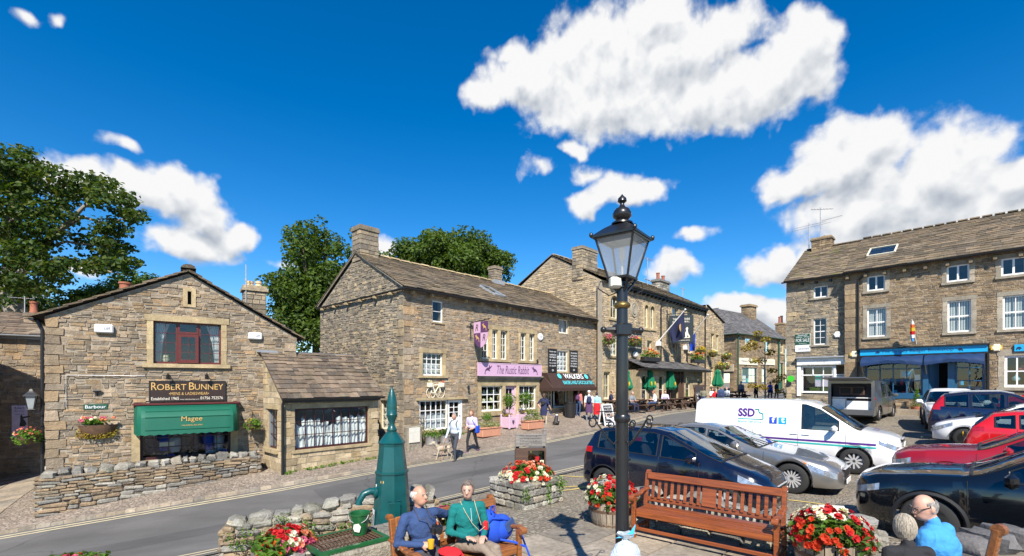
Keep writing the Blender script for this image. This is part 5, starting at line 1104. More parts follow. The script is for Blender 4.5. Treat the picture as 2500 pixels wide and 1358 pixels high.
for i, (px, py) in enumerate(((1140, 940), (1308, 876))):
 s, z = RAB.p(px+3, py+6, .1); q = RAB.w(s); o = thing('wall_lamp', 'small black wall lamp right of the ornamental bicycle' if i == 0 else 'small black wall lamp under the pair of mullioned windows', 'wall lamp', (q.x, q.y, z), RAB.ang); mb = MB(); mb.tube([(0, 0, 0), (0, -.14, .05)], .015, 6); mb.tube([(0, -.14, .1), (0, -.14, -.1)], [.03, .06], 8); mb.build('fitting', M['black_paint'], o)
# -- the inn
_q = RAB.w(14.3, .3); PUB = Plane(_q.x, _q.y, .683, .7304); P_ = PUB.rect
WP = PUB.p(1720, 850)[0]; DP = 7.6; zP = PUB.p(1465, 674)[1]-.2; zPr = zP+2.15; PB = -.6
pu = thing('stone_inn', 'tall cream stone inn with arched upper windows and slate porch along its front', 'inn', (*PUB.o, 0), PUB.ang)
a1 = P_(1490, 722, 1508, 778); a2 = P_(1573, 745, 1582, 802); a3 = P_(1587, 748, 1597, 803); b1 = P_(1640, 752, 1656, 781); b2 = P_(1677, 762, 1691, 791)
c1 = P_(1490, 808, 1508, 869); c2 = P_(1579, 832, 1591, 868); c3 = P_(1640, 838, 1652, 866); c4 = P_(1678, 815, 1690, 862); e1 = P_(1473, 908, 1489, 974); e2 = P_(1504, 910, 1514, 973); e0 = P_(1533, 925, 1556, 985)
a0 = P_(1535, 735, 1552, 790)
arch = [a1, a2, a3]; rects = [b1, b2, c1, c2, c3, c4, e1, e2]
OPP = [(*r, .1) for r in arch]+[(*r, .06) for r in rects]
stone_wall('wall', 'cream_rubble', WP, PB, zP, OPP, pu, course=(.1, .19), length=(.2, .55), quoin=(0, 1), proud=(.004, .026))
s2 = DP/2; gp_ = lambda s: zP+(zPr-zP)*(s/s2 if s < s2 else (DP-s)/s2)
stone_wall('wall', 'cream_rubble', DP, PB, gp_, [], pu, (0, DP, 0), -math.pi/2, kinks=(s2,), breaks=(s2,), course=(.1, .17), length=(.22, .6), quoin=(0, 1), gap=.016, proud=(.01, .03))
bt = MB(); wb = PUB.p(1459, 800)[0]
stone_wall('buttress', 'grey_rubble', wb, PB, zP-.1, [], pu, (0, -.12, 0), 0, course=(.22, .34), length=(.4, .9), quoin=(0, 0), proud=(.004, .02)); bt.box(0, wb, -.118, 0, PB, zP-.12); bt.box(-.02, 0, -.12, .4, PB, zP-.14); bt.build('buttress_core', M['mortar'], pu)
sh = MB(); plain_wall(sh, WP, PB, zP, DP); sh.v = sh.v[:8]; sh.f = sh.f[:2]; sh.m = sh.m[:2]; sh.sm = sh.sm[:2]; sh.build('wall', M['grey_rubble'], pu)
gb = MB(); gb.poly([(WP, 0, zP), (WP, s2, zPr), (WP, DP, zP)]); gb.build('gable', M['cream_rubble'], pu)
S = math.hypot(s2+.3, zPr-zP)
slates('roof', 'mossy_slate', (-.1, -.3, zP+.05), (1, 0, 0), (0, s2+.3, zPr-zP), WP+.25, S, pu, row=(.36, .24), wid=(.35, .8)); slates('roof', 'stone_slate', (-.1, DP+.3, zP+.05), (1, 0, 0), (0, -s2-.3, zPr-zP), WP+.2, S, pu, row=(.45, .4), wid=(.5, 1))
ridge('ridge_tiles', (0, s2, zPr+.12), (WP, s2, zPr+.12), 'grey_dressing', pu, .16, .6)
g_ = MB(); gutter(g_, (.8, -.38, zP+.0), (WP+.1, -.38, zP+.0), .075); g_.box(.9, WP, -.3, -.03, zP-.16, zP-.05)
for i in range(26): x = 1.1+i*(WP-1.4)/25; g_.box(x-.04, x+.04, -.3, .02, zP-.3, zP-.161)
ds = PUB.p(1611, 800)[0]; g_.tube([(ds+.6, -.36, zP-.02), (ds+.1, -.12, zP-.6), (ds, -.1, zP-.8), (ds, -.1, PB)], .05, 6); ds2 = WP-.1; g_.tube([(ds2, -.36, zP), (ds2, -.1, zP-.5), (ds2, -.1, PB)], .06, 6); g_.split('gutter', M['gutter_black'], pu)
d = MB()
for (s0, s1, z0, z1) in arch:
 r = (s1-s0)/2; cx = (s0+s1)/2
 pts = [(cx+(r+.2)*math.cos(t), z1-r+(r+.2)*math.sin(t)) for t in np.linspace(0, math.pi, 13)]+[(cx+r*math.cos(t), z1-r+r*math.sin(t)) for t in np.linspace(math.pi, 0, 13)]
 for i in range(12): d.prism([pts[i], pts[i+1], pts[24-i], pts[25-i]][::1], -.05, .1)
 for i in range(12):    
  t0, t1 = math.pi*i/12, math.pi*(i+1)/12; P0 = (cx+r*math.cos(t0), z1-r+r*math.sin(t0)); P1 = (cx+r*math.cos(t1), z1-r+r*math.sin(t1)); d.prism([P0, (P0[0], z1+.01), (P1[0], z1+.01), P1], .0, .2)
 d.box(s0-.17, s0-.002, -.045, .1, z0, z1-r); d.box(s1+.002, s1+.17, -.045, .1, z0, z1-r); d.box(s0-.25, s1+.25, -.1, .1, z0-.14, z0-.002)
for r in rects: surround(d, *r, .16, .2, .12, .03)
d.box(wb, PUB.p(1563, 900)[0], -.03, .0, c1[2]-.5, c1[2]-.4)
d.split('window_surround', M['gold_dressing'], pu)
for r in arch+rects: frame_window(pu, *r, 1 if r in (b1, b2, c2) else 2, 2 if r not in (c1,) else 4, 'cream_paint', .07, .035, .1, curtain='full' if r in (b1, c1, a2, a3) else None)
pl = MB(); s, z = PUB.p(1547, 757); pl.lathe([(.55, 0), (.5, .08), (.35, .05), (.3, .1), (.1, .06)], 18, (s, 0, z), M=Matrix.Rotation(R(90), 3, 'X'), sx=.8); pl.build('carved_plaque', M['grey_dressing'], pu)
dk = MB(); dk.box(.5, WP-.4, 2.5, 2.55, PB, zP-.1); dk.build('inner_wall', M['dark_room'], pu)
s_, z_ = PUB.p(1428, 612, -1.6); chimney(pu, (s_+.15, 1.7, 0), 1.75, .8, zP+.2, z_-.05, 'grey_rubble', cap=.05, caph=.1, course=(.16, .26))
s_, z_ = PUB.p(1613, 690, -s2); chimney(pu, (s_, s2, 0), 2.0, .8, zPr-.4, z_-.05, 'limestone', ((-.55, 0, .16, .65, 'pot_red'), (.5, 0, .16, .55, 'pot_red')), cap=.1, caph=.1)
an = MB(); s_, z_ = PUB.p(1581, 630, -s2+.5); q = Vector((s_, s2-.5, zPr-.3)); an.tube([q, Vector((s_, s2-.5, z_))], .03, 5); an.tube([(s_-.9, s2-.5, z_-.1), (s_+.9, s2-.5, z_-.1)], .012, 4); an.tube([(s_-.5, s2-.5, z_-1.9), (s_+.4, s2-.5, z_-1.9)], .05, 4)
for k in range(8): an.tube([(s_-.8+k*.22, s2-.8, z_-.1), (s_-.8+k*.22, s2-.2, z_-.1)], .01, 4)
an.build('aerial', M['zinc'], pu)
# porch bay under a slate canopy
q0 = PUB.p(1566, 930, 1.4)[0]; q1 = PUB.p(1712, 930, 1.2)[0]; zt = PUB.p(1640, 884, .2)[1]; zb = PUB.p(1640, 901, 1.9)[1]; wpx = q1-q0; PD = 1.3
pc = thing('inn_porch', 'stone porch of the inn with bay windows under a slate canopy', 'porch', (*PUB.w(q0).xy, 0), PUB.ang)
zc = zb-.1; m1 = wpx*.37; m2 = wpx*.66
wins = [(.25, .25+.75), (m1-1.15, m1-.35), (m2+.3, m2+1.1), (wpx-1.0, wpx-.25)]; zw0, zw1 = zc-2.3, zc-.35
for (xa, xb, ops) in ((0, m1, wins[:2]), (m2, wpx, wins[2:])):
 stone_wall('wall', 'ashlar', xb-xa, PB, zc, [(a-xa, b-xa, zw0, zw1, .05) for a, b in ops], pc, (xa, -PD, 0), 0, course=(.25, .34), length=(.5, .9), quoin=(0, 0), proud=(.002, .008), thick=.2)
 for a, b in ops: frame_window(pc, a, b, zw0, zw1, 1, 2, 'cream_paint', .07, .03, .08, y0=-PD)
ad = MB()
for a, b in wins:
 cx, r = (a+b)/2, (b-a)/2
 for i in range(8):
  t0, t1 = math.pi*i/8, math.pi*(i+1)/8; P0 = (cx+r*math.cos(t0), zw1-.25+.25*math.sin(t0)); P1 = (cx+r*math.cos(t1), zw1-.25+.25*math.sin(t1)); ad.prism([P0, (P0[0], zw1+.02), (P1[0], zw1+.02), P1], -PD-.02, -PD+.1)
ad.split('window_surround', M['gold_dressing'], pc)
sd = MB()
for x, y0, y1 in ((0, -PD, 0), (wpx, -PD, 0), (m1, -PD, -.0), (m2, -PD, 0)): sd.poly([(x, y0, PB), (x, y0, zc), (x, y1, zc), (x, y1, PB)])
sd.poly([(m1, -.05, PB), (m1, -.05, zc), (m2, -.05, zc), (m2, -.05, PB)]); sd.split('porch_inner_wall', M['ashlar'], pc)
po = MB();
for x in (m1+.25, (m1+m2)/2-.75, (m1+m2)/2+.75, m2-.25): po.box(x-.08, x+.08, -PD-.05, -PD+.1, PB, zc)
po.box(m1, m2, -PD, -PD+.08, zc-.55, zc-.25); po.box((m1+m2)/2-.6, (m1+m2)/2+.6, -.1, -.052, PB, zc-.4); po.build('porch_door', M['dark_timber'], pc)
slates('porch_roof', 'blue_slate', (-.35, -PD-.55, zb), (1, 0, 0), (0, PD+.5, zt-zb), wpx+.7, math.hypot(PD+.5, zt-zb), pc, row=(.3, .22), wid=(.3, .6), lim=lambda a, b: (.0+a*.35, wpx+.7-a*.2))
pg = MB(); gutter(pg, (-.35, -PD-.62, zb-.02), (wpx+.35, -PD-.62, zb-.02), .07); pg.box(-.3, wpx+.3, -PD-.5, -PD-.01, zb-.14, zb-.03); pg.build('gutter', M['gutter_black'], pc)
for px, py, d_ in ((1590, 868, 'left'), (1706, 872, 'right')):
 s, z = PUB.p(px, py+14, 1.0); q = PUB.w(s, .95); o = thing('flower_trough', f'black trough of yellow and orange flowers on the {d_} end of the slate canopy', 'flower trough', (q.x, q.y, z), PUB.ang, 'flower troughs on the canopy')
 mb = MB(); mb.cbox((0, 0, .12), (2.2, .4, .3), 0, None, .03); mb.build('trough', M['black_board'], o); leaves('foliage', [((x, 0, .42), (.4, .3, .28), 60) for x in np.linspace(-.9, .9, 7)], .12, M['leaf_bright'], o)
 for c in ('yellow', 'orange', 'salmon'): blooms('flowers', [(rnd.uniform(-1, 1), rnd.uniform(-.3, .1), .45+rnd.uniform(0, .4)) for _ in range(14)], [(0, -.6, 1)]*14, .16, M['petal_'+c], o)
sign('inn_board', 'large dark board with the inn name in white, behind the lamp post', 'sign', PUB, (1528, 800, 1567, 858), 'slate_board', [('THE', .35, .6, .78, .86, 'cream_letter'), ('DEVONSHIRE', .05, .97, .54, .7, 'cream_letter'), ('GRASSINGTON', .15, .85, .38, .46, 'gold_leaf'), ('FINE ALES & DINING HOUSE', .06, .94, .14, .2, 'cream_letter')], .02, .08)
s, z = PUB.p(1627, 838); q = PUB.w(s); hs = thing('inn_hanging_sign', 'square dark inn sign with white crest standing out on an iron bracket', 'hanging sign', (q.x, q.y, z), PUB.ang); L = 1.75; H = 2.1
T = RZ(R(-62)); mb = MB(); mb.cbox((L/2+.2, 0, H/2), (L, .07, H), 0, None, .02); ob = mb.build('board', M['slate_board'], hs); ob.matrix_local = T
mb = MB(); mb.tube([(.05, 0, -.1), (.05, 0, H+.45)], .05, 6); mb.tube([(0, 0, H+.12), (L+.3, 0, H+.12)], .035, 6); mb.tube([(0, 0, -.06), (L+.3, 0, -.06)], .03, 6); ob = mb.build('bracket', M['gutter_black'], hs); ob.matrix_local = T
for t, b, c, mt in (('THE DEVONSHIRE', .82, .9, 'cream_letter'), ('HOTEL', .74, .79, 'cream_letter'), ('FINE ALES & DINING HOUSE', .07, .11, 'cream_letter')): lettering(t, M[mt], hs, .2+L*.15, .2+L*.85, b*H, c*H, -.04, rot=T)
cr = MB(); cx = L/2+.2
cr.prism([(cx-.2, .45), (cx+.2, .45), (cx+.24, .95), (cx-.24, .95)], -.045, -.036); cr.prism([(cx-.18, 1.0), (cx+.18, 1.0), (cx+.22, 1.16), (cx+.1, 1.1), (cx, 1.2), (cx-.1, 1.1), (cx-.22, 1.16)], -.045, -.036)
for sg_ in (-1, 1):
 P_s = [(.3, .42), (.42, .42), (.4, .62), (.55, .42), (.64, .45), (.5, .72), (.46, .95), (.5, 1.1), (.42, 1.2), (.32, 1.08), (.36, .9), (.28, .75)]
 pts = [(cx+sg_*x, z) for x, z in P_s]; cr.prism(pts if sg_ > 0 else pts[::-1], -.045, -.036)
cr.box(cx-.62, cx+.62, -.045, -.036, .36, .41); ob = cr.build('crest', M['cream_letter'], hs); ob.matrix_local = T
for (px, py, tx, ty, col, lb, hang) in ((1604, 838, 1673, 756, 'navy', 'white flagpole with a dark blue flag leaning out in front of the inn crest sign', 1.0), (1670, 848, 1728, 769, 'blue_nylon', 'white flagpole with a narrow furled bright blue flag near the right end of the inn', .35)):
 s, z = PUB.p(px, py); q = PUB.w(s); o = thing('flagpole', lb, 'flagpole', (q.x, q.y, z), PUB.ang)
 s2_, z2 = PUB.p(tx, ty, 2.2); tip = Vector((s2_-s, -2.2, z2-z)); mb = MB(); mb.tube([(0, 0, 0), tip], [.05, .03], 8); mb.ell(tip, (.07, .07, .07), 8, 6); mb.box(-.2, .2, -.25, 0, -.2, .12); mb.build('pole', M['white_paint'], o)
 f = MB(); V = []; n = 9; A = tip*.97; B = tip*(.42 if hang > .5 else .45)
 if hang <= .5: A = tip*.5; B = tip*.2
 for i in range(n+1):
  a = A.lerp(B, i/n)
  for j in range(7):
   g = j/6; drop = (1.9 if hang > .5 else 1.5)*(1-.45*i/n)*g; V.append(a+Vector((.12*math.sin(i*1.3+g*2)*g+.25*g*hang, .14*math.cos(i*1.1)*g, -drop)))
 f.add(V, [(i*7+j, i*7+j+1, (i+1)*7+j+1, (i+1)*7+j) for i in range(n) for j in range(6)], 0, True); f.build('flag', M[col], o)
 if hang > .5: e = MB(); c = A.lerp(B, .35)+Vector((.15, -.1, -.75)); e.lathe([(.3, 0), (.3, .02), (.2, .03)], 12, c, M=Matrix.Rotation(R(90), 3, 'X')); e.build('flag_emblem', M['gold_leaf'], o)
for i, (px, py, lb) in enumerate(((1488, 828, 'pink flower basket on the inn beside the left lower sash window'), (1551, 832, 'orange and pink flower basket in front of the dark inn name board'), (1559, 925, 'yellow and lilac flower basket left of the inn porch'), (1711, 855, 'yellow flower basket at the drainpipe on the right end of the inn'))):
 s, z = PUB.p(px, py, .5); q = PUB.w(s, .5); hanging_basket(lb, (q.x, q.y, z), .38, [['pink', 'purple'], ['orange', 'pink', 'yellow'], ['yellow', 'purple', 'white'], ['yellow']][i], 'hanging baskets on the inn', .5, PUB.ang, 30, .13)
s, z = PUB.p(1548, 866, .1); q = PUB.w(s); o = thing('wall_globe', 'white globe lamp below the inn name board', 'lamp', (q.x, q.y, z), PUB.ang); mb = MB(); mb.ell((0, -.2, 0), (.2, .2, .22), 12, 8); mb.tube([(0, 0, 0), (0, -.2, -.2)], .03, 5); mb.build('globe', M['white_paint'], o)

# -- lower house beyond the inn
q = RAB.w(31.6, .25); ADJ = Plane(q.x, q.y, .683, .7304); wa = ADJ.p(1766, 850)[0]; zA0 = ADJ.p(1717, 742)[1]; zA1 = ADJ.p(1765, 789)[1]
aj = thing('sloping_house', 'narrow stone house with falling roofline between the inn and the corner shop', 'house', (*ADJ.o, 0), ADJ.ang)
ops = [ADJ.rect(1735, 815, 1743, 860), ADJ.rect(1747, 818, 1754, 862), ADJ.rect(1733, 897, 1741, 942), ADJ.rect(1745, 897, 1753, 942)]
wl_ = lambda s: zA0+(zA1-zA0)*s/wa
stone_wall('wall', 'cream_rubble', wa, 0, wl_, [(*o, .05) for o in ops], aj, course=(.12, .2), length=(.3, .6), quoin=(0, 1))
mb = MB(); mb.poly([(wa, 0, 0), (wa, 8, 0), (wa, 8, zA1), (wa, 0, zA1)]); mb.build('wall', M['grey_rubble'], aj)
for o in ops: frame_window(aj, *o, 1, 2, 'cream_paint', .08, .04, .1, curtain='full')
d = MB()
for o in ops: surround(d, *o, .14, .2, .14)
d.split('window_surround', M['gold_dressing'], aj)
slates('roof', 'stone_slate', (wa+.15, 8, zA1), (0, -1, 0), (-wa-.1, 0, zA0-zA1), 8.15, math.hypot(wa, zA0-zA1), aj, row=(.4, .3), wid=(.4, .8))
an = MB(); an.tube([(2, 3, zA0-1), (2, 3, zA0+2.2)], .04, 5); an.tube([(1.4, 3, zA0+2.1), (2.6, 3, zA0+2.1)], .03, 5); an.build('aerial', M['zinc'], aj)
for px, py, lb in ((1740, 862, 'flower basket under the upper windows of the sloping roofed house'), (1758, 893, 'left of two low flower baskets beside the corner shop'), (1773, 893, 'right of two low flower baskets beside the corner shop'), (1774, 868, 'flower basket at the corner below the house eaves')):
 s, z = ADJ.p(px, py, .5); q = ADJ.w(s, .5); hanging_basket(lb, (q.x, q.y, z), .42, ['yellow', 'white'], 'hanging baskets on the inn', .5, ADJ.ang, 22, .14)

# -- corner shop at the top of the square
CH = Plane(24.6, 52.0, .79, .61); C_ = CH.rect; wc = 12.0; zE = CH.p(1820, 818)[1]; zT = CH.p(1830, 768, -4)[1]
ch = thing('corner_shop', 'stone corner shop with hipped grey slate roof and cream fascia signs', 'shop building', (*CH.o, 0), CH.ang)
cw1 = C_(1819, 826, 1838, 840); cw2 = C_(1868, 830, 1880, 862); cw3 = C_(1905, 832, 1912, 862); cs1 = C_(1811, 898, 1849, 936); cs2 = C_(1860, 900, 1872, 936); cd = C_(1904, 886, 1913, 962)
stone_wall('wall', 'brown_rubble', wc, .2, zE, [(*o, .05) for o in (cw1, cw2, cw3, cs1, cs2, cd)], ch, course=(.13, .22), length=(.3, .7), qh=.4)
dl = 9; lw = (2.0, 4.2, 3.0, 5.6)
stone_wall('wall', 'brown_rubble', dl, .2, zE, [(dl-3.4, dl-1.8, 4.6, 6.6), (dl-4.2, dl-.8, .8, 3.4)], ch, (0, dl, 0), -math.pi/2, course=(.13, .22), length=(.3, .7), quoin=(0, 0))
frame_window(ch, *cw1, 3, 2, 'cream_paint', .08, .05, .1)
for o in (cw2, cw3): frame_window(ch, *o, 1, 2, 'cream_paint', .08, .05, .1)
frame_window(ch, *cs1, 3, 2, 'shop_blue', .1, .06, .1, 'shop_glass'); frame_window(ch, *cs2, 1, 2, 'shop_blue', .1, .06, .1, 'shop_glass'); door(ch, cd[0], cd[1], cd[2], cd[3], 'green_sign')
dp = MB(); dp.box(cs1[0]+.5, cs1[0]+1.1, .5, .7, cs1[2]+.2, cs1[2]+1.2, 0); dp.box(cs1[0]+1.3, cs1[0]+1.9, .5, .7, cs1[2]+.1, cs1[2]+.9, 1); dp.box(cs1[0]+.1, cs1[0]+.5, .2, .22, cs1[3]-.9, cs1[3]-.2, 1); dp.box(cs1[0], cs1[1], 1.0, 1.1, cs1[2], cs1[3], 0); dp.build('shop_display', [M['teal_bright'], M['white_paint']], ch)
d = MB()
for o in (cw1, cw2, cw3): surround(d, *o, .15, .3, .2)
d.split('window_surround', M['gold_dressing'], ch)
rd = 4.5; rl = math.hypot(rd, zT-zE)
slates('roof', 'blue_slate', (-.3, -.3, zE), (1, 0, 0), (0, rd, zT-zE), wc+.3, rl, ch, row=(.35, .25), wid=(.3, .6), lim=lambda a, b: ((a+b)/2*.62, wc+.3))
slates('roof', 'blue_slate', (-.3, dl, zE), (0, -1, 0), (rd*.72, 0, zT-zE), dl+.3, math.hypot(rd*.72, zT-zE), ch, row=(.35, .25), wid=(.3, .6), lim=lambda a, b: (0, dl+.3-(a+b)/2*.85))
slates('roof', 'blue_slate', (-.3, 9, zE), (1, 0, 0), (0, -rd, zT-zE), wc+.3, rl, ch, row=(.6, .5), wid=(.6, 1), lim=lambda a, b: ((a+b)/2*.62, wc+.3))
s_, z_ = CH.p(1832, 748, -3.4); chimney(ch, (s_, 3.6, 0), 1.75, 1.1, zT-1.4, z_-.1, 'brown_rubble', cap=.14, caph=.18)
s_, z_ = CH.p(1906, 800, -5); chimney(ch, (s_, 5, 0), 1.2, 1.0, zE-.4, z_+.4, 'brown_rubble', ((-.3, 0, .2, .9, 'pot_red'), (.25, 0, .2, 1.1, 'gutter_black')), cap=.1)
g_ = MB(); gutter(g_, (-.3, -.4, zE), (wc, -.4, zE), .1); gutter(g_, (-.4, dl, zE), (-.4, -.3, zE), .1); ds = CH.p(1899, 880)[0]; g_.tube([(ds, -.3, zE), (ds, -.12, zE-.5), (ds, -.12, .3)], .09, 6); g_.tube([(.05, -.3, zE), (.05, -.12, zE-.5), (.05, -.12, .3)], .08, 6); g_.split('gutter', M['green_sign'], ch)
sign('corner_fascia', 'left cream fascia on the corner shop with dark lettering', 'sign', CH, (1806, 875, 1850, 891), 'cream_paint', [('Helen Midgley', .1, .9, .25, .75, 'navy_letter')], .02, .1); sign('corner_fascia', 'right cream fascia on the corner shop with dark lettering', 'sign', CH, (1859, 877, 1892, 891), 'cream_paint', [('& The Shop', .1, .9, .25, .75, 'gold_leaf')], .02, .1)
q = CH.w(0, .0); o = thing('side_fascia', 'beige fascia on the shaded side of the corner shop', 'sign', (q.x, q.y, 0), CH.ang-math.pi/2); mb = MB(); mb.cbox((-2.6, -.08, 4.0), (4.6, .12, .8), 0, None, .02); mb.build('board', M['beige'], o)
ss = MB()
for x in (1.2, 3.0):
 ss.tube([(x, -1.2, .9), (x, -1.2, 3.2)], .04, 5); ss.lathe([(.15, 3.2), (.5, 2.6), (.55, 1.6), (.4, .95)], 10, (x, -1.2, 0))
q = CH.w(-.6, -1.0); o = thing('clothes_rail', 'dark printed clothes hanging outside the corner shop', 'clothes rail', (q.x, q.y, 0), CH.ang-math.pi/2); ss.v = [(x-3.6, y+.6, z) for x, y, z in ss.v]; ss.build('hanging_clothes', M['charcoal'], o)

# -- right-hand range: empty shop and bookshop
CS = Plane(17.6, 30.4, .685, -.728); S_ = CS.rect
wcs = CS.p(2067, 800)[0]; BS = Plane(*CS.w(wcs, .35).xy, .685, -.728); B_ = BS.rect; wbs = 11.5
zE = CS.p(1935, 684)[1]-.15; RB0 = -.2; DB = 8.4; zRg = zE+2.8
cs = thing('empty_shop', 'three storey stone building with white shopfront and for sale board', 'shop building', (*CS.o, 0), CS.ang)
d1 = S_(1986, 698, 2021, 727); d2 = S_(1986, 777, 2018, 842); sf = S_(1956, 893, 2066, 964)
stone_wall('wall', 'grey_rubble', wcs+.1, RB0, zE, [(*d1, .0), (*d2, .0), (*sf, .0)], cs, course=(.08, .17), length=(.16, .5), quoin=(1, 0), qsize=(.5, .3), qh=.34)
s2 = DB/2; gs_ = lambda s: zE+(zRg-zE)*(s/s2 if s < s2 else (DB-s)/s2)
stone_wall('wall', 'grey_rubble', DB, RB0, gs_, [], cs, (0, DB, 0), -math.pi/2, kinks=(s2,), breaks=(s2,), quoin=(0, 1))
S = math.hypot(s2+.3, zRg-zE)
slates('roof', 'mossy_slate', (-.12, -.3, zE+.04), (1, 0, 0), (0, s2+.3, zRg-zE), wcs+.1, S, cs, row=(.32, .22), wid=(.3, .7), th=.034); slates('roof', 'stone_slate', (-.12, DB+.3, zE+.04), (1, 0, 0), (0, -s2-.3, zRg-zE), wcs+.2, S, cs, row=(.45, .4), wid=(.5, .9))
ridge('ridge_tiles', (0, s2, zRg+.12), (wcs, s2, zRg+.12), 'stone_slate', cs, .15, .5)
frame_window(cs, *d1, 2, 1, fw=.07, bar=.06, rec=.08); frame_window(cs, *d2, 2, 4, fw=.06, bar=.025, rec=.08, meet=2)
d = MB(); surround(d, *d1, .16, .18, .1, .02); surround(d, *d2, .14, .16, .1, .02)
d.split('window_surround', M['grey_dressing'], cs)
frame_window(cs, sf[0], sf[0]+(sf[1]-sf[0])*.73, sf[2]+.1, sf[3], 1, 1, 'white_paint', .09, .05, .06, 'shop_glass', barx=[sf[0]+(sf[1]-sf[0])*.5])
tr = MB(); tr.box(sf[0]+.05, sf[1], .03, .1, sf[3]-.6, sf[3]-.53); x73 = sf[0]+(sf[1]-sf[0])*.73
for x in (sf[0]+(sf[1]-sf[0])*.27,): tr.box(x-.03, x+.03, .03, .1, sf[3]-.6, sf[3])
tr.box(sf[0]-.22, sf[0]+.0, -.08, .12, sf[2]-.1, sf[3]); tr.box(x73, x73+.12, .0, .12, sf[2], sf[3]); tr.box(sf[1]-.1, sf[1], 0, .12, sf[2], sf[3]); tr.build('shopfront', M['white_paint'], cs)
door(cs, x73+.125, sf[1]-.105, sf[2]-.35, sf[3]-.65, 'white_paint', 1, 1, .25, .06)
nt_ = MB(); a = sf[0]+(sf[1]-sf[0])*.3; nt_.box(a, a+.8, .2, .21, sf[2]+.5, sf[3]-.65, 0); nt_.box(a, a+.4, .19, .195, sf[2]+.9, sf[2]+1.2, 1); nt_.box(sf[0]+.4, x73, .25, .27, sf[2]+.1, sf[2]+.45, 2); nt_.build('window_posters', [M['lilac'], M['teal_bright'], M['leaf_green']], cs)
dk = MB(); dk.box(.3, wcs, 2.2, 2.25, RB0, zE-.2); dk.build('inner_wall', M['beige'], cs)
o, w, h = sign('white_fascia', 'white fascia above the empty white shopfront with faint grey script', 'sign', CS, (1945, 874, 2067, 891), 'white_paint', [('Cottages', .42, .64, .3, .9, 'zinc', .3), ('GRASSINGTON HOLIDAY HOMES', .12, .9, .06, .18, 'zinc')], .02, .14)
lc = MB(); lc.box(-.05, w+.02, -.3, -.0, h+.003, h+.09); lc.build('cornice', M['lead'], o)
sign('sale_board', 'green and white board reading FOR SALE between the windows', 'sign', CS, (1941, 815, 1978, 859), 'white_paint', [('Freehold', .2, .8, .88, .96, 'white_letter'), ('Office / Shop', .08, .92, .77, .85, 'white_letter'), ('FOR SALE', .06, .94, .55, .73, 'white_letter'), ('All Enquiries', .25, .75, .43, .48, 'white_letter'), ('DACRE SON & HARTLEY', .2, .95, .12, .2, 'navy_letter')], .03, .04)
fs = bpy.data.objects['sale_board']; s0, s1, z0, z1 = S_(1941, 815, 1978, 859, .07); gb = MB(); gb.box(0.01, s1-s0-.01, -.0435, -.03, (z1-z0)*.38, (z1-z0)-.01); gb.build('board', M['green_sign'], fs)
for nme, pl, px, py, lb, mt in (('alarm_box', CS, 2044, 817, 'white hexagonal alarm right of the tall sash of the empty shop', 'white_paint'), ('alarm_box', BS, 2085, 865, 'yellow edged hexagonal alarm on the quoins beside the blue fascia', 'cream_paint'), ('alarm_box', BS, 2433, 849, 'yellow edged hexagonal alarm right of the bookshop fascia', 'cream_paint')):
 s, z = pl.p(px, py, .1); q = pl.w(s); o = thing(nme, lb, 'alarm box', (q.x, q.y, z), pl.ang, 'hexagonal alarms'); mb = MB(); mb.lathe([(.2, 0), (.2, .09), (.16, .12)], 6, M=Matrix.Rotation(R(90), 3, 'X'), sm=False); mb.build('case', M[mt], o)
 if mt == 'cream_paint': m_ = MB(); m_.prism([(-.2, -.1), (-.13, -.1), (-.13, .1), (-.2, .1)], -.115, -.1); m_.prism([(.13, -.1), (.2, -.1), (.2, .1), (.13, .1)], -.115, -.1); m_.build('edge_band', M['petal_yellow'], o)
s_, z_ = CS.p(1980, 590, -s2); chimney(cs, (.95, s2, 0), 1.15, .85, zRg-.4, z_-.1, 'brown_rubble', cap=.06, caph=.1)
an = MB(); s_, z_ = CS.p(2003, 507, -s2+.4)
an.tube([(s_, s2-.4, zRg-.4), (s_, s2-.4, z_)], .03, 6); an.tube([(s_-.55, s2-.4, z_-.0), (s_+.75, s2-.4, z_-.28)], .02, 4); z3 = z_-.95; an.tube([(s_, s2-.4, z3), (s_+1.3, s2-.6, z3+.05)], .012, 4); an.tube([(s_-.3, s2-.4, z3-1.1), (s_+.3, s2-.4, z3-1.0)], .03, 4)
for k in range(10): an.tube([(s_+.15+k*.12, s2-.8, z3), (s_+.15+k*.12, s2-.3, z3+.05)], .008, 4)
for k in range(7): an.tube([(s_-.5+k*.18, s2-.6, z_-.04*k), (s_-.5+k*.18, s2-.2, z_-.04*k)], .01, 4)
s4, z4 = CS.p(1975, 552, -s2); an.tube([(s4, s2, z4-1.6), (s4, s2, z4+.2)], .025, 5); an.tube([(s4-1.3, s2, z4-.15), (s4+1.3, s2, z4-.05)], .012, 4); an.tube([(s4-1.0, s2+.1, z4+.05), (s4+1.0, s2+.1, z4+.1)], .012, 4)
an.build('aerial', M['zinc'], cs)
g_ = MB(); gutter(g_, (-.2, -.38, zE), (wcs, -.38, zE), .07)
for i in range(3): x = .9+i*.75; g_.box(x-.06, x+.06, -.26, 0, zE-.28, zE-.14)
g_.split('gutter', M['gutter_black'], cs)
gs2 = MB(); s, z = CS.p(1934, 925); gs2.lathe([(.2, 0), (.2, .04)], 14, (s, -.25, z), M=Matrix.Rotation(R(90), 3, 'X')); gs2.tube([(s, 0, z), (s, -.25, z)], .03, 5); q = CS.w(0); o = thing('green_roundel', 'bright green round sign at the left corner of the empty shop', 'sign', (q.x, q.y, 0), CS.ang); gs2.build('disc', M['bright_green'], o)

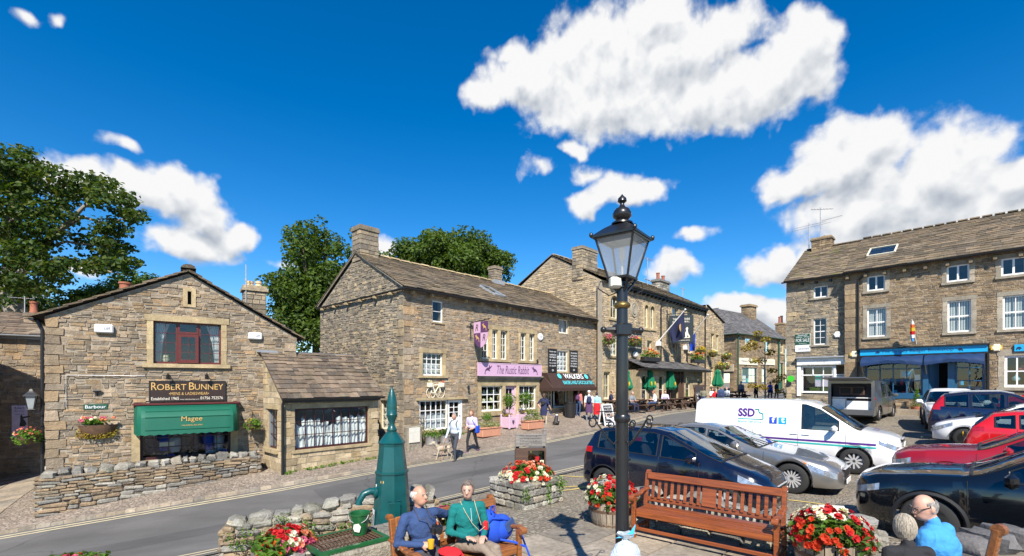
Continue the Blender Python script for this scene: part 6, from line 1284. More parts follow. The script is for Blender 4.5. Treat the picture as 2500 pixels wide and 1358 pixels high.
bs = thing('bookshop_building', 'long three storey brown stone building with blue bookshop front and stone slate roof', 'shop building', (*BS.o, 0), BS.ang)
t1 = B_(2117, 676, 2161, 712); t2 = B_(2311, 644, 2367, 686); t3 = B_(2444, 627, 2506, 671); m1 = B_(2117, 755, 2164, 824); m2 = B_(2313, 732, 2371, 811); m3 = B_(2448, 718, 2512, 802)
fas = B_(2099, 849, 2411, 862, .2); fz0, fz1 = BS.p(2250, 864, .2)[1], BS.p(2250, 848, .2)[1]
shp = (BS.p(2112, 920)[0], BS.p(2404, 920)[0], BS.p(2250, 972)[1], fz0-.02); rw = B_(2452, 868, 2515, 946)
zs1, zs2 = (t1[3]+t2[3]+t3[3])/3, (t1[2]+t2[2]+t3[2])/3;
fix = lambda r, a, b: (r[0], r[1], a, b)
ta_ = sum(r[2] for r in (t1, t2, t3))/3; tb_ = sum(r[3] for r in (t1, t2, t3))/3; ma_ = sum(r[2] for r in (m1, m2, m3))/3; mb__ = sum(r[3] for r in (m1, m2, m3))/3
t1, t2, t3 = [fix(r, ta_, tb_) for r in (t1, t2, t3)]; m1, m2, m3 = [fix(r, ma_, mb__) for r in (m1, m2, m3)]
stone_wall('wall', 'brown_rubble', wbs, RB0, zE, [(*r, .0) for r in (t1, t2, t3, m1, m2, m3, shp, rw)], bs, course=(.075, .135), length=(.14, .42), quoin=(1, 0), qsize=(.78, .74), qh=.42, proud=(.004, .022))
slates('roof', 'stone_slate', (-.02, -.3, zE+.04), (1, 0, 0), (0, s2+.3+.35, zRg-zE+.1), wbs+.1, S+.35, bs, row=(.34, .22), wid=(.3, .75), th=.036); slates('roof', 'stone_slate', (-.02, DB+.6, zE+.04), (1, 0, 0), (0, -s2-.3, zRg-zE), wbs+.2, S, bs, row=(.45, .4), wid=(.5, .9))
ridge('ridge_tiles', (0, s2+.35, zRg+.22), (wbs, s2+.35, zRg+.22), 'stone_slate', bs, .15, .5)
sh = MB(); sh.poly([(0, 0, RB0), (0, 0, zE), (0, .36, zE), (0, .36, RB0)]); sh.build('wall', M['brown_rubble'], bs)
for r in (t1, t2, t3): frame_window(bs, *r, 2, 1, fw=.075, bar=.08, rec=.05)
for r in (m1, m2, m3): frame_window(bs, *r, 2, 2, fw=.07, bar=.035, rec=.06, curtain=('blind', 'blind'), meet=1)
frame_window(bs, *rw, 2, 2, fw=.1, bar=.06, rec=.04, gl='shop_glass')
d = MB()
for r in (t1, t2, t3, m1, m2, m3): surround(d, *r, .2, .2, .12, .02, .0)
surround(d, *rw, .22, .3, .15, .02); d.split('window_surround', M['grey_dressing'], bs)
g_ = MB(); gutter(g_, (.0, -.38, zE), (wbs, -.38, zE), .075); ds = BS.p(2096, 760)[0]; g_.tube([(ds+.5, -.3, zE-.1), (ds+.05, -.1, zE-.45), (ds, -.09, zE-.6), (ds, -.09, RB0)], .055, 6); x2 = shp[1]+.12; g_.tube([(x2, -.1, fz1), (x2, -.1, RB0)], .05, 6); g_.split('gutter', M['gutter_black'], bs)
cb = MB()
for i in range(13): x = .15+i*.86; cb.box(x-.07, x+.07, -.3, 0, zE-.36, zE-.15)
cb.split('corbel', M['mossy_slate'], bs)
skylight(bs, BS.p(2157, 607, -2.2)[0], 2.55, 1.35, 1.35, (0, -.3, zE+.04), (1, 0, 0), (0, s2+.65, zRg-zE+.1), 'roof_window', 'cream_paint')
# shopfront joinery
x1, x2 = BS.p(2253, 920)[0], BS.p(2267, 920)[0]; x3, x4 = BS.p(2314, 920)[0], BS.p(2331, 920)[0]
wz0 = shp[2]+.15; frame_window(bs, shp[0], x1, wz0, shp[3], 4, 3, 'shop_blue', .09, .05, .05, 'shop_glass'); frame_window(bs, x4, shp[1], wz0, shp[3], 2, 3, 'shop_blue', .09, .05, .05, 'shop_glass')
jn = MB()
for (a, b) in ((x1, x2), (x3, x4)): jn.box(a+.002, b-.002, -.06, .2, RB0, shp[3])
jn.box(x2, x3, .04, .12, shp[3]-.5, shp[3]-.38); jn.box(shp[0], x1, -.05, .15, shp[2]-.05, wz0-.003); jn.box(x4, shp[1], -.05, .15, shp[2]-.05, wz0-.003); jn.build('shopfront', M['shop_blue'], bs)
dd = MB(); T = Matrix.Translation((x2+.02, .12, 0)) @ RZ(R(62)); dd.box(0, x3-x2-.05, 0, .05, shp[2]-.35, shp[3]-.52, 0, T); dd.build('door', M['shop_blue'], bs)
st = MB(); zf = wz0
for (a, b) in ((shp[0]+.1, x1-.1), (x4+.1, shp[1]-.1)):
 for k, z in enumerate((zf+.02, zf+.55)):
  st.box(a, b, .3, .75, z-.03, z, 0); x = a+.03
  while x < b-.12:
   w = rnd.uniform(.05, .26); h = rnd.uniform(.16, .34); st.box(x, x+w, .4+rnd.uniform(0, .2), .62, z, z+h, rnd.randint(1, 5)); x += w+rnd.uniform(.03, .22)
 st.box(a, b, 1.0, 1.04, zf-.4, shp[3], 6)
st.box(x1-.35, x1-.12, .12, .125, zf+.75, zf+1.1, 1)
a = BS.p(2195, 915)[0]; st.box(a, a+.55, .35, .4, zf+.95, zf+1.35, 5); st.box(a+.06, a+.49, .34, .35, zf+1.0, zf+1.3, 2)
T0 = BS.p(2226, 905)[0]
for dx in (-.22, .25): st.tube([(T0, .35, zf+1.45), (T0+dx, .35, zf+.3)], .03, 5, 1)
st.build('book_display', [M['dark_timber'], M['white_paint'], M['sky_sign'], M['red_cloth'], M['shop_blue'], M['beige'], M['dark_room']], bs)
dk = MB(); dk.box(.3, wbs-.1, 3.0, 3.05, RB0, zE-.2); dk.build('inner_wall', M['dark_room'], bs)
rt = MB()
for k, (x, z, mi) in enumerate(((.25, .3, 0), (.45, .75, 1), (.9, .35, 0), (.75, .85, 1))): rt.lathe([(.02, 0), (.14, .05), (.16, .16), (.05, .25), (.04, .32)], 10, (rw[0]+.15+x, .35, rw[2]+z), mi)
rt.build('window_toys', [M['aqua'], M['coral']], bs)
o, w, h = sign('bookshop_fascia', 'long bright blue bookshop fascia with dark lettering and small badgers', 'sign', BS, None, 'sky_sign', [('The Stripey Badger Bookshop', .19, .76, .2, .78, 'navy_letter')], .08, .1, rect=(fas[0], fas[1], fz0, fz1))
tp = MB(); tp.box(-.05, w+.08, -.22, .1, h+.003, h+.07); tp.box(-.05, w+.05, -.08, .08, -.08, -.003); tp.build('cornice', M['black_board'], o)
for fx, sg_ in ((.14, 1), (.83, -1)):
 B = MB(); P = [(0, 0), (.1, 0), (.1, .08), (.26, .1), (.32, .0), (.4, .0), (.38, .16), (.5, .1), (.58, .16), (.46, .3), (.3, .36), (.1, .3), (.02, .16)]; pts = [(x*h*1.0*sg_, z*h*1.3) for x, z in P]; B.prism(pts if sg_ > 0 else pts[::-1], -.006, 0); B.build('painted_badger', M['navy_letter'], o, (w*fx, -.103, h*.22))
o, w, h = sign('second_fascia', 'short bright blue sign cut off at the right edge of the picture', 'sign', BS, (2476, 840, 2560, 857), 'sky_sign', [('Gifts', .3, .8, .25, .75, 'navy_letter')], .03, .08)
B = MB(); pts = [(x*h, z*h*1.3) for x, z in P]; B.prism(pts, -.006, 0); B.build('painted_badger', M['navy_letter'], o, (w*.06, -.083, h*.22))
for k, (a, b) in enumerate(((shp[0]-.12, x1+.05), (x1+.1, shp[1]+.02))):
 q = BS.w(a); o = thing('shop_awning', 'left half-open dark blue awning over the big bookshop window' if k == 0 else 'right half-open dark blue awning over the bookshop door', 'awning', (q.x, q.y, 0), BS.ang, 'blue bookshop awnings'); w = b-a; n = 24; V = []; zt = fz0-.06
 for (y, z, sag) in ((-.1, zt, 0), (-.4, zt-.12, .04), (-.62, zt-.36, .12), (-.64, zt-.42, .16)):
  for i in range(n+1): f = i/n; V.append((f*w, y, z-sag*math.sin(f*math.pi)*(-1)+.02*math.sin(f*30+y*9)))
 for i in range(n+1): f = i/n; V.append((f*w, -.63, zt-.44-.12+.16*math.sin(f*math.pi)-.035*abs(math.sin(f*math.pi*11))))
 mb = MB(); k1 = n+1; mb.add(V, [(r*k1+i, r*k1+i+1, (r+1)*k1+i+1, (r+1)*k1+i) for r in range(4) for i in range(n)], 0, True); mb.build('canopy', M['blue_awning'], o)
 ar = MB(); ar.tube([(.05, -.05, zt-1.0), (.05, -.6, zt-.42)], .025, 5); ar.tube([(w-.05, -.05, zt-1.0), (w-.05, -.6, zt-.42)], .025, 5); ar.build('awning_arms', M['beige'], o)
 cl = MB(); cl.tube([(w-.04, -.5, zt-.4), (w-.02, -.35, zt-.9), (w-.03, -.2, zt-1.25)], [.12, .06, .02], 6, flat=.4); cl.build('loose_cloth', M['blue_awning'], o)
s, z = BS.p(2238, 850); q = BS.w(s, .1); o = thing('rainbow_windsock', 'rainbow and white flag hanging from a short pole above the bookshop fascia', 'flag', (q.x, q.y, z), BS.ang); mb = MB(); mb.tube([(0, 0, .2), (-.1, -.75, 1.45)], .02, 5); mb.build('pole', M['white_paint'], o)
for k, c in enumerate(('white_cloth', 'orange', 'yellow', 'red', 'white_cloth', 'sky_shirt')):
 f = MB(); t0 = k/6; A = Vector((-.1, -.75, 1.4)); f.tube([A+Vector((0, .1, -.18*k)), A+Vector((.02, .12, -.18*(k+1)))], [.05+.13*math.sin((k+.2)/5*2.6), .05+.13*math.sin((k+1.2)/6*2.8)], 8, flat=.6); f.build('flag_band', M[c if c in M else 'petal_'+c], o)
pc_ = MB(); q = BS.w(BS.p(2242, 968)[0], .55); o = thing('potted_conifer', 'small yellow green conifer in a pot before the bookshop window', 'plant', (q.x, q.y, gz(q.x, q.y)), 0); pc_.lathe([(.2, 0), (.26, .4), (.22, .4)], 12); pc_.build('pot', M['pot_red'], o); leaves('foliage', [((0, 0, .5+k*.14), (.26-.035*k,)*2+(.16,), 70) for k in range(6)], .08, M['leaf_bright'], o)
pv = MB()
for i in range(9):
 a, b = BS.w(i*1.25-.3, .05), BS.w(i*1.25+.93, .05); c, d_ = BS.w(i*1.25+.93, 1.5), BS.w(i*1.25-.3, 1.5); zz = 1.0-.012*i; V = [(p.x, p.y, zz) for p in (a, b, c, d_)]; pv.add(V+[(x, y, z-.5) for x, y, z in V], [(3, 2, 1, 0), (2, 3, 7, 6), (0, 4, 7, 3), (1, 2, 6, 5)])
tag(pv.build('shop_pavement', M['flagstone']), kind='structure')
# -- vehicles
for nme, c, kw in (('navy_paint', (.004, .006, .018), dict(rough=.15)), ('silver_paint', (.36, .35, .33), dict(metal=.75, rough=.32)), ('white_paint_car', (.80, .80, .80), {}), ('black_car', (.004, .005, .007), dict(rough=.15)), ('crimson_paint', (.30, .007, .014), {}), ('red_paint', (.55, .008, .012), {}), ('blue_paint', (.007, .014, .05), dict(metal=.2, rough=.2)), ('grey_paint', (.17, .17, .17), dict(metal=.6, rough=.35))): M[nme] = paint(nme, c, **kw)
M['purple_stripe'] = plain('purple_stripe', (.09, .02, .22), .4); M['teal_stripe'] = plain('teal_stripe', (.02, .42, .38), .4)
_ip = lambda pts, x: float(np.interp(x, [p[0] for p in pts], [p[1] for p in pts]))
def wheel(par, x, y, r, w, side, spokes=10, rim='alloy', tw=.04):
 Rm = Matrix.Rotation(R(90), 3, 'X'); mb = MB()
 mb.lathe([(r*.64, -w/2), (r*.9, -w/2), (r*.97, -w*.42), (r, -w*.3), (r, w*.3), (r*.97, w*.42), (r*.9, w/2), (r*.64, w/2), (r*.62, 0), (r*.64, -w/2)], 26, (0, 0, 0), 0, Rm)
 o = mb.build('wheel', M['rubber'], par, (x, y, r)); k = MB(); f = side*w*.42
 k.lathe([(r*.66, -f*.2), (r*.66, f), (r*.6, f*1.05), (r*.56, f*.7), (r*.56, -f*.2)], 26, (0, 0, 0), 0, Rm); k.lathe([(.001, f*.95), (r*.13, f*.9), (r*.15, f*.6)], 12, (0, 0, 0), 0, Rm)
 for i in range(spokes):
  a = 2*math.pi*i/spokes; T = Matrix.Rotation(a, 4, 'Y'); k.box(-tw/2, tw/2, min(f*.6, f*.85), max(f*.6, f*.85), r*.1, r*.6, 0, T)
 k.lathe([(.001, f*.3), (r*.6, f*.3)], 20, (0, 0, 0), 1, Rm); k.build('rim', [M[rim], M['trim_black']], o); return o
def car(name, label, loc, ang, sp, pm, cat='car', group='cars parked in the square', plate=True, glassm='car_glass', trim='trim_black', rim='alloy'):
 L, W = sp['L'], sp['W']/2; r = sp['r']; xw = sp['wheels']; zb0 = sp.get('zb', .22); tum = sp.get('tum', .42); zmin = .05
 X = set(np.arange(0, L, .1)) | {L, .02, .05, L-.03, L-.06, *sp['cowl'], *sp['rear'], *[a for w in sp['win'] for a in w], *[a for p in sp.get('patch', ()) for a in p[2:4]]}
 ra_ = r+.065
 for x in xw: X |= set(x+ra_*np.cos(np.linspace(0, math.pi, 15)))
 X = sorted(x for x in X if 0 <= x <= L); X = [X[0]]+[b for a, b in zip(X, X[1:]) if b-a > .006]; X[-1] = L
 ring = []
 for x in X:
  zt = _ip(sp['top'], x); zB = min(_ip(sp['belt'], x), zt-.03); w = W*_ip(sp['plan'], x); zb = _ip(sp['bot'], x) if 'bot' in sp else zb0
  arch = 0
  for c in xw:
   if abs(x-c) < ra_: arch = r+math.sqrt(max(0, ra_**2-(x-c)**2))
  zb = max(zb, arch); h = zt-zB; k = min(1, h/.2); zm = max(zb0+.52*(zB-zb0), zb+.05); ww = w*.955
  p = [(.90*w if not arch else .985*w, zb), (.985*w, min(zb+.1, zm-.02)), (w, zm), (.99*w, max(zB-.1, zm+.01)), (.962*w, zB), (.95*w, zB+.02*k)]
  wt = ww-tum*max(0, h-.09*k); we = ww-tum*max(0, h-.03*k)-.03*k-.03*(1-k)
  p += [(wt, zt-.085*k-.01), (we, zt-.035*k-.004), (we*.8, zt-.012*k), (we*.42, zt-.003*k), (0, zt)]
  ring.append(p)
 n = len(ring[0]); P = lambda i, j, s: Vector((L/2-X[i], s*ring[i][j][0], ring[i][j][1]))
 root = thing(name, label, cat, loc, ang, group)
 part = {}
 def put(key, quad, s, nrm=0.0):
  mb = part.setdefault(key, MB()); q = [P(i, j, s) for i, j in quad]
  if nrm: nv = -(q[1]-q[0]).cross(q[3]-q[0])*s; nv = nv.normalized() if nv.length > 1e-9 else Vector((0, s, 0)); q = [v+nv*nrm for v in q]
  if s > 0: q = q[::-1]
  b = len(mb.v); mb.v.extend(tuple(v) for v in q); mb.f.append(tuple(range(b, b+4))); mb.m.append(0); mb.sm.append(True)
 c0, c1 = sp['cowl']; r0, r1 = sp['rear']
 for i in range(len(X)-1):
  xm = (X[i]+X[i+1])/2
  for s in (1, -1):
   for j in range(n-1):
    quad = ((i, j), (i, j+1), (i+1, j+1), (i+1, j)); key = 'body'
    if j >= 7 and c0 < xm < c1 and ring[i][-1][1]-_ip(sp['belt'], xm) > .03: key = 'windscreen'
    elif j >= 7 and r0 < xm < r1 and not sp.get('norear'): key = 'rear_window'
    elif j == 5:
     for wi, (a, b) in enumerate(sp['win']):
      if a < xm < b: key = ('side_window', wi, s)
    put(key, quad, s)
    for (pn, pmt, a, b, j0, j1) in sp.get('patch', ()):
     if a <= xm <= b and j0 <= j < j1: put((pn, s, pmt), quad, s, .006)
 def weld(mb):
  key = {}; nv = []; mp = []
  for v in mb.v:
   k = tuple(round(c, 5) for c in v)
   if k not in key: key[k] = len(nv); nv.append(v)
   mp.append(key[k])
  mb.v = nv; mb.f = [tuple(dict.fromkeys(mp[i] for i in f)) for f in mb.f]; ok = [len(f) > 2 for f in mb.f]; mb.f = [f for f, o in zip(mb.f, ok) if o]; mb.m = [0]*len(mb.f); mb.sm = [True]*len(mb.f)
 for key, mb in part.items():
  weld(mb)
  if key == 'body':
   for i, fl in ((0, 1), (len(X)-1, 0)):
    if i and sp.get('norear'): continue
    a = [P(i, j, 1) for j in range(n)]+[P(i, j, -1) for j in range(n-2, -1, -1)]; mb.add(a, [tuple(range(len(a)))[::-1 if not fl else 1]], 0)
   mb.build('body', M[pm], root, sharp=38)
  elif isinstance(key, str): mb.build(key, M[glassm], root)
  elif key[0] == 'side_window': mb.build('side_window', M[glassm], root)
  else: mb.build(key[0], M[key[2]], root)
 ub = MB(); ub.box(-L/2+.5, L/2-.75, -W+.2, W-.2, .2, .52)
 if not sp.get('norear'):
  for x in xw: ub.box(L/2-x-ra_-.02, L/2-x+ra_+.02, -W+.1, W-.1, r+.1, min(r+ra_+.02, _ip(sp['top'], x-ra_)-.13, _ip(sp['top'], min(L, x+ra_))-.13))
 ub.build('underbody', M['wet_black'], root)
 inr = MB(); xs0 = sp['cowl'][1]+.1; zs = _ip(sp['belt'], 2.2)
 inr.cbox((L/2-sp['cowl'][0]-.35, 0, zs-.12), (.5, W*1.6, .2), 1, None, .06)
 for xx in ((xs0+.45,) if sp.get('norear') or L > 5.2 else (xs0+.45, xs0+1.35)):
  for y in (-W*.42, W*.42):
   T = Matrix.Translation((L/2-xx, y, zs-.12)) @ Matrix.Rotation(R(-14), 4, 'Y'); inr.cbox((0, 0, 0), (.14, .46, .66), 0, T, .06); inr.cbox((0, 0, .44), (.1, .26, .19), 0, T, .05)
 inr.box(-L/2+.5, L/2-1.4, -W+.16, W-.16, .6, .62, 1); inr.build('seats', [M[sp.get('seat', 'charcoal')], M['trim_black']], root)
 tr = MB()
 for s in (1, -1):
  for c in xw:
   pts = [(L/2-(c+ra_*math.cos(t)), s*(W*_ip(sp['plan'], c)*.99+.004), r+ra_*math.sin(t)) for t in np.linspace(-.25, math.pi+.25, 19)]; tr.tube(pts, sp.get('flare', .014), 5)
  i0 = [i for i, x in enumerate(X) if xw[0]+ra_ < x < xw[1]-ra_]; tr.tube([P(i, 0, s)+Vector((0, 0, .02)) for i in (i0[0], i0[-1])], .02, 5)
  for a, b in sp['win']:
   ii = [i for i, x in enumerate(X) if a-.001 <= x <= b+.001]
   tr.tube([P(i, 5, s) for i in ii], .010, 5); tr.tube([P(i, 6, s) for i in ii], .009, 5); tr.tube([P(ii[0], 5, s), P(ii[0], 6, s)], .011, 5); tr.tube([P(ii[-1], 5, s), P(ii[-1], 6, s)], .016, 5)
  for x in sp.get('seams', ()):
   i = min(range(len(X)), key=lambda q: abs(X[q]-x)); tr.tube([P(i, j, s)+Vector((0, s*.001, 0)) for j in range(1, 6)], .0045, 4)
 for j in (7,):
  ii = [i for i, x in enumerate(X) if c0-.001 <= x <= c1+.001]
  for s in (1, -1): tr.tube([P(i, 7, s) for i in ii], .011, 5)
  tr.tube([P(ii[0], j, s) for s, j in ((1, 7), (1, 8), (1, 9), (1, 10), (-1, 9), (-1, 8), (-1, 7))], .022, 5)
  for y0 in (.15, -.45): a = P(ii[0], 10, 1)+Vector((.02, y0, -.0)); b = P(ii[min(4, len(ii)-1)], 10, 1)+Vector((0, y0-.28, .015)); tr.tube([a, b], .010, 4)
 tr.build('trim', M[trim], root)
 sd = []
 for s in (1, -1):
  for x in xw: wheel(root, L/2-x, s*(W*_ip(sp['plan'], x)-.115), r, .21, s, sp.get('spokes', 10), rim, sp.get('tw', .04))
  x = sp['mirror']; i = min(range(len(X)), key=lambda q: abs(X[q]-x)); m_ = MB(); q = P(i, 4, s); m_.cbox(q+Vector((0, s*.15, .09)), (.14, .24, .17), 0, None, .05); m_.tube([q, q+Vector((0, s*.1, .06))], .03, 6); m_.build('mirror', M[sp.get('mcol', pm)], root)
  for x in sp.get('handles', ()): i = min(range(len(X)), key=lambda q: abs(X[q]-x)); h_ = MB(); q = P(i, 3, s)+Vector((0, s*.012, -.03)); h_.cbox(q, (.19, .035, .03), 0, None, .01); h_.build('door_handle', M[sp.get('hcol', pm)], root)
 zf = ring[0][2][1]; wf = ring[0][2][0]
 g = MB(); a, b = sp['grille']; g.cbox((L/2-.01, 0, (a+b)/2), (.05, wf*1.3, (b-a)*.8), 0, None, .02); g.cbox((L/2-.02, 0, sp.get('zb', .22)+.11), (.06, wf*1.5, .09), 0, None, .02); g.cbox((L/2+.0, 0, b-(b-a)*.1), (.045, wf*1.4, .018), 1, None, .005); g.build('grille', [M['trim_black'], M['alloy']], root)
 if plate: p = MB(); p.cbox((L/2+.035, 0, a-.04), (.02, .52, .11), 0, None, .006); p.build('number_plate', M['plate_white'], root)
 if not sp.get('norear'): p = MB(); p.cbox((-L/2-.015, 0, sp.get('rplate', .75)), (.02, .52, .11), 0, None, .006); p.build('number_plate', M['petal_yellow'], root)
 return root, P, X
PL = [(0, .52), (.025, .64), (.06, .74), (.13, .84), (.3, .935), (.6, .985), (1.2, 1), (3.0, 1)]
def plan(L, tail=.9): return PL[:-1]+[(L-.9, 1), (L-.3, .97), (L-.08, tail+.02), (L, tail-.06)]
HL = lambda m, a, b, j0=2, j1=4: ('headlight', m, a, b, j0, j1)
MPV = dict(L=3.85, W=1.69, r=.30, wheels=(.74, 3.24), top=[(0, .60), (.08, .72), (.35, .85), (.78, .98), (1.0, 1.07), (1.9, 1.46), (2.2, 1.515), (2.8, 1.525), (3.4, 1.46), (3.6, 1.36), (3.76, 1.0), (3.85, .62)], belt=[(0, .56), (.8, .90), (2, .95), (3.85, 1.02)], plan=plan(3.85), cowl=(.82, 1.86), rear=(3.45, 3.72), win=((1.28, 1.98), (2.06, 2.78), (2.86, 3.42)), mirror=1.35, patch=(HL('lamp_clear', .05, .52, 3, 5), ('tail_light', 'lamp_red', 3.55, 3.84, 3, 5)), grille=(.5, .6), seams=(1.18, 2.02, 2.9), handles=(1.85, 2.7), tum=.36, spokes=7)
SAL = dict(L=4.96, W=1.88, r=.345, wheels=(.92, 3.82), top=[(0, .50), (.06, .62), (.3, .745), (.9, .88), (1.5, .965), (1.72, 1.0), (2.6, 1.385), (3.0, 1.455), (3.4, 1.45), (3.8, 1.36), (4.45, 1.10), (4.8, 1.06), (4.93, .95), (4.96, .6)], belt=[(0, .48), (.9, .82), (1.7, .93), (4.4, 1.0), (4.96, .95)], plan=plan(4.96), cowl=(1.62, 2.58), rear=(3.75, 4.42), win=((2.06, 2.82), (2.90, 3.62), (3.66, 3.95)), mirror=2.1, patch=(HL('lamp_clear', .08, .62, 3, 5), ('side_lamp', 'amber', .63, .74, 3, 5), ('tail_light', 'lamp_red', 4.6, 4.94, 3, 5)), grille=(.36, .62), seams=(1.55, 2.85, 3.7), handles=(2.68, 3.5), spokes=15, tw=.028, tum=.44, zb=.2)
VAN = dict(L=5.3, W=1.9, r=.345, wheels=(.98, 4.1), top=[(0, .80), (.04, .98), (.25, 1.08), (.7, 1.17), (.92, 1.22), (1.75, 1.80), (2.1, 1.93), (2.6, 1.97), (5.15, 1.95), (5.27, 1.85), (5.3, 1.0)], belt=[(0, .74), (.6, 1.02), (1.1, 1.11), (5.3, 1.13)], plan=PL[:-1]+[(5.1, 1), (5.3, .95)], cowl=(.84, 1.74), rear=(9, 9), win=((1.32, 2.2),), mirror=1.4, patch=(HL('lamp_clear', .04, .45, 3, 5), ('tail_light', 'lamp_red', 5.15, 5.29, 3, 5)), grille=(.86, .98), seams=(1.16, 2.28, 3.5), handles=(2.1, 2.4), tum=.13, spokes=10, hcol='white_paint_car', zb=.24, rplate=.9)
SUV = dict(L=4.55, W=1.84, r=.36, wheels=(.95, 3.65), top=[(0, .78), (.05, .90), (.25, .98), (.8, 1.05), (1.3, 1.09), (1.5, 1.15), (2.3, 1.58), (2.7, 1.68), (3.5, 1.665), (3.95, 1.58), (4.15, 1.45), (4.42, 1.1), (4.55, .7)], belt=[(0, .72), (.6, .93), (1.4, 1.02), (4.3, 1.12)], plan=plan(4.55), cowl=(1.38, 2.26), rear=(3.98, 4.38), win=((1.78, 2.55), (2.63, 3.42), (3.5, 3.95)), mirror=1.85, patch=(HL('lamp_clear', .05, .36, 3, 4), ('wheel_cladding', 'trim_black', 1.3, 3.2, 0, 1), ('tail_light', 'lamp_red', 4.2, 4.54, 3, 5)), grille=(.5, .76), seams=(1.35, 2.6, 3.45), handles=(2.45, 3.3), tum=.40, zb=.24, flare=.035, spokes=10, tw=.05)
EST = dict(SUV, patch=(HL('lamp_clear', .05, .36, 3, 4), ('tail_light', 'lamp_red', 4.22, 4.54, 3, 5), ('tail_light', 'lamp_red', 4.12, 4.42, 5, 8)), top=[(0, .78), (.05, .90), (.25, .98), (.8, 1.05), (1.3, 1.09), (1.5, 1.15), (2.3, 1.58), (2.7, 1.68), (3.6, 1.66), (4.1, 1.58), (4.25, 1.45), (4.45, 1.1), (4.55, .7)], rear=(4.12, 4.42), win=((1.78, 2.55), (2.63, 3.42), (3.5, 4.1)), flare=.02)
HAT = dict(MPV, L=4.0, W=1.72, wheels=(.8, 3.3), top=[(0, .60), (.08, .72), (.35, .82), (.95, .95), (1.15, 1.0), (1.95, 1.38), (2.3, 1.46), (3.0, 1.45), (3.45, 1.38), (3.85, .98), (4.0, .6)], cowl=(1.05, 1.9), rear=(3.42, 3.84), win=((1.45, 2.2), (2.28, 2.95), (3.03, 3.4)), plan=plan(4.0), patch=(HL('lamp_clear', .05, .52, 3, 5), ('tail_light', 'lamp_red', 3.6, 3.99, 3, 5)), mirror=1.5, seams=(1.3, 2.24, 3.0), handles=(2.05, 2.85))
def place(ref, h, sp, x_at, near=1):
 h = Vector(h).normalized(); nn = Vector((h.y, -h.x)); nn = nn if nn.dot(Vector(ref)) < 0 else -nn
 c = Vector(ref)-h*(sp['L']/2-x_at)-nn*(sp['W']/2-.08); return (c.x, c.y, gz(c.x, c.y)+.012), math.atan2(h.y, h.x)
hr = (.737, -.676)
l, a = place((3.87, 8.62), hr, MPV, .74); car('parked_car', 'small black navy hatchback parked right behind the wooden bench', l, a, MPV, 'navy_paint')
l, a = place((6.36, 10.8), hr, SAL, .92); jag, Pj, Xj = car('parked_car', 'silver grey saloon parked between the dark hatchback and white van', l, a, SAL, 'silver_paint')
l, a = place((9.25, 12.85), hr, VAN, .98); van, Pv, Xv = car('hire_van', 'long white panel van with purple and turquoise stripes and hire lettering', l, a, VAN, 'white_paint_car', 'van')
# van livery sits on its flanks
for s in (1, -1):
 for (z0, z1, mt) in ((.80, .85, 'purple_stripe'), (.72, .765, 'teal_stripe')):
  mb = MB(); ii = [i for i, x in enumerate(Xv) if .5 <= x <= 4.9 and not any(abs(x-c) < .42 for c in VAN['wheels'])]
  seg = []
  for i in [i for i, x in enumerate(Xv) if .5 <= x <= 4.6]:
   w = .952*_ip(VAN['plan'], Xv[i])*.955/.95; dzz = .0 if Xv[i] > 1.2 else .0
   seg.append((2.65-Xv[i], s*(w*.994+.003), z0, z1))
  for p, q in zip(seg, seg[1:]): mb.add([(p[0], p[1], p[2]), (q[0], q[1], q[2]), (q[0], q[1], q[3]), (p[0], p[1], p[3])], [(0, 1, 2, 3)])
  mb.build('livery_stripe', M[mt], van)
 yy = -.955; T = Matrix() if s < 0 else RZ(math.pi); fx = 1 if s < 0 else -1
 tilt = Matrix.Translation((0, -.905, 1.13)) @ Matrix.Rotation(R(-7.1), 4, 'X')
 def on(txt, mt, x0, x1, z0, z1, shear=0.0, b=0.0): lettering(txt, M[mt], van, *((x0, x1) if s < 0 else (-x1, -x0)), z0-1.13, z1-1.13, -.008, shear, rot=T @ tilt, bold=b)
 on('SSD', 'purple_stripe', -1.29, -.81, 1.42, 1.68, 0, .035); on('Skipton Self Drive', 'teal_stripe', -1.29, -.62, 1.22, 1.31)
 lg = MB(); lg.box(-1.29, -.62, -.010, -.006, 1.345-1.13, 1.365-1.13); o_ = [(-.80, 1.66), (-.70, 1.66), (-.68, 1.56), (-.58, 1.53), (-.57, 1.37), (-.64, 1.355)]
 lg.tube([((x if s < 0 else x), -.008, z-1.13) for x, z in o_], .014, 5); lg.v = [((x if s < 0 else -1.38-x), y, z) for x, y, z in lg.v] if s > 0 else lg.v; ob = lg.build('van_outline', M['teal_stripe'], van); ob.matrix_local = T @ tilt
 for k, t in enumerate(('f', 't')):
  x = -.40+k*.25; sq = MB(); xx = x if s < 0 else -x-.20; sq.box(xx, xx+.20, -.012, -.004, .12, .31); ob = sq.build('web_badge', M['blue_nylon' if k == 0 else 'sky_sign'], van); ob.matrix_local = T @ tilt
  lettering(t, M['white_letter'], van, xx+.06, xx+.16, .15, .31, -.015, rot=T @ tilt, bold=.03)
lettering('SSD', M['purple_stripe'], van, -.22, .22, 0, .13, 0, rot=Matrix.Translation((2.65-.5, 0, 1.145)) @ RZ(R(90)) @ Matrix.Rotation(R(-76), 4, 'X') @ Matrix.Translation((0, -.02, 0)))
hl = (-.70, .71)
l, a = place((6.23, 7.1), hl, SUV, .95); car('parked_car', 'glossy black SUV facing left, nearest the couple at lower right', l, a, SUV, 'black_car', rim='zinc')
l, a = place((8.95, 9.75), hl, SUV, .95); car('parked_car', 'dark crimson SUV facing left behind the glossy black one', l, a, SUV, 'crimson_paint')
l, a = place((12.35, 12.85), (.72, -.69), HAT, 3.9); car('parked_car', 'bright red hatchback seen from its rear beside the crimson SUV', l, a, HAT, 'red_paint')
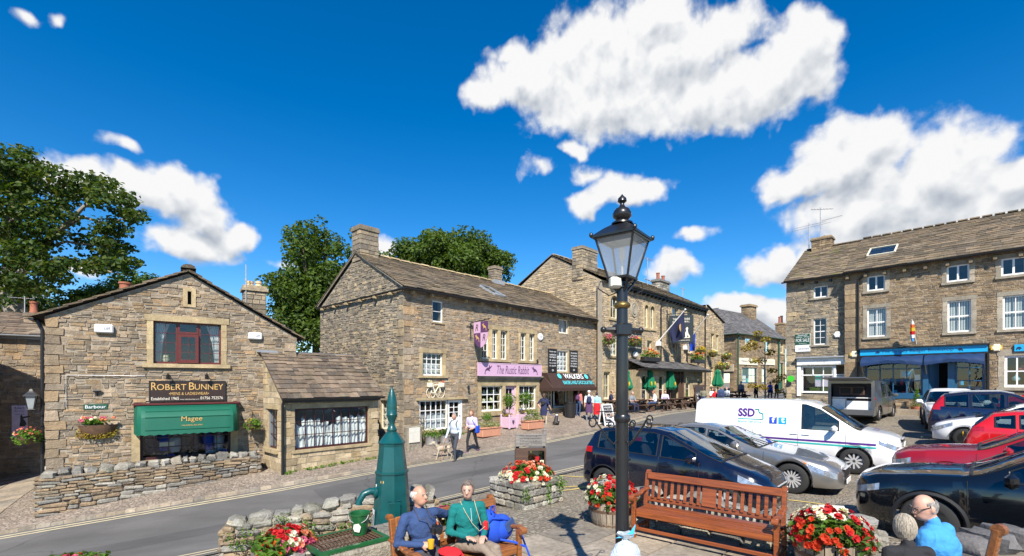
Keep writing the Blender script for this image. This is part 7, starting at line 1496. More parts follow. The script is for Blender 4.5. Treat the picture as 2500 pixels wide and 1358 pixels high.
l, a = place((13.9, 15.3), hl, HAT, .3); car('parked_car', 'small white car mostly hidden behind the bright red hatchback', l, a, HAT, 'white_paint_car')
l, a = place((14.95, 17.0), (.74, -.67), EST, 4.5); crv, Pc, Xc = car('parked_car', 'metallic blue estate SUV with tall red rear lights and roof rails', l, a, EST, 'blue_paint')
rr = MB()
for s in (1, -1): rr.tube([Pc(i, 7, s)+Vector((0, 0, .05)) for i, x in enumerate(Xc) if 2.4 < x < 4.0], .022, 6)
rr.build('roof_rail', M['zinc'], crv)
l, a = place((17.1, 19.6), (-.62, -.78), SUV, .95); car('parked_car', 'white SUV facing the camera behind the blue estate', l, a, SUV, 'white_paint_car')
car('parked_car', 'red car half seen at the right edge before the blue second sign', (23.6, 20.6, gz(23.6, 20.6)+.15), R(130), HAT, 'red_paint')
CAMP = dict(VAN, L=4.9, W=1.92, wheels=(.95, 4.0), top=[(0, .80), (.04, .98), (.25, 1.08), (.7, 1.17), (.92, 1.22), (1.75, 1.78), (2.1, 1.9), (2.6, 1.95), (4.75, 1.93), (4.9, 1.9)], plan=PL[:-1]+[(4.7, 1), (4.9, .97)], win=((1.32, 2.15), (2.4, 3.3)), norear=True, patch=(HL('lamp_clear', .04, .45, 3, 5), ('tail_light', 'lamp_red', 4.72, 4.89, 3, 5)), hcol='grey_paint')
h = Vector((.75, .66)).normalized(); rn = Vector((h.y, -h.x)); rc = Vector((16.75, 21.9)); c = rc+h*2.45-rn*.95
cv, P_, X_ = car('camper_van', 'grey camper van with its tailgate raised showing fitted cupboards', (c.x, c.y, gz(c.x, c.y)+.02), math.atan2(h.y, h.x), CAMP, 'grey_paint', 'van')
x0 = -2.45; mb = MB(); mb.box(x0-.02, x0+.06, -.93, -.8, .45, 1.9); mb.box(x0-.02, x0+.06, .8, .93, .45, 1.9); mb.box(x0-.02, x0+.06, -.8, .8, 1.78, 1.92); mb.box(x0-.12, x0+.1, -.94, .94, .3, .55); mb.build('rear_frame', M['grey_paint'], cv)
mb = MB(); T = Matrix.Translation((x0+.05, 0, 1.95)) @ Matrix.Rotation(R(5), 4, 'Y'); mb.cbox((-.68, 0, .03), (1.35, 1.75, .07), 0, T, .03); mb.build('tailgate', M['grey_paint'], cv)
mb = MB(); mb.box(x0+.35, x0+.4, -.8, .8, .5, 1.78, 3); mb.box(x0+.1, x0+.36, -.78, .2, .55, .95, 0); mb.box(x0+.1, x0+.36, .24, .78, .55, 1.05, 0); mb.box(x0+.15, x0+.36, -.5, .5, 1.25, 1.62, 1); mb.box(x0+.1, x0+.36, -.78, .78, 1.08, 1.12, 0); mb.box(x0+.13, x0+.149, -.45, -.05, 1.3, 1.57, 2); mb.box(x0+.13, x0+.149, .05, .45, 1.3, 1.57, 2); mb.build('cupboards', [M['white_paint'], M['dark_timber'], M['dark_room'], M['charcoal']], cv)
# -- people and dogs: one continuous surface each, grown from a posed skeleton
def _cap(mb, a, b, r0, r1, n=10):
 a, b = Vector(a), Vector(b); d = (b-a).normalized() if (b-a).length > 1e-6 else Vector((0, 0, 1)); pts = []; rs = []
 for t in (1.0, .8, .45): pts.append(a-d*r0*t); rs.append(r0*math.sqrt(max(.0004, 1-t*t)))
 pts += [a, b]; rs += [r0, r1]
 for t in (.45, .8, 1.0): pts.append(b+d*r1*t); rs.append(r1*math.sqrt(max(.0004, 1-t*t)))
 mb.tube(pts, rs, n)
def grow(name, prims, vox, parent, mats, smooth=4):
 mb = MB()
 for p in prims:
  if p[0] == 'c': _cap(mb, *p[1:5])
  else: mb.ell(p[1], p[2], 14, 10, 0, p[4] if len(p) > 4 else None)
 me = bpy.data.meshes.new('grow_tmp'); me.from_pydata(mb.v, [], mb.f); t = bpy.data.objects.new('grow_tmp', me); COL.objects.link(t)
 m = t.modifiers.new('r', 'REMESH'); m.mode = 'VOXEL'; m.voxel_size = vox; m2 = t.modifiers.new('s', 'SMOOTH'); m2.iterations = smooth; m2.factor = .5
 dg = bpy.context.evaluated_depsgraph_get(); out = bpy.data.meshes.new_from_object(t.evaluated_get(dg)); bpy.data.objects.remove(t); bpy.data.meshes.remove(me)
 keys = list(dict.fromkeys(p[-1] if p[0] == 'c' else p[3] for p in prims)); n = len(out.polygons)
 C = np.empty(n*3); out.polygons.foreach_get('center', C); C = C.reshape(-1, 3); best = np.full(n, 1e9); idx = np.zeros(n, np.int32)
 for p in prims:
  if p[0] == 'c':
   a, b = np.array(p[1], float), np.array(p[2], float); d = b-a; L = max(1e-9, d@d); u = np.clip((C-a)@d/L, 0, 1); D = np.linalg.norm(C-a-u[:, None]*d, axis=1)-(p[3]+(p[4]-p[3])*u); k = p[5]
  else:
   q = C-np.array(p[1], float)
   if len(p) > 4: q = q @ np.array(p[4].to_3x3())
   D = (np.linalg.norm(q/np.array(p[2], float), axis=1)-1)*min(p[2]); k = p[3]
  w = D < best; best[w] = D[w]; idx[w] = keys.index(k)
 if vox < .012:
  cl = [i for i, k in enumerate(keys) if k in ('top', 'fore', 'legs', 'shin')]; vs = {v for p, i in zip(out.polygons, idx) if i in cl for v in p.vertices}
  nv = len(out.vertices); co = np.empty(nv*3); no = np.empty(nv*3); out.vertices.foreach_get('co', co); out.vertices.foreach_get('normal', no); co = co.reshape(-1, 3); no = no.reshape(-1, 3); k = np.zeros((nv, 1))
  for v in vs: a, b, c_ = co[v]; k[v] = noise.noise((a*9, b*9, c_*17))+.6*noise.noise((a*22+5, b*22, c_*34))
  out.vertices.foreach_set('co', (co+no*k*.0085).ravel())
 out.materials.clear()
 for k in keys: out.materials.append(M[mats.get(k, k)])
 out.polygons.foreach_set('material_index', idx); out.polygons.foreach_set('use_smooth', [True]*n); out.name = name; out.update()
 o = bpy.data.objects.new(name, out); COL.objects.link(o); o.parent = parent; return o
def person(label, loc, face, col, pose=None, H=1.72, vox=.024, hair=('short', 'hair_brown'), group=None, name='person', extra=None, bulk=1.12):
 q = dict(lean=0, sidelean=0, sit=None, ua=((.16, .05, -1), (-.16, .05, -1)), fa=((.05, -.25, -1), (-.05, -.25, -1)), th=((.05, -.1, -1), (-.05, .1, -1)), sn=((0, .12, -1), (0, .25, -1)), head=(0, 0), curl=.5, palm=None, twist=0); q.update(pose or {})
 fx, fy = face; o = thing(name, label, 'person', loc, math.atan2(fy, fx)+math.pi/2, group); s = H/1.72; V = lambda v: Vector(v).normalized()
 hz = (.505*H if q['sit'] is None else q['sit']); Pv = Vector((0, 0, hz)); t = V((q['sidelean'], -q['lean'], 1)); neck = Pv+t*.295*H; pr = []; c = pr.append
 ax = RZ(q['twist']).to_3x3() @ Vector((1, 0, 0)); ay = t.cross(ax)
 fr = Matrix((ax, ay, t)).transposed()
 c(('e', Pv+t*.02, (.155*s, .115*s, .12*s), 'legs', fr)); c(('e', Pv+t*.13*s, (.145*s*bulk, .108*s*bulk, .13*s), 'top', fr)); c(('e', Pv+t*.31*s, (.165*s*bulk, .122*s*bulk, .20*s), 'top', fr))
 sh = [neck-t*.045*H+ax*k*.105*H for k in (1, -1)]; c(('c', sh[0], sh[1], .058*s, .058*s, 'top')); c(('c', neck-t*.06*s, neck+t*.03*s, .075*s, .05*s, 'top'))
 yaw, pit = q['head']; hm = RZ(yaw) @ Matrix.Rotation(pit, 4, 'X'); hd = neck+t*.036*H+Vector((0, -.025*s, 0)); hc = hd+hm.to_3x3() @ Vector((0, -.012*s, .085*s)); h3 = hm.to_3x3()
 c(('c', neck, hd+Vector((0, 0, .03)), .05*s, .048*s, 'skin')); c(('e', hc, (.073*s, .092*s, .108*s), 'skin', h3)); c(('e', hc+h3 @ Vector((0, -.03*s, -.055*s)), (.055*s, .062*s, .058*s), 'skin', h3))
 c(('c', hc+h3 @ Vector((0, -.085*s, .012*s)), hc+h3 @ Vector((0, -.106*s, -.022*s)), .010*s, .015*s, 'skin'))
 for k in (1, -1): c(('e', hc+h3 @ Vector((k*.075*s, .008*s, -.01*s)), (.012*s, .022*s, .032*s), 'skin', h3))
 J = dict(head=hc, neck=neck, hips=Pv, hm=hm, s=s)
 for i, k in enumerate((1, -1)):
  el = sh[i]+V(q['ua'][i])*.168*H; wr = el+V(q['fa'][i])*.15*H; c(('c', sh[i], el, .055*s*bulk, .047*s*bulk, 'top')); c(('c', el, wr, .044*s*bulk, .034*s*bulk, 'fore'))
  d = V(q['fa'][i]); n = V((q['palm'] or ((0, -.2, -1), (0, -.2, -1)))[i]) if q['palm'] else V((-k, -.3, 0)); n = (n-d*n.dot(d)).normalized(); a = d.cross(n)*(k); hs = s*.95
  if a.dot(Vector((0, -1, .3))) < 0: a = -a
  for m in (-1.5, -.5, .5, 1.5):
   kn = wr+d*(.088-.006*abs(m))*hs+a*m*.021*hs; c(('c', wr+a*m*.012*hs+d*.01, kn, .0135*hs, .0125*hs, 'skin')); L = (.040+.006*(1.5-abs(m)))*hs; cu = q['curl']*(1+.1*m)
   k1 = kn+(d*math.cos(cu)+n*math.sin(cu))*L; c(('c', kn, k1, .0105*hs, .0095*hs, 'skin')); c(('c', k1, k1+(d*math.cos(2*cu)+n*math.sin(2*cu))*L*.8, .0095*hs, .0075*hs, 'skin'))
  tb = wr+d*.025*hs+a*.026*hs; t1 = tb+(d*.6+a*.65+n*.4).normalized()*.042*hs; c(('c', tb, t1, .0125*hs, .0105*hs, 'skin')); c(('c', t1, t1+(d*.9+a*.15+n*.3).normalized()*.03*hs, .0105*hs, .008*hs, 'skin'))
  hp = Pv+ax*k*.058*H-t*.02*H; kn = hp+V(q['th'][i])*.245*H; an = kn+V(q['sn'][i])*.235*H; c(('c', hp, kn, .083*s, .058*s, 'legs')); c(('c', kn, an, .056*s, .043*s, 'shin'))
  fd = V((.12*k, -1, -.02)) if 'foot' not in q else V(q['foot'][i]); c(('c', an+Vector((0, .015, -.03*s)), an+fd*.15*s+Vector((0, 0, -.045*s)), .045*s, .034*s, 'shoe')); J['wrist%d' % i] = wr; J['hand%d' % i] = wr+d*.1*hs; J['knee%d' % i] = kn; J['ankle%d' % i] = an
  J['sh%d' % i] = sh[i]
 mt = dict(top='navy', legs='jeans', shoe='boot', skin='skin'); mt.update(col); mt.setdefault('fore', mt['top']); mt.setdefault('shin', mt['legs'])
 grow('body', pr, vox, o, mt)
 st, hc_ = hair; hb = MB(); nu, nv = 20, 14; T = Matrix.Translation(hc) @ hm; Vv = []
 for i in range(nv+1):
  for j in range(nu):
   ph, th = math.pi*i/nv, 2*math.pi*j/nu; k = 1+rnd.uniform(-.025, .03); Vv.append(Vector((math.sin(ph)*math.cos(th), math.sin(ph)*math.sin(th), -math.cos(ph)))*k)
 for i in range(nv):
  for j in range(nu):
   f = (i*nu+j, i*nu+(j+1) % nu, (i+1)*nu+(j+1) % nu, (i+1)*nu+j); x, y, z = sum((Vv[a] for a in f), Vector())/4
   if y < -.4 and z < .6: continue
   if st in ('short', 'bald') and z < (-.5 if y > .1 else -.1): continue
   if st == 'tied' and z < (-.55 if y > .2 else -.12): continue
   if st in ('bob', 'long') and z < -.75: continue
   if st == 'bald' and (z > .5 or y < -.15): continue
   b = len(hb.v); big = (1.18 if st == 'bob' else 1.10 if st != 'bald' else 1.045)
   for a in f:
    w = Vv[a]; p = Vector((w.x*.073*big, w.y*.092*big+.004, w.z*.108*(big if w.z > -.2 else big*1.1)+.004))*s; hb.v.append(tuple(T @ p))
   hb.f.append((b, b+1, b+2, b+3)); hb.m.append(0); hb.sm.append(True)
 if vox < .012:
  for _ in range(150 if st != 'bald' else 90):
   th = rnd.uniform(0, 6.28); x0, y0 = math.cos(th), math.sin(th); f = 1.0 if y0 > -.35 else .45; e0, e1 = (.06, (2.25 if st == 'bob' else 1.75)*f) if st != 'bald' else (1.15, 1.75)
   if st == 'bald' and y0 < -.1: continue
   e0 += rnd.uniform(0, .5); P = []
   for q_ in range(6): ph = e0+(e1-e0)*q_/5; k = big*(1.0+rnd.uniform(-.01, .035)); P.append(T @ (Vector((x0*math.sin(ph)*.073*k, y0*math.sin(ph)*.092*k+.004, math.cos(ph)*.108*k+.004))*s))
   hb.tube(P, [.004*s, .007*s, .008*s, .008*s, .007*s, .003*s], 5, flat=.6)
 if st == 'long': hb.ell(T @ Vector((0, .07*s, -.1*s)), (.075*s, .045*s, .13*s), 10, 8)
 if st == 'tied': hb.ell(T @ Vector((.0, .10*s, -.02*s)), (.035*s, .04*s, .04*s), 10, 8); hb.tube([T @ Vector((0, .11*s, -.02*s)), T @ Vector((-.03*s, .13*s, -.12*s)), T @ Vector((-.07*s, .09*s, -.2*s))], [.03*s, .026*s, .008], 8)
 if st == 'cap': hb.v = []; hb.f = []; hb.m = []; hb.sm = []; hb.ell(T @ Vector((0, .0, .05*s)), (.085*s, .102*s, .075*s), 14, 8); hb.cbox(T @ Vector((0, -.12*s, .04*s)), (.13*s, .11*s, .012), 0, hm.to_3x3())
 hb.build('hair' if st != 'cap' else 'cap', M[hc_], o)
 if vox < .012:
  e = MB(); b = MB(); mo = MB()
  for k in (1, -1): e.ell(T @ Vector((k*.030*s, -.083*s, .008*s)), (.0085*s, .005*s, .004*s), 8, 6); b.tube([T @ Vector((k*.014*s, -.093*s, .026*s)), T @ Vector((k*.046*s, -.082*s, .028*s))], .003*s, 5)
  mo.ell(T @ Vector((0, -.091*s, -.057*s)), (.022*s, .006*s, .0055*s), 8, 6); e.build('eyes', M['hair_dark'], o); b.build('eyebrows', M[hc_], o); mo.build('mouth', M['skin_tan'] if mt['skin'] != 'skin_tan' else M['coral'], o)
 if extra: extra(o, J)
 return o, J
def pack(mt, w=.3, h=.42, d=.18):
 def f(o, J):
  s = J['s']; mb = MB(); c = J['neck']+Vector((0, .15*s, -.24*s)); mb.ell(c, (w/2*s, d/2*s, h/2*s), 14, 10); mb.ell(c+Vector((0, .06*s, -.07*s)), (w*.36*s, d*.4*s, h*.26*s), 10, 8)
  for k in (1, -1): mb.tube([c+Vector((k*.09*s, -.02, .19*s)), J['sh0' if k > 0 else 'sh1']+Vector((-k*.06*s, -.01, .07*s)), J['sh0' if k > 0 else 'sh1']+Vector((-k*.05*s, -.12*s, -.02)), c+Vector((k*.13*s, -.17*s, -.12*s)), c+Vector((k*.1*s, -.03, -.17*s))], .018*s, 6)
  mb.build('backpack', M[mt], o)
 return f
def waist(mt, h=.36):
 def f(o, J):
  s = J['s']; p = J['hips']; mb = MB(); mb.lathe([(.165*s, .13*s), (.178*s, .05*s), (.19*s, -.1*s), (.2*s, .1*s-h)], 16, (p.x, p.y+.02, p.z), sx=1, sy=.8, a0=-.6, a1=math.pi+.6); mb.build('tied_jacket', M[mt], o)
 return f
def both(*fs):
 def f(o, J):
  for g in fs: g(o, J)
 return f
def on_ground(px, Y, dz=0.0): X = (px-1250)/F*Y; return (X, Y, gz(X, Y)+dz)
WALK = dict(th=((.03, -.42, -1), (-.03, .28, -1)), sn=((0, .02, -1), (0, .5, -1)))
def stick(o, J): mb = MB(); h = J['hand1']; mb.tube([h, h+Vector((-.06, -.22, -h.z+.0))], .01, 6); mb.build('walking_stick', M['oak_old'], o)
person('man with grey hair and pale blue shirt walking a tan dog with a stick', on_ground(1110, 16.9, .03), (-.45, -.9), dict(top='pale_shirt', legs='dark_trousers', shoe='boot', skin='skin_tan'), dict(WALK, ua=((.18, .1, -1), (-.2, -.1, -1)), fa=((.05, -.35, -1), (-.1, -.5, -1))), 1.76, .017, ('short', 'hair_grey'), None, 'person', both(pack('charcoal', .3, .44, .16), stick))
def shoulder_bag(o, J): mb = MB(); p = J['hips']+Vector((.23, .02, .02)); mb.cbox(p, (.1, .26, .3), 0, None, .04); mb.tube([p+Vector((-.02, 0, .15)), J['sh0']+Vector((-.03, .02, .06)), J['sh0']+Vector((-.08, -.12, -.05)), p+Vector((-.03, -.1, .15))], .012, 5); mb.build('shoulder_bag', M['blue_nylon'], o)
person('woman in pale top and black leggings with a blue shoulder bag walking beside the road', on_ground(1152, 18.0, .11), (-.45, -.9), dict(top='lilac', fore='skin', legs='black_cloth', shoe='plum', skin='skin'), dict(WALK, th=((.03, .32, -1), (-.03, -.38, -1)), sn=((0, .55, -1), (0, .0, -1)), fa=((-.3, -.8, -.3), (.3, -.8, -.3))), 1.66, .017, ('long', 'hair_ginger'), None, 'person', shoulder_bag)
person('woman in navy top, blue jacket round her waist, holding a lead outside the bakery', on_ground(1328, 24.6, .1), (.35, .93), dict(top='navy', fore='skin', legs='beige', shoe='beige'), dict(ua=((.5, .1, -.8), (-.3, -.1, -1)), fa=((-.55, .2, -.7), (-.3, -.3, -.8)), th=((.12, -.05, -1), (-.14, .1, -1))), 1.66, .022, ('tied', 'hair_brown'), None, 'person', both(waist('navy', .5), pack('black_cloth', .24, .2, .14)))
person('red haired woman in coral top with a purple rucksack at the bakery door', on_ground(1412, 27.3, .1), (.5, .86), dict(top='coral', fore='skin', legs='jeans'), None, 1.62, .024, ('short', 'hair_ginger'), None, 'person', pack('plum', .3, .4, .22))
person('man in white shirt and pale cap with navy rucksack and plum jacket round waist', on_ground(1438, 25.9, .1), (.1, 1), dict(top='white_shirt', fore='skin', legs='grey_trousers'), None, 1.74, .024, ('cap', 'white_cloth'), None, 'person', both(pack('navy', .28, .42, .2), waist('plum', .52)))
person('dark haired woman in turquoise top with a red jacket round her waist', on_ground(1457, 26.3, .1), (.15, 1), dict(top='aqua', fore='skin', legs='jeans'), None, 1.6, .024, ('short', 'hair_dark'), None, 'person', waist('red_cloth', .6))
person('small person in white shirt with raised arms by the road behind the lamp post', on_ground(1497, 20.6, .03), (-.7, .7), dict(top='white_shirt', fore='skin', legs='jeans'), dict(ua=((.3, -.7, .2), (-.3, -.7, .2)), fa=((-.3, -.4, .9), (.3, -.4, .9))), 1.22, .022, ('short', 'hair_ash'))
person('woman in olive top and jeans standing before the tall menu board', on_ground(1717, 33.8, .08), (.6, .8), dict(top='olive', fore='skin', legs='jeans'), dict(fa=((-.1, -.8, -.3), (.1, -.8, -.3))), 1.68, .026, ('long', 'hair_brown'))
SIT = dict(sit=.60, th=((.12, -1, -.02), (-.12, -1, -.02)), sn=((.02, -.05, -1), (-.02, -.05, -1)), lean=.12, ua=((.2, -.35, -1), (-.2, -.35, -1)), fa=((-.25, -1, .05), (.25, -1, .05)))
for px, Y, fc, c, hr_, lb in ((1490, 29.3, (.8, -.3), dict(top='navy', fore='skin_tan', legs='black_cloth', skin='skin_tan'), ('bald', 'hair_dark'), 'bald man in navy shirt seated at the left end of the inn tables'), (1541, 29.0, (.5, -.8), dict(top='grey_trousers', fore='skin', legs='navy'), ('short', 'hair_grey'), 'grey haired person in grey top seated behind the lamp post'), (1561, 31.3, (-.2, -1), dict(top='black_cloth', fore='skin_tan', legs='jeans', skin='skin_tan'), ('bald', 'hair_dark'), 'man in black printed shirt and sunglasses facing the road at an inn table'), (1600, 30.6, (-.8, .2), dict(top='white_shirt', fore='skin', legs='jeans'), ('short', 'hair_ginger'), 'person in white shirt seated left of the lilac shirted man'), (1623, 32.0, (-.1, -1), dict(top='lilac', legs='dark_trousers'), ('short', 'hair_dark'), 'man in lilac shirt seated under the middle green parasol'),
  (1737, 36.0, (.3, -1), dict(top='white_shirt', legs='plum'), ('long', 'hair_dark'), 'dark haired person in white seated beyond the menu board'), (1747, 35.0, (-.5, .8), dict(top='red_cloth', legs='teal_bright'), ('short', 'hair_brown'), 'person in red top seated beyond the menu board'), (1776, 36.5, (-.8, -.5), dict(top='pale_shirt', legs='navy'), ('short', 'hair_grey'), 'person in striped pale shirt seated at the far inn table')):
 x, y, z = on_ground(px, Y, .1); person(lb, (x, y, z), fc, c, SIT, 1.70, .028, hr_, 'people at the inn tables')
for px, Y, fc, c, hr_, lb in ((1760, 34.6, (.2, 1), dict(top='jeans', legs='navy'), ('cap', 'green_cloth'), 'person in denim jacket and green cap standing with their back turned'), (1809, 40, (.6, .7), dict(top='grey_trousers', legs='dark_trousers'), ('short', 'hair_grey'), 'person in grey jacket standing before the corner shop window'), (1846, 38, (-.5, .8), dict(top='black_cloth', legs='black_cloth'), ('short', 'hair_white'), 'person in black near the thin autumn tree'), (1880, 38, (.3, -1), dict(top='blue_nylon', legs='navy'), ('short', 'hair_dark'), 'person in bright blue jacket right of the thin autumn tree'), (1896, 39, (.6, -1), dict(top='black_cloth', legs='dark_trousers'), ('short', 'hair_brown'), 'dark dressed person at the corner of the empty shop')):
 person(lb, on_ground(px, Y, .05), fc, c, None, 1.72, .03, hr_, 'people standing at the top of the square')
def dog(label, loc, face, base, patch, L=.62, pose='walk', vox=.016):
 o = thing('dog', label, 'dog', loc, math.atan2(face[1], face[0])+math.pi/2); k = L/.62; h = .36*k; pr = []; c = pr.append; V = lambda *a: Vector(a)*k
 if pose == 'walk':
  c(('c', V(0, -.18, .42), V(0, .02, .41), .105*k, .1*k, 'a')); c(('c', V(0, .02, .42), V(0, .22, .44), .085*k, .075*k, 'a')); c(('c', V(0, -.2, .46), V(0, -.34, .60), .075*k, .06*k, 'a'))
  hp = V(0, -.38, .64)
  for s in (1, -1):
   st = .05*s
   c(('c', V(.06*s, -.2, .38), V(.06*s, -.2-st, .2), .045*k, .028*k, 'a')); c(('c', V(.06*s, -.2-st, .2), V(.06*s, -.22-st*1.5, .03), .026*k, .022*k, 'a')); c(('e', V(.06*s, -.24-st*1.5, .02), (.026*k, .042*k, .02*k), 'a'))
   c(('c', V(.06*s, .2, .42), V(.065*s, .14+st, .26), .065*k, .042*k, 'a')); c(('c', V(.065*s, .14+st, .26), V(.065*s, .27+st, .16), .036*k, .024*k, 'a')); c(('c', V(.065*s, .27+st, .16), V(.065*s, .24+st, .03), .023*k, .02*k, 'a')); c(('e', V(.065*s, .22+st, .02), (.026*k, .042*k, .02*k), 'a'))
  c(('c', V(0, .27, .47), V(0, .4, .42), .03*k, .02*k, 'a')); c(('c', V(0, .4, .42), V(0, .5, .5), .02*k, .01*k, 'a'))
 else:
  c(('c', V(0, .1, .14), V(0, -.08, .42), .12*k, .095*k, 'a')); c(('c', V(0, -.06, .40), V(0, -.1, .52), .075*k, .06*k, 'b')); hp = V(0, -.13, .58)
  for s in (1, -1):
   c(('c', V(.06*s, -.1, .38), V(.06*s, -.14, .2), .045*k, .03*k, 'b')); c(('c', V(.06*s, -.14, .2), V(.06*s, -.15, .03), .028*k, .022*k, 'b')); c(('e', V(.06*s, -.17, .02), (.026*k, .045*k, .02*k), 'b')); c(('c', V(.09*s, .12, .12), V(.12*s, -.04, .16), .075*k, .05*k, 'a')); c(('c', V(.12*s, -.04, .14), V(.11*s, -.1, .03), .035*k, .024*k, 'a'))
  c(('c', V(0, .2, .06), V(.12, .34, .03), .025*k, .012*k, 'a'))
 c(('e', hp, (.065*k, .085*k, .065*k), 'a')); c(('c', hp+V(0, -.06, -.02), hp+V(0, -.15, -.04), .038*k, .026*k, 'b')); c(('e', hp+V(0, -.18, -.035), (.016*k, .012*k, .012*k), 'n'))
 for s in (1, -1): c(('c', hp+V(.055*s, .02, .03), hp+V(.075*s, .01, -.06), .022*k, .014*k, 'e'))
 grow('body', pr, vox, o, dict(a=base, b=patch, n='hair_dark', e=base)); return o
dog('tan dog on a lead beside the man with the stick', on_ground(1082, 17.1, .03), (-.8, -.5), 'beige', 'beige', .6); dog('black and white dog sitting outside the bakery', on_ground(1358, 24.4, .1), (.35, .9), 'hair_dark', 'white_cloth', .62, 'sit')
for nme, a, b, mt, lb in (('dog_lead', on_ground(1334, 24.5, .85), on_ground(1356, 24.4, .5), 'blue_nylon', 'thin blue lead to the black and white dog'), ('dog_lead', on_ground(1106, 16.8, .78), on_ground(1086, 17.05, .5), 'black_cloth', 'thin dark lead to the tan dog')):
 mb = MB(); a, b = Vector(a), Vector(b); mb.tube([a, a.lerp(b, .5)-Vector((0, 0, .06)), b], .007, 5); tag(mb.build(nme, M[mt]), lb, 'dog lead')
# -- lamp post
LX, LY = 1.02, 4.4; zl = lambda y: CAMZ+(HZ-y)*LY/F; lm = lambda px: px*LY/F
lp = thing('street_lamp', 'tall black lamp post with square tapered lantern and brass collar', 'street lamp', (LX, LY, 0), R(8))
mb = MB(); mb.lathe([(.13, 0), (.13, .25), (.10, .3), (.07, .38), (.063, .42), (.058, zl(1022)), (.054, zl(822)), (.051, zl(770)), (.05, zl(705)), (.062, zl(704)), (.062, zl(690)), (.045, zl(688)), (.045, zl(684))], 18);
mb.lathe([(.066, zl(1030)), (.076, zl(1026)), (.076, zl(1016)), (.066, zl(1012))], 18); mb.build('post', M['black_paint'], lp)
mb = MB(); mb.lathe([(.052, zl(754)), (.07, zl(751)), (.078, zl(746)), (.07, zl(741)), (.052, zl(738))], 18); mb.build('collar', M['brass'], lp)
mb = MB(); mb.cbox((0, 0, zl(806)), (.15, .15, .115), 0, None, .015)
for s in (1, -1): mb.tube([(s*.07, 0, zl(806)), (s*.15, 0, zl(806)), (s*.16, 0, zl(806))], [.03, .022, .022], 8); mb.ell((s*.18, 0, zl(806)), (.03, .03, .03), 10, 8)
mb.build('ladder_bar', M['black_paint'], lp)
mb = MB(); rE, rG0, rG1 = lm(76)*1.0, lm(68), lm(35); q4 = dict(n=4, sm=False)
mb.lathe([(rE+.012, zl(585)), (rE+.015, zl(580)), (rE-.01, zl(577)), (rE*.62, zl(560)), (lm(25), zl(549))], **q4); mb.lathe([(lm(27), zl(549)), (lm(26), zl(545)), (lm(14), zl(538)), (lm(22), zl(530)), (lm(23), zl(522)), (lm(18), zl(512)), (lm(9), zl(507)), (lm(5), zl(500)), (lm(5), zl(497)), (lm(11), zl(492)), (lm(10), zl(485)), (lm(4), zl(479)), (.001, zl(474))], 16)
for k in range(4):
 t = math.pi/2*k; c, s = math.cos(t), math.sin(t); mb.tube([(c*rG1, s*rG1, zl(681)), (c*rG0, s*rG0, zl(584))], .011, 6); mb.ell((c*rE*1.03, s*rE*1.03, zl(578)), (.02, .02, .025), 8, 6)
for z, r in ((zl(681), rG1+.008), (zl(585), rG0+.008)): mb.tube([(r*math.cos(math.pi/2*k), r*math.sin(math.pi/2*k), z) for k in range(5)], .014, 5)
mb.lathe([(lm(12), zl(690)), (lm(34), zl(682)), (lm(34), zl(680))], **q4)
for k in range(4): t = math.pi/2*k; mb.tube([(.05*math.cos(t), .05*math.sin(t), zl(712)), (.09*math.cos(t), .09*math.sin(t), zl(700)), (rG1*math.cos(t), rG1*math.sin(t), zl(683))], .012, 6)
mb.build('lantern', M['black_paint'], lp)
M['lantern_pane'] = glass('lantern_pane', (.86, .88, .86), 1.0)
mt, t, b = nm('frosted_pane'); b.inputs['Base Color'].default_value = (.72, .74, .72, 1); b.inputs['Roughness'].default_value = .25; tr = t.n('ShaderNodeBsdfTranslucent', {'Color': (.8, .82, .8, 1)}); tp = t.n('ShaderNodeBsdfTransparent'); m1_ = t.n('ShaderNodeMixShader', {0: .55, 1: b.outputs[0], 2: tr.outputs[0]}); m2_ = t.n('ShaderNodeMixShader', {0: .5, 1: m1_.outputs[0], 2: tp.outputs[0]}); t.L.new(m2_.outputs[0], mt.node_tree.nodes['Material Output'].inputs[0]); M['frosted_pane'] = mt
for k in range(4):
 g = MB(); a, b_ = math.pi/2*k, math.pi/2*(k+1); P4 = [(rG1*math.cos(a), rG1*math.sin(a), zl(680)), (rG1*math.cos(b_), rG1*math.sin(b_), zl(680)), (rG0*math.cos(b_), rG0*math.sin(b_), zl(586)), (rG0*math.cos(a), rG0*math.sin(a), zl(586))]; g.poly(P4); g.build('pane', M['frosted_pane'], lp)
g = MB(); g.lathe([(.012, zl(680)), (.012, zl(640)), (.028, zl(632)), (.03, zl(606)), (.0, zl(602))], 10); g.build('bulb', M['white_paint'], lp)
g = MB(); g.cbox((-.085, -.05, zl(694)), (.105, .08, .10), 0, None, .015); g.cbox((-.085, -.092, zl(694)), (.075, .012, .07), 0, None, .004); g.build('control_box', M['pale_patch'], lp)
g = MB()
for s in (1, -1): g.tube([(s*.06, .02, zl(690)), (s*.2, .03, zl(688)), (s*.22, .03, zl(705)), (s*.12, .02, zl(722)), (s*.05, 0, zl(715))], .006, 5)
g.split('cable', M['gutter_black'], lp)
g = MB()
for ang in (R(200), R(20), R(-70)):        
 c, s = math.cos(ang), math.sin(ang); E = lambda r, z: (c*r, s*r, z); z0 = zl(1012)
 g.tube([E(.06, z0-.24), E(.10, z0-.27), E(.16, z0-.22), E(.3, z0-.06)]+[E(.34+.04*math.cos(t), z0-.06+.04*math.sin(t)+.0) for t in np.linspace(2.4, -3.2, 10)], .0075, 6); g.tube([E(.065, z0+.03), E(.2, z0+.035), E(.3, z0+.03)], .005, 5); g.tube([E(.08, z0-.1), E(.12, z0-.12)]+[E(.13+.03*math.cos(t), z0-.09+.03*math.sin(t)) for t in np.linspace(-1.5, 3.4, 9)], .007, 5)
g.build('basket_arms', M['black_paint'], lp)
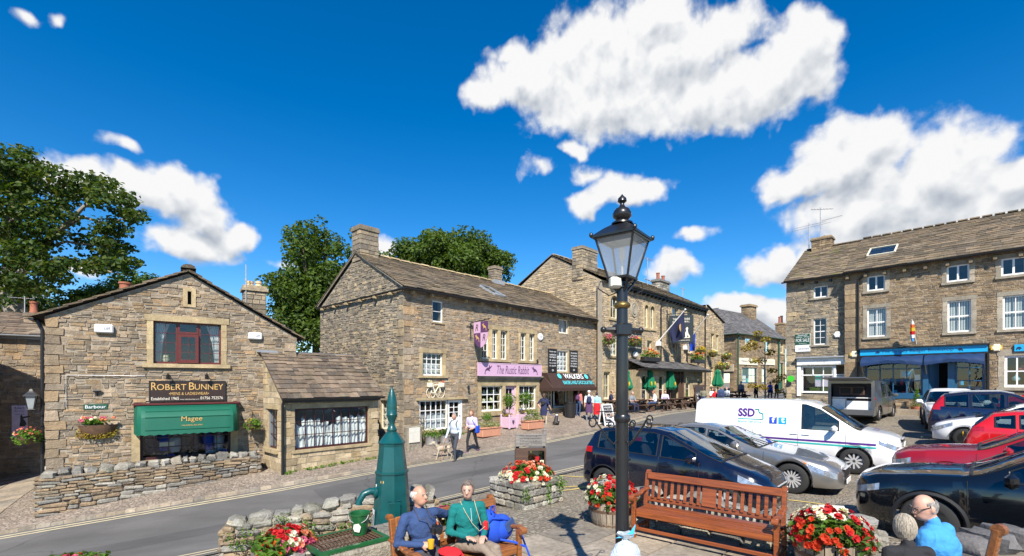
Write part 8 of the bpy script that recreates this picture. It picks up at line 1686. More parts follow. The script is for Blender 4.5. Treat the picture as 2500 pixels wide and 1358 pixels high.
M['plastic_film'] = plain('plastic_film', (.60, .69, .76), .22, 0, .22, 14, .8, .03, .4)
bg = thing('plastic_bag', 'pale blue and clear plastic bag tied to the foot of the lamp post', 'plastic bag', (LX-.0, LY-.14, .75), 0); mb = MB()
mb.lathe([(.05, .0), (.13, .01), (.14, .06), (.125, .13), (.09, .19), (.03, .235), (.025, .25), (.06, .27), (.09, .30)], 12, sx=1, sy=.55); mb.v = [(x+rnd.uniform(-.012, .012), y+rnd.uniform(-.012, .012), z+rnd.uniform(-.01, .01)) for x, y, z in mb.v]; mb.add([(-.01, 0, .26), (.05, -.01, .3), (.085, 0, .38), (.04, .01, .3)], [(0, 1, 2, 3)]); mb.build('film', M['plastic_film'], bg)
mb = MB(); mb.lathe([(.03, .02), (.115, .03), (.118, .08), (.09, .11)], 12, sx=1, sy=.5); mb.v = [(x+rnd.uniform(-.008, .008), y+rnd.uniform(-.01, .01), z+rnd.uniform(-.012, .012)) for x, y, z in mb.v]; mb.build('contents', M['sky_sign'], bg)
mb = MB(); mb.add([(-.1, -.02, .26), (.06, -.03, .275), (.09, 0, .38), (.03, -.02, .31), (-.02, -.01, .285)], [(0, 1, 2, 3, 4)]); mb.build('knot', M['sky_sign'], bg)
# -- benches
def bench(label, left, right, Hb, wood_, panel=False, seat=.43, name='garden_bench', ns=None, group=None, cat='bench'):
 a = Vector(left); b = Vector(right); L = (b-a).length; o = thing(name, label, cat, (a.x, a.y, gz(a.x, a.y)+.03), math.atan2(b.y-a.y, b.x-a.x), group); W = M[wood_]; lean = .09
 bx = lambda mb, x0, x1, y0, y1, z0, z1: mb.cbox(((x0+x1)/2, (y0+y1)/2, (z0+z1)/2), (x1-x0, y1-y0, z1-z0), 0, None, .007)
 mb = MB(); n = 5
 for i in range(n): y = -.44+i*.09; bx(mb, .045, L-.045, y, y+.078, seat-.03, seat)
 bx(mb, .07, L-.07, -.475, -.445, seat-.10, seat-.006); mb.build('seat', W, o)
 T = Matrix.Translation((0, 0, seat-.02)) @ Matrix.Rotation(-math.atan2(lean, Hb-seat), 4, 'X'); mb = MB(); h = Hb-seat
 mb.cbox((L/2, .0, h-.02), (L-.1, .035, .11), 0, T, .012); mb.cbox((L/2, .0, .1), (L-.1, .03, .075), 0, T, .008)
 m = ns or int(L/.105); pw = .2 if panel else 0
 for i in range(m):
  x = .09+(L-.18)*(i+.5)/m
  if panel and abs(x-L/2) < pw*.62: continue
  mb.cbox((x, 0, h*.5+.02), (.048, .018, h-.2), 0, T, .004)
 mb.build('backrest', W, o)
 if panel:
  mb = MB(); mb.cbox((L/2, 0, h*.5+.02), (pw, .022, h-.2), 0, T, .004); pn = mb.build('carved_panel', W, o)
  mb = MB(); [mb.tube([T @ Vector((L/2+r*math.cos(t), -.012, h*.5+.03+r*math.sin(t))) for t in np.linspace(0, 6.29, 17)], .006, 5) for r in (.07, .05)]
  for k in range(6): t = k*math.pi/3; mb.ell(T @ Vector((L/2+.027*math.cos(t), -.012, h*.5+.03+.027*math.sin(t))), (.014, .006, .014), 7, 5)
  mb.build('rosette', M['dark_timber'], pn)
 for x in (0.03, L-.03):
  mb = MB(); mb.cbox((x, .02, seat/2), (.06, .065, seat), 0, None, .006); mb.cbox((x, 0, h/2+.01), (.06, .055, h+.02), 0, T, .008); mb.tube([T @ Vector((x, -.03, h+.03)), T @ Vector((x, .03, h+.03))], .036, 10); mb.build('leg', W, o)
  mb = MB(); mb.cbox((x, -.46, .31), (.06, .06, .62), 0, None, .006); mb.build('leg', W, o)
  mb = MB(); pts = [(.02+lean*.35, seat+.235), (-.14, seat+.235), (-.26, seat+.20), (-.38, seat+.195), (-.47, seat+.215), (-.525, seat+.20)]
  for p, q in zip(pts, pts[1:]): T2 = (Vector((x, (p[0]+q[0])/2, (p[1]+q[1])/2)), ); mb.cbox(T2[0], (.075, abs(p[0]-q[0])+.03, .042), 0, Matrix.Rotation(math.atan2(p[1]-q[1], p[0]-q[0]), 3, 'X') if False else Matrix.Rotation(-math.atan2(q[1]-p[1], p[0]-q[0]), 3, 'X'), .012)
  mb.tube([(x-.04, -.53, seat+.175), (x+.04, -.53, seat+.175)], .04, 12); mb.build('armrest', W, o)
  mb = MB(); mb.cbox((x, -.22, .14), (.035, .44, .05), 0, None, .005); mb.cbox((x, -.22, seat-.06), (.035, .44, .07), 0, None, .005); mb.build('side_rail', W, o)
 mb = MB(); bx(mb, .05, L-.05, -.475, -.44, .12, .17); mb.build('stretcher', W, o); return o
bench('long orange brown wooden bench with carved roundel in its slatted back', (2.13, 7.62), (3.66, 6.34), .92, 'teak', True)
bench('brown wooden bench with rounded arms under the seated couple', (-1.30, 5.10), (-.20, 6.07), .87, 'oak_old', seat=.40)
bench('wooden bench cut off at the bottom right under the couple turned away', (4.02, 4.06), (3.0, 3.62), .86, 'oak_old', seat=.44); eb = bpy.data.objects['garden_bench.002']; mb = MB(); mb.cbox((.03, .07, .92), (.065, .06, .46), 0, Matrix.Rotation(R(-10), 3, 'X'), .01); mb.tube([(.0, .12, 1.14), (.06, .12, 1.14)], .05, 10); mb.build('post', M['oak_old'], eb)
# -- seated figures
a_ = Vector((.75, .66)).normalized(); f_ = Vector((.66, -.75)).normalized(); A_ = Vector((-1.30, 5.10))
def seat_at(t, fwd): q = A_+a_*t+f_*fwd; return (q.x, q.y, gz(q.x, q.y)+.03)
def camera_neck(o, J):
 mb = MB(); c = J['hips']+Vector((-.0, -.19, .30)); mb.cbox(c, (.13, .06, .08), 0, None, .015); mb.tube([c, c+Vector((0, -.07, -.01))], [.036, .032], 12); mb.cbox(c+Vector((-.02, 0, .05)), (.05, .04, .025), 0, None, .008); mb.build('camera', M['black_paint'], o)
 st = MB(); n = J['neck']
 for k in (1, -1): st.tube([c+Vector((k*.06, 0, .03)), c.lerp(n, .5)+Vector((k*.06, -.075, .03)), n+Vector((k*.07, -.135, -.09)), n+Vector((k*.075, -.02, .03))], .005, 5)
 st.build('camera_strap', M['charcoal'], o)
 cu = MB(); cu.lathe([(.028, 0), (.036, .09), (.033, .09), (.0, .085)], 14, J['hand1']+Vector((.0, -.03, -.03))); cu.build('cup', M['petal_yellow'], o)
 rc = MB(); k = J['knee0'].lerp(J['hips'], .38); rc.ell(k+Vector((.0, -.02, .075)), (.115, .15, .035), 14, 8, jit=.05); rc.ell(k+Vector((.08, -.02, .02)), (.045, .13, .08), 10, 8); rc.build('red_garment', M['red_cloth'], o)
man, Jm = person('balding man in blue fleece with a camera, arm along the bench back', seat_at(.30, .24), (f_.x, f_.y), dict(top='navy_fleece', legs='charcoal', skin='skin_tan'), dict(sit=.50, lean=-.16, sidelean=-.12, th=((.22, -1, .02), (-.02, -1, .05)), sn=((.05, -.25, -1), (-.1, -.15, -1)), ua=((.82, .42, -.30), (-.28, .12, -1)), fa=((.95, .22, -.12), (.72, -.72, .0)), head=(R(18), R(-3)), curl=.35, palm=((0, -.2, -1), (.5, .5, -.6))), 1.66, .0095, ('bald', 'hair_white'), None, 'person', camera_neck, bulk=1.1)
def strap_bag(o, J): mb = MB(); n = J['neck']; mb.tube([n+Vector((-.085, .0, .0)), n+Vector((-.065, -.125, -.10)), n+Vector((.0, -.165, -.22)), n+Vector((.09, -.165, -.32)), J['hips']+Vector((.17, -.14, .2))], .0035, 5); mb.tube([n+Vector((.085, .0, .0)), n+Vector((.075, -.12, -.10)), n+Vector((.12, -.14, -.26))], .0035, 5); mb.build('strap', M['pot_buff'], o); b = MB(); b.cbox(J['hips']+Vector((.17, -.12, .19)), (.06, .05, .12), 0, None, .02); b.build('pouch', M['red_cloth'], o); z = MB(); z.tube([n+Vector((0, -.12, -.06)), n+Vector((0, -.158, -.2))], .004, 4); z.build('zip', M['aqua'], o)
wom, Jw = person('woman in teal fleece with tied grey hair, hands crossed on khaki trousers', seat_at(.86, .22), (.42, -.90), dict(top='teal_fleece', legs='khaki', skin='skin_pale'), dict(sit=.50, lean=-.06, th=((.28, -1, .10), (.42, -1, .14)), sn=((.15, -.18, -1), (.62, -.55, -.75)), ua=((.22, -.12, -1), (-.26, -.12, -1)), fa=((-.52, -.9, -.1), (.62, -.85, -.06)), head=(R(-26), R(4)), curl=.3, palm=((0, -.2, -1), (0, -.2, -1)), foot=((.3, -1, -.1), (.6, -.8, -.35))), 1.58, .0095, ('tied', 'hair_mouse'), None, 'person', strap_bag, bulk=1.06)
fB = Vector((-.46, .89)); g2 = dict(sit=.60, lean=.05, th=((.12, -1, .02), (-.12, -1, .02)), sn=((0, -.1, -1), (0, -.1, -1)), fa=((-.3, -1, -.1), (.3, -1, -.1)))
def specs(o, J):
 T = Matrix.Translation(J['head']) @ J['hm']; mb = MB()
 for k in (1, -1): mb.tube([T @ Vector((k*.078, .01, .015)), T @ Vector((k*.068, -.092, .012))], .004, 5); mb.tube([T @ Vector((k*.033+.024*math.cos(t), -.105, .006+.018*math.sin(t))) for t in np.linspace(0, 6.3, 13)], .003, 5)
 mb.build('glasses', M['black_paint'], o)
person('balding man in bright blue shirt and glasses turned to the woman beside him', (3.86, 4.22, gz(3.66, 4.3)+.03), (fB.x, fB.y), dict(top='sky_shirt', legs='dark_trousers', skin='skin'), dict(g2, sit=.60, sidelean=.22, lean=.10, head=(R(62), R(14))), 1.78, .0095, ('bald', 'hair_grey'), None, 'person', specs, bulk=1.2)
person('woman with short ash grey hair and black sleeveless top seen from behind', (3.30, 3.95, gz(3.2, 4)-.0), (.05, 1), dict(top='black_cloth', fore='skin', legs='jeans', skin='skin'), dict(g2, sit=.60, sidelean=-.02, head=(R(-10), R(6))), 1.5, .0095, ('bob', 'hair_ash'), bulk=1.0)
# blue rucksack on the bench
q = A_+a_*1.30+f_*.2; rk = thing('rucksack', 'bright blue rucksack lying on the bench beside the woman in teal', 'rucksack', (q.x, q.y, gz(q.x, q.y)+.44), math.atan2(a_.y, a_.x)+R(12)); T = Matrix.Rotation(R(-18), 4, 'Y') @ Matrix.Rotation(R(-12), 4, 'X'); mb = MB()
mb.ell(T @ Vector((0, 0, .17)), (.17, .15, .20), 18, 12, 0, T.to_3x3(), .03); mb.ell(T @ Vector((.10, -.05, .12)), (.17, .14, .16), 16, 10, 0, T.to_3x3(), .03); mb.build('pack_body', M['blue_nylon'], rk)
mb = MB(); mb.ell(T @ Vector((-.05, 0, .34)), (.15, .14, .075), 16, 8, 0, T.to_3x3(), .05); mb.build('lid', M['blue_nylon'], rk); mb = MB(); mb.cbox(T @ Vector((.14, -.185, .13)), (.17, .03, .13), 0, T.to_3x3(), .015); mb.build('pocket', M['navy_fleece'], rk)
mb = MB(); mb.tube([T @ Vector((-.1, -.1, .36)), T @ Vector((.05, -.17, .27)), T @ Vector((.2, -.17, .16)), T @ Vector((.28, -.16, -.02)), (.28, -.3, -.2), (.3, -.32, -.36)], .012, 6); mb.tube([T @ Vector((-.05, -.13, .05)), (.02, -.26, .03), (.14, -.34, -.04)], .014, 6); mb.tube([(-.16, -.05, .38), (-.17, -.05, .46), (-.11, -.05, .46), (-.1, -.05, .39)], .012, 6); mb.build('straps', M['blue_nylon'], rk)
# -- pump, trough, bucket
pm_ = thing('village_pump', 'tall tapering octagonal green cast iron pump with pointed finial and spout', 'water pump', (-1.82, 7.2, 0), R(22.5)); mb = MB(); k8 = dict(n=8, sm=False)
mb.lathe([(.34, -.04), (.34, .05), (.315, .07), (.31, .10), (.30, .12)], **k8); mb.lathe([(.298, .121), (.235, 1.03), (.25, 1.035), (.25, 1.065), (.23, 1.075), (.185, 1.44), (.19, 1.455), (.19, 1.475), (.175, 1.48)], **k8); mb.build('casing', M['pump_green'], pm_)
mb = MB(); mb.lathe([(.2, 1.481), (.205, 1.5), (.19, 1.51), (.10, 1.63), (.07, 1.655)], **k8); mb.lathe([(.07, 1.655), (.078, 1.69), (.06, 1.715), (.042, 1.75), (.042, 1.79), (.065, 1.85), (.08, 1.895), (.085, 1.91), (.074, 1.925), (.078, 2.0), (.076, 2.08), (.062, 2.18), (.036, 2.27), (.014, 2.315), (.012, 2.335), (.001, 2.345)], 16); mb.build('finial', M['pump_green'], pm_)
rp = Matrix.Rotation(-R(22.5), 4, 'Z')
def onp(mb, n, mt):
 o = mb.build(n, mt, pm_); o.matrix_local = rp; return o
Sd = Vector((-.86, -.5, 0)); mb = MB(); mb.tube([Sd*.2+Vector((0, 0, .76)), Sd*.32+Vector((0, 0, .79)), Sd*.42+Vector((0, 0, .76)), Sd*.485+Vector((0, 0, .66)), Sd*.49+Vector((0, 0, .61))], [.062, .055, .05, .047, .05], 12); mb.lathe([(.085, 0), (.085, .03), (.06, .05)], 14, Sd*.235+Vector((0, 0, .76)), 0, Sd.to_track_quat('Z', 'Y').to_matrix()); onp(mb, 'spout', M['pump_green'])
dn = Vector((-.38, -.92, 0)); up_ = Vector((0, 0, 1)); sdv = dn.cross(up_)
def face_pt(ang, z, off=.004): r = (.298+(.235-.298)*(z-.12)/.91 if z < 1.04 else .23+(.185-.23)*(z-1.075)/.37)*math.cos(math.pi/8); return Vector((math.cos(ang), math.sin(ang), 0))*(r+off)+Vector((0, 0, z))
fa = math.atan2(-.924, -.383); fb_ = fa-math.pi/4; fc_ = fa+math.pi/4
for ang, z, r, mt, nme, dx in ((fa, .93, .03, 'petal_orange', 'badge', 0), (fb_, .86, .024, 'white_paint', 'sticker', .035), (fb_, .85, .024, 'white_paint', 'sticker', -.04)):
 p = face_pt(ang, z); w = Vector((-math.sin(ang), math.cos(ang), 0)); mb = MB(); mb.lathe([(r, 0), (r, .006), (r*.8, .008)], 14, p+w*dx, 0, Vector((math.cos(ang), math.sin(ang), .07)).to_track_quat('Z', 'Y').to_matrix()); onp(mb, nme, M['gold_leaf' if nme == 'badge' else mt])
 if nme == 'sticker': mb = MB(); mb.ell(p+w*dx+Vector((math.cos(ang), math.sin(ang), 0))*.009+Vector((0, 0, .004)), (.009, .009, .009), 8, 6); onp(mb, 'sticker_dot', M['hair_dark'])
ang = fb_; w = Vector((-math.sin(ang), math.cos(ang), 0)); nrm = Vector((math.cos(ang), math.sin(ang), .07)).normalized(); tl = w.cross(nrm); tl = tl if tl.z > 0 else -tl
T = Matrix((w, nrm*-1, tl)).transposed().to_4x4(); T.translation = face_pt(ang, .38, .012); ob = MB(); ob.cbox((0, 0, 0), (.17, .014, .26), 0, None, .004); o_ = ob.build('notice', M['grey_trousers'], pm_); o_.matrix_local = rp @ T
T2 = rp @ T
for i, (tx, mt) in enumerate((('CAUTION', 'white_paint'), ('WATER NOT', 'white_letter'), ('SUITABLE', 'white_letter'), ('FOR', 'white_letter'), ('DRINKING', 'white_letter'))):
 if i == 0: hb_ = MB(); hb_.cbox((0, -.009, .095), (.16, .006, .06), 0, None, .002); q_ = hb_.build('notice_header', M['white_paint'], pm_); q_.matrix_local = T2; lettering('NOTICE', M['navy_letter'], pm_, -.05, .05, .08, .11, -.0135, rot=T2)
 else: lettering(tx, M[mt], pm_, -.07, .07, .06-.045*i-.012, .06-.045*i+.02, -.010, rot=T2)
ang = fc_; mb = MB(); p = [face_pt(ang, z, .002)+Vector((-math.sin(ang), math.cos(ang), 0))*x for x, z in ((-.01, 1.0), (.012, .98), (.018, .86), (.03, .82), (.012, .66), (-.012, .72), (-.016, .84))]; mb.poly(p); onp(mb, 'flaked_paint', M['pale_patch'])
mb = MB(); [mb.tube([face_pt(fc_, z, .004)+Vector((-math.sin(fc_), math.cos(fc_), 0))*x for x, z in ((-.09, .66), (.09, .66))], .006, 4) for _ in (0,)]; mb.cbox(face_pt(fc_, .38, .0), (.17, .012, .52), 0, RZ(fc_+math.pi/2).to_3x3() @ Matrix.Rotation(R(4), 3, 'X'), .004); onp(mb, 'access_panel', M['pump_green'])
mb = MB(); mb.cbox((0, 0, 0), (.85, .85, .09), 0, None, .02); st = mb.build('pump_step', M['limestone'], None, (-1.82, 7.2, .0), R(40)); tag(st, 'low stone slab the green pump stands on', 'step')
tr = thing('stone_trough', 'rough grey stone trough in front of the pump', 'trough', (-2.0, 6.05, 0), R(44)); mb = MB()
for (x0, x1, y0, y1) in ((-.75, .75, -.4, -.3), (-.75, .75, .3, .4), (-.75, -.65, -.299, .299), (.4, .75, -.299, .299)): mb.cbox(((x0+x1)/2, (y0+y1)/2, .18), (x1-x0, y1-y0, .44), 0, None, .03)
mb.v = [(x+rnd.uniform(-.006, .006), y+rnd.uniform(-.006, .006), z+rnd.uniform(-.006, .006)) for x, y, z in mb.v]; mb.box(-.66, .41, -.3, .3, 0, .12, 1); mb.build('trough', [M['limestone'], M['dark_mortar']], tr)
gt_ = thing('trough_grate', 'green painted iron grate over the stone trough', 'grate', (-2.1, 5.95, .41), R(44)); mb = MB()
for (x0, x1, y0, y1) in ((-.45, .45, -.34, -.29), (-.45, .45, .29, .34), (-.45, -.4, -.289, .289), (.4, .45, -.289, .289)): mb.box(x0, x1, y0, y1, 0, .04)
mb.build('frame', M['bucket_green'], gt_); mb = MB()
for i in range(17): x = -.4+i*.05; mb.box(x-.004, x+.004, -.29, .29, .022, .032)
for i in range(11): y = -.28+i*.056; mb.box(-.4, .4, y-.004, y+.004, .0325, .036)
mb.build('bars', M['rust'], gt_)
bc = thing('bucket', 'dark green metal bucket standing on the trough grate', 'bucket', (-1.96, 6.12, .452), 0); mb = MB(); mb.lathe([(.085, 0), (.125, .25), (.135, .255), (.135, .275), (.118, .27), (.08, .02)], 20); mb.v = [(x*(1+.02*math.sin(z*20)), y, z) for x, y, z in mb.v]; mb.build('pail', M['bucket_green'], bc); mb = MB(); mb.tube([(.128*math.cos(t), .128*math.sin(t)*.3-.06, .26-.10*abs(math.sin(t))) for t in np.linspace(math.pi, 2*math.pi, 12)], .005, 5); mb.build('handle', M['zinc'], bc); mb = MB(); mb.prism([(-.03, .06), (.03, .05), (.05, .12), (.02, .16), (-.04, .15), (-.05, .1)], -.114, -.108); mb.build('worn_patch', M['pale_patch'], bc)
# -- stone walls of the terrace
drystone('terrace_wall', 'low mortared rubble wall with rounded boulder coping between the pump and road', (-4.45, 7.45), (-2.05, 8.25), .62, .72, .42, gz(-4.45, 7.45)+.02, -.28, course=(.08, .16), length=(.14, .4), cope=(.2, .38), core='mortar', mat='drystone', coph=(.13, .2))
drystone('wall_stub', 'short stub of rubble wall with one dark cleft stone behind the man in blue', (-1.75, 8.3), (-1.42, 8.45), .42, .42, .4, -.05, -.05, cope=(.2, .3), length=(.14, .3))
ivy = thing('wall_ivy', 'creeping green plants on the low wall beside the pump', 'plant', (-3.0, 7.7, 0), 0); pts = [((rnd.uniform(-1.3, .85), 0, rnd.uniform(-.1, .32)), ) for _ in range(26)]; leaves('foliage', [((x, .333*x-.0-.12+.0, z), (.12, .06, .1), 26) for ((x, y, z), ) in pts], .04, M['leaf_bright'], ivy)
drystone('back_wall', 'low limestone boulder wall running behind the long bench', (1.55, 8.55), (4.82, 6.25), .42, .44, .46, -.04, -.02, course=(.12, .2), length=(.22, .5), cope=(.34, .6), mat='limestone')
drystone('corner_wall', 'stones of a wall at the lower right corner, coloured dark to stand for shade', (4.75, 5.05), (6.6, 5.4), .62, .66, .5, -.02, -.02, course=(.08, .14), length=(.16, .4), cope=(.22, .4), mat='blue_slate', copemat='blue_slate')  # dark slate colour stands in for shade over this wall
# -- flower tubs
def barrel(label, loc, r, h, cols, dome, n=70):
 o = thing('barrel_planter', label, 'flower tub', loc, 0, 'half barrel planters'); mb = MB(); m = 22
 for i in range(m):
  a, b = 2*math.pi*(i+.06)/m, 2*math.pi*(i+.94)/m; V = []
  for z, k in ((0, .84), (h*.3, .94), (h*.6, .99), (h, 1.0)):
   for t in (a, b): V.append((r*k*math.cos(t), r*k*math.sin(t), z))
  V2 = [(x*.9, y*.9, z) for x, y, z in V]; mb.add(V+V2, [(0, 1, 3, 2), (2, 3, 5, 4), (4, 5, 7, 6), (6, 7, 15, 14), (1, 9, 11, 3), (3, 11, 13, 5), (5, 13, 15, 7)])
 mb.build('staves', M['barrel_wood'], o); hp = MB()
 for z, w in ((h*.12, .05), (h*.62, .045)): k = .84+.16*min(1, z/h*1.35); hp.lathe([(r*k*1.0, z), (r*k*1.025, z), (r*min(1.015, k*1.045), z+w), (r*k*.98, z+w)], 26)
 hp.build('hoops', M['rust'], o); sl = MB(); sl.lathe([(.001, h-.05), (r*.9, h-.06)], 16); sl.build('soil', M['dark_mortar'], o)
 cl = [((rnd.uniform(-.6, .6)*r, rnd.uniform(-.6, .6)*r, h+dome*.25), (r*.6, r*.6, dome*.45), 55) for _ in range(9)]+[((math.cos(t)*r*.95, math.sin(t)*r*.95, h+.02), (.12, .12, .12), 30) for t in np.linspace(0, 6.28, 11)]
 leaves('foliage', cl, .085, M['leaf_green'], o); leaves('foliage', cl[:6], .085, M['leaf_bright'], o); bloom_dome(o, (0, 0, h+.02), (r*1.12, r*1.12, dome), n, cols, .12); return o
barrel('half barrel of red and white begonias behind the lamp post', (1.66, 7.95, 0.02), .36, .42, ['red', 'red', 'white', 'scarlet', 'red'], .36, 75)
barrel('half barrel of red, white and salmon begonias at the right end of the long bench', (3.82, 5.72, .03), .37, .5, ['red', 'scarlet', 'red', 'red', 'scarlet', 'white', 'salmon'], .34, 80)
def stone_tub(label, loc, ang, w, d, h, cols, dome, n, mat='limestone', group=None):
 o = thing('flower_planter', label, 'planter', loc, ang, group); mb = MB(); mb.box(-w/2+.05, w/2-.05, -d/2+.05, d/2-.05, 0, h-.04, 1)
 for (L, off, rot) in ((w, d/2, 0), (d, w/2, 90), (w, d/2, 180), (d, w/2, 270)):
  T = RZ(R(rot)); z = 0
  while z < h-.02:
   hh = min(rnd.uniform(.08, .15), h-z); s = -L/2
   while s < L/2-.02:
    l = min(rnd.uniform(.14, .34), L/2-s); l = L/2-s if L/2-s-l < .08 else l; V0 = len(mb.v); mb.cbox((s+l/2, -off+.07, z+hh/2), (l-.012, .18, hh-.01), 0, None, .025); mb.v[V0:] = [tuple(T @ Vector((a+rnd.uniform(-.01, .01), b+rnd.uniform(-.012, .012), c+rnd.uniform(-.008, .008)))) for a, b, c in mb.v[V0:]]; s += l
   z += hh
 mb.build('tub', [M[mat], M['dark_mortar']], o)
 cl = [((rnd.uniform(-.45, .45)*w, rnd.uniform(-.45, .45)*d, h+.08), (.16, .16, .12), 55) for _ in range(14)]; leaves('foliage', cl, .07, M['leaf_bright'], o); leaves('foliage', cl[:8], .07, M['leaf_green'], o); bloom_dome(o, (0, 0, h), (w*.5, d*.5, dome), n, cols, .12); return o
pq = stone_tub('square rubble stone planter of red and white begonias with ivy by the road', (.30, 9.75, -.05), R(43), 1.15, 1.0, .52, ['red', 'scarlet', 'white', 'red', 'salmon'], .3, 90)
leaves('ivy', [((.5+rnd.uniform(-.1, .12), -.45+rnd.uniform(-.1, .25), .5-rnd.uniform(0, .35)), (.13, .1, .12), 45) for _ in range(12)]+[((-.5+rnd.uniform(-.1, .1), -.52, .3+rnd.uniform(-.1, .1)), (.1, .05, .12), 40) for _ in range(3)]+[((.1, -.53, z), (.08, .05, .1), 35) for z in (.1, .25, .4)], .04, M['leaf_bright'], pq)
stone_tub('pale trough of red, salmon and orange begonias beside the stone trough', (-2.72, 5.72, -.02), R(44), .62, .5, .42, ['red', 'red', 'salmon', 'white', 'orange', 'pink'], .26, 60)
stone_tub('planter of pink, white and orange flowers behind the seated couple', (-.98, 6.45, 0), R(42), .95, .42, .48, ['scarlet', 'white', 'salmon', 'pink', 'orange'], .2, 46)
stone_tub('planter of pink and white flowers just showing at the bottom left edge', (-4.62, 4.95, gz(-4.6, 5)), R(30), .6, .5, .72, ['pink', 'red', 'white'], .2, 34)
# -- parking notice
Yn = 10.35; q = at(1295, 1060, Yn); nb = thing('parking_notice', 'weathered grey timber parking notice above a dark glazed notice case', 'notice board', (q.x, Yn, gz(q.x, Yn)), R(6)); z0, z1, z2 = at(0, 1142, Yn).z-gz(q.x, Yn), at(0, 1091, Yn).z-gz(q.x, Yn), at(0, 1061, Yn).z-gz(q.x, Yn)
mb = MB(); mb.cbox((.0, -.03, (z1+z2)/2+.01), (.66, .04, z2-z1), 0, None, .006); mb.build('board', M['grey_board'], nb)
for i, tx in enumerate(('No Waiting or', 'parking between', '9.00 am to 6.00 pm', 'except 2 hours')): hh = z2-z1; lettering(tx, M['black_board'], nb, -.24, .24, z1+.02+hh*(.78-.22*i), z1+.02+hh*(.92-.22*i), -.054)
mb = MB(); mb.cbox((0, 0, (z0+z1)/2-.02), (.68, .10, z1-z0-.02), 0, None, .008); cs_ = mb.build('case', M['dark_timber'], nb)
mb = MB(); mb.box(-.06, .3, -.062, -.055, z0+.05, z1-.08); mb.build('case_glass', M['car_glass'], nb); mb = MB(); [mb.box(.0+.1*i, .08+.1*i, -.066, -.0625, z0+.1+.06*(i % 2), z0+.17+.08*(i % 2), i) for i in range(3)]; mb.lathe([(.022, 0), (.022, .01)], 12, (0, -.066, z1-.1), 3, Matrix.Rotation(R(90), 3, 'X')); mb.split('papers', [M['white_paint'], M['petal_red'], M['petal_white'], M['brass']], nb)
for x in (-.28, .32): mb = MB(); mb.cbox((x, .05, (z2-.05)/2+(.08 if x > 0 else 0)), (.07, .07, z2-.05+(.16 if x > 0 else 0)), 0, None, .008); mb.build('post', M['dark_timber' if x < 0 else 'grey_board'], nb)
pl_ = thing('garden_plaque', 'pale green plaque with a white flower behind the right-hand barrel', 'plaque', (4.12, 6.12, 0), R(-12)); mb = MB(); mb.cbox((0, 0, .72), (.30, .015, .19), 0, Matrix.Rotation(R(-12), 3, 'X'), .004); mb.build('plate', M['pale_patch'], pl_); mb = MB(); [mb.tube([(x, .01, 0), (x, .01, .7)], .01, 5) for x in (-.1, .1)]; mb.build('stakes', M['zinc'], pl_); mb = MB(); [mb.ell((.03*math.cos(t), -.014, .71+.03*math.sin(t)), (.017, .004, .017), 8, 6) for t in np.linspace(0, 5.03, 5)]; mb.build('flower_emblem', M['white_paint'], pl_)
# -- along the pavement
def wp(pl, px, py_base, off): s, _ = pl.p(px, py_base, off); q = pl.w(s, off); return q.x, q.y, gz(q.x, q.y)+.11
x, y, z = wp(RAB, 1008, 1090, .9); o = thing('stone_notice', 'upright stone block with a pale information plate at the range corner', 'stone', (x, y, z-.1), RAB.ang); mb = MB(); mb.cbox((0, 0, .5), (.68, .35, 1.05), 0, None, .05); mb.build('block', M['limestone'], o); mb = MB(); mb.cbox((-.06, -.2, .68), (.5, .03, .58), 0, None, .004); mb.build('plate', M['pale_patch'], o)
for i, (a, b, c, d) in enumerate(((.1, .9, .74, .86), (.1, .7, .5, .56), (.1, .75, .4, .46), (.1, .6, .3, .36))): lettering(('WELCOME', 'Yorkshire Dales', 'National Park', 'Grassington')[i], M['white_letter'], o, -.31+a*.5, -.31+b*.5, .39+c*.58, .39+d*.58, -.22)
for k, (px, lb) in enumerate(((1243, 'pink square tub with a ball shaped bay tree left of the pink door'), (1283, 'pink square tub with a ball shaped bay tree right of the pink door'))):
 x, y, z = wp(RAB, px, 1040, .75); o = thing('bay_tree_tub', lb, 'planter', (x, y, z), RAB.ang, 'pink bay tree tubs'); mb = MB(); mb.cbox((0, 0, .3), (.55, .55, .5), 0, None, .01)
 for sx in (1, -1):
  for sy in (1, -1): mb.cbox((sx*.27, sy*.27, .32), (.07, .07, .64), 0, None, .008); mb.ell((sx*.27, sy*.27, .66), (.045, .045, .045), 8, 6)
 mb.build('tub', M['pink_paint'], o); mb = MB(); mb.prism([(-.07, .42), (-.07, .3), (0, .2), (.07, .3), (.07, .42)], -.285, -.276); mb.build('shield', M['plum'], o); mb = MB(); mb.tube([(0, 0, .5), (.02, 0, 1.25)], .025, 6); mb.build('stem', M['bark'], o); leaves('foliage', [((0, 0, 1.38), (.36, .36, .34), 520), ((0, 0, 1.38), (.22, .22, .22), 160)], .075, M['leaf_bright'], o); shrub(o, (0, 0, .66), (.26, .26, .1), 160, .06, 'autumn_leaf', 4)
for px, off, lb in ((1192, 1.3, 'terracotta trough of box and variegated plants left of the pink door'), (1300, 1.55, 'terracotta trough of box and variegated plants behind the parking notice')):
 x, y, z = wp(RAB, px, 1080, off); o = thing('terracotta_trough', lb, 'planter', (x, y, z), RAB.ang, 'terracotta troughs on the pavement'); mb = MB(); mb.cbox((0, 0, .2), (1.15, .5, .4), 0, None, .03); mb.cbox((0, 0, .39), (1.22, .56, .07), 0, None, .02); mb.build('trough', M['terracotta'], o)
 leaves('foliage', [((x_, rnd.uniform(-.12, .12), .5), (.2, .26, .16), 110) for x_ in np.linspace(-.5, .5, 7)], .06, M['leaf_variegated'], o); shrub(o, (.0, .05, .8), (.36, .3, .3), 520, .055, 'leaf_bright', 7)
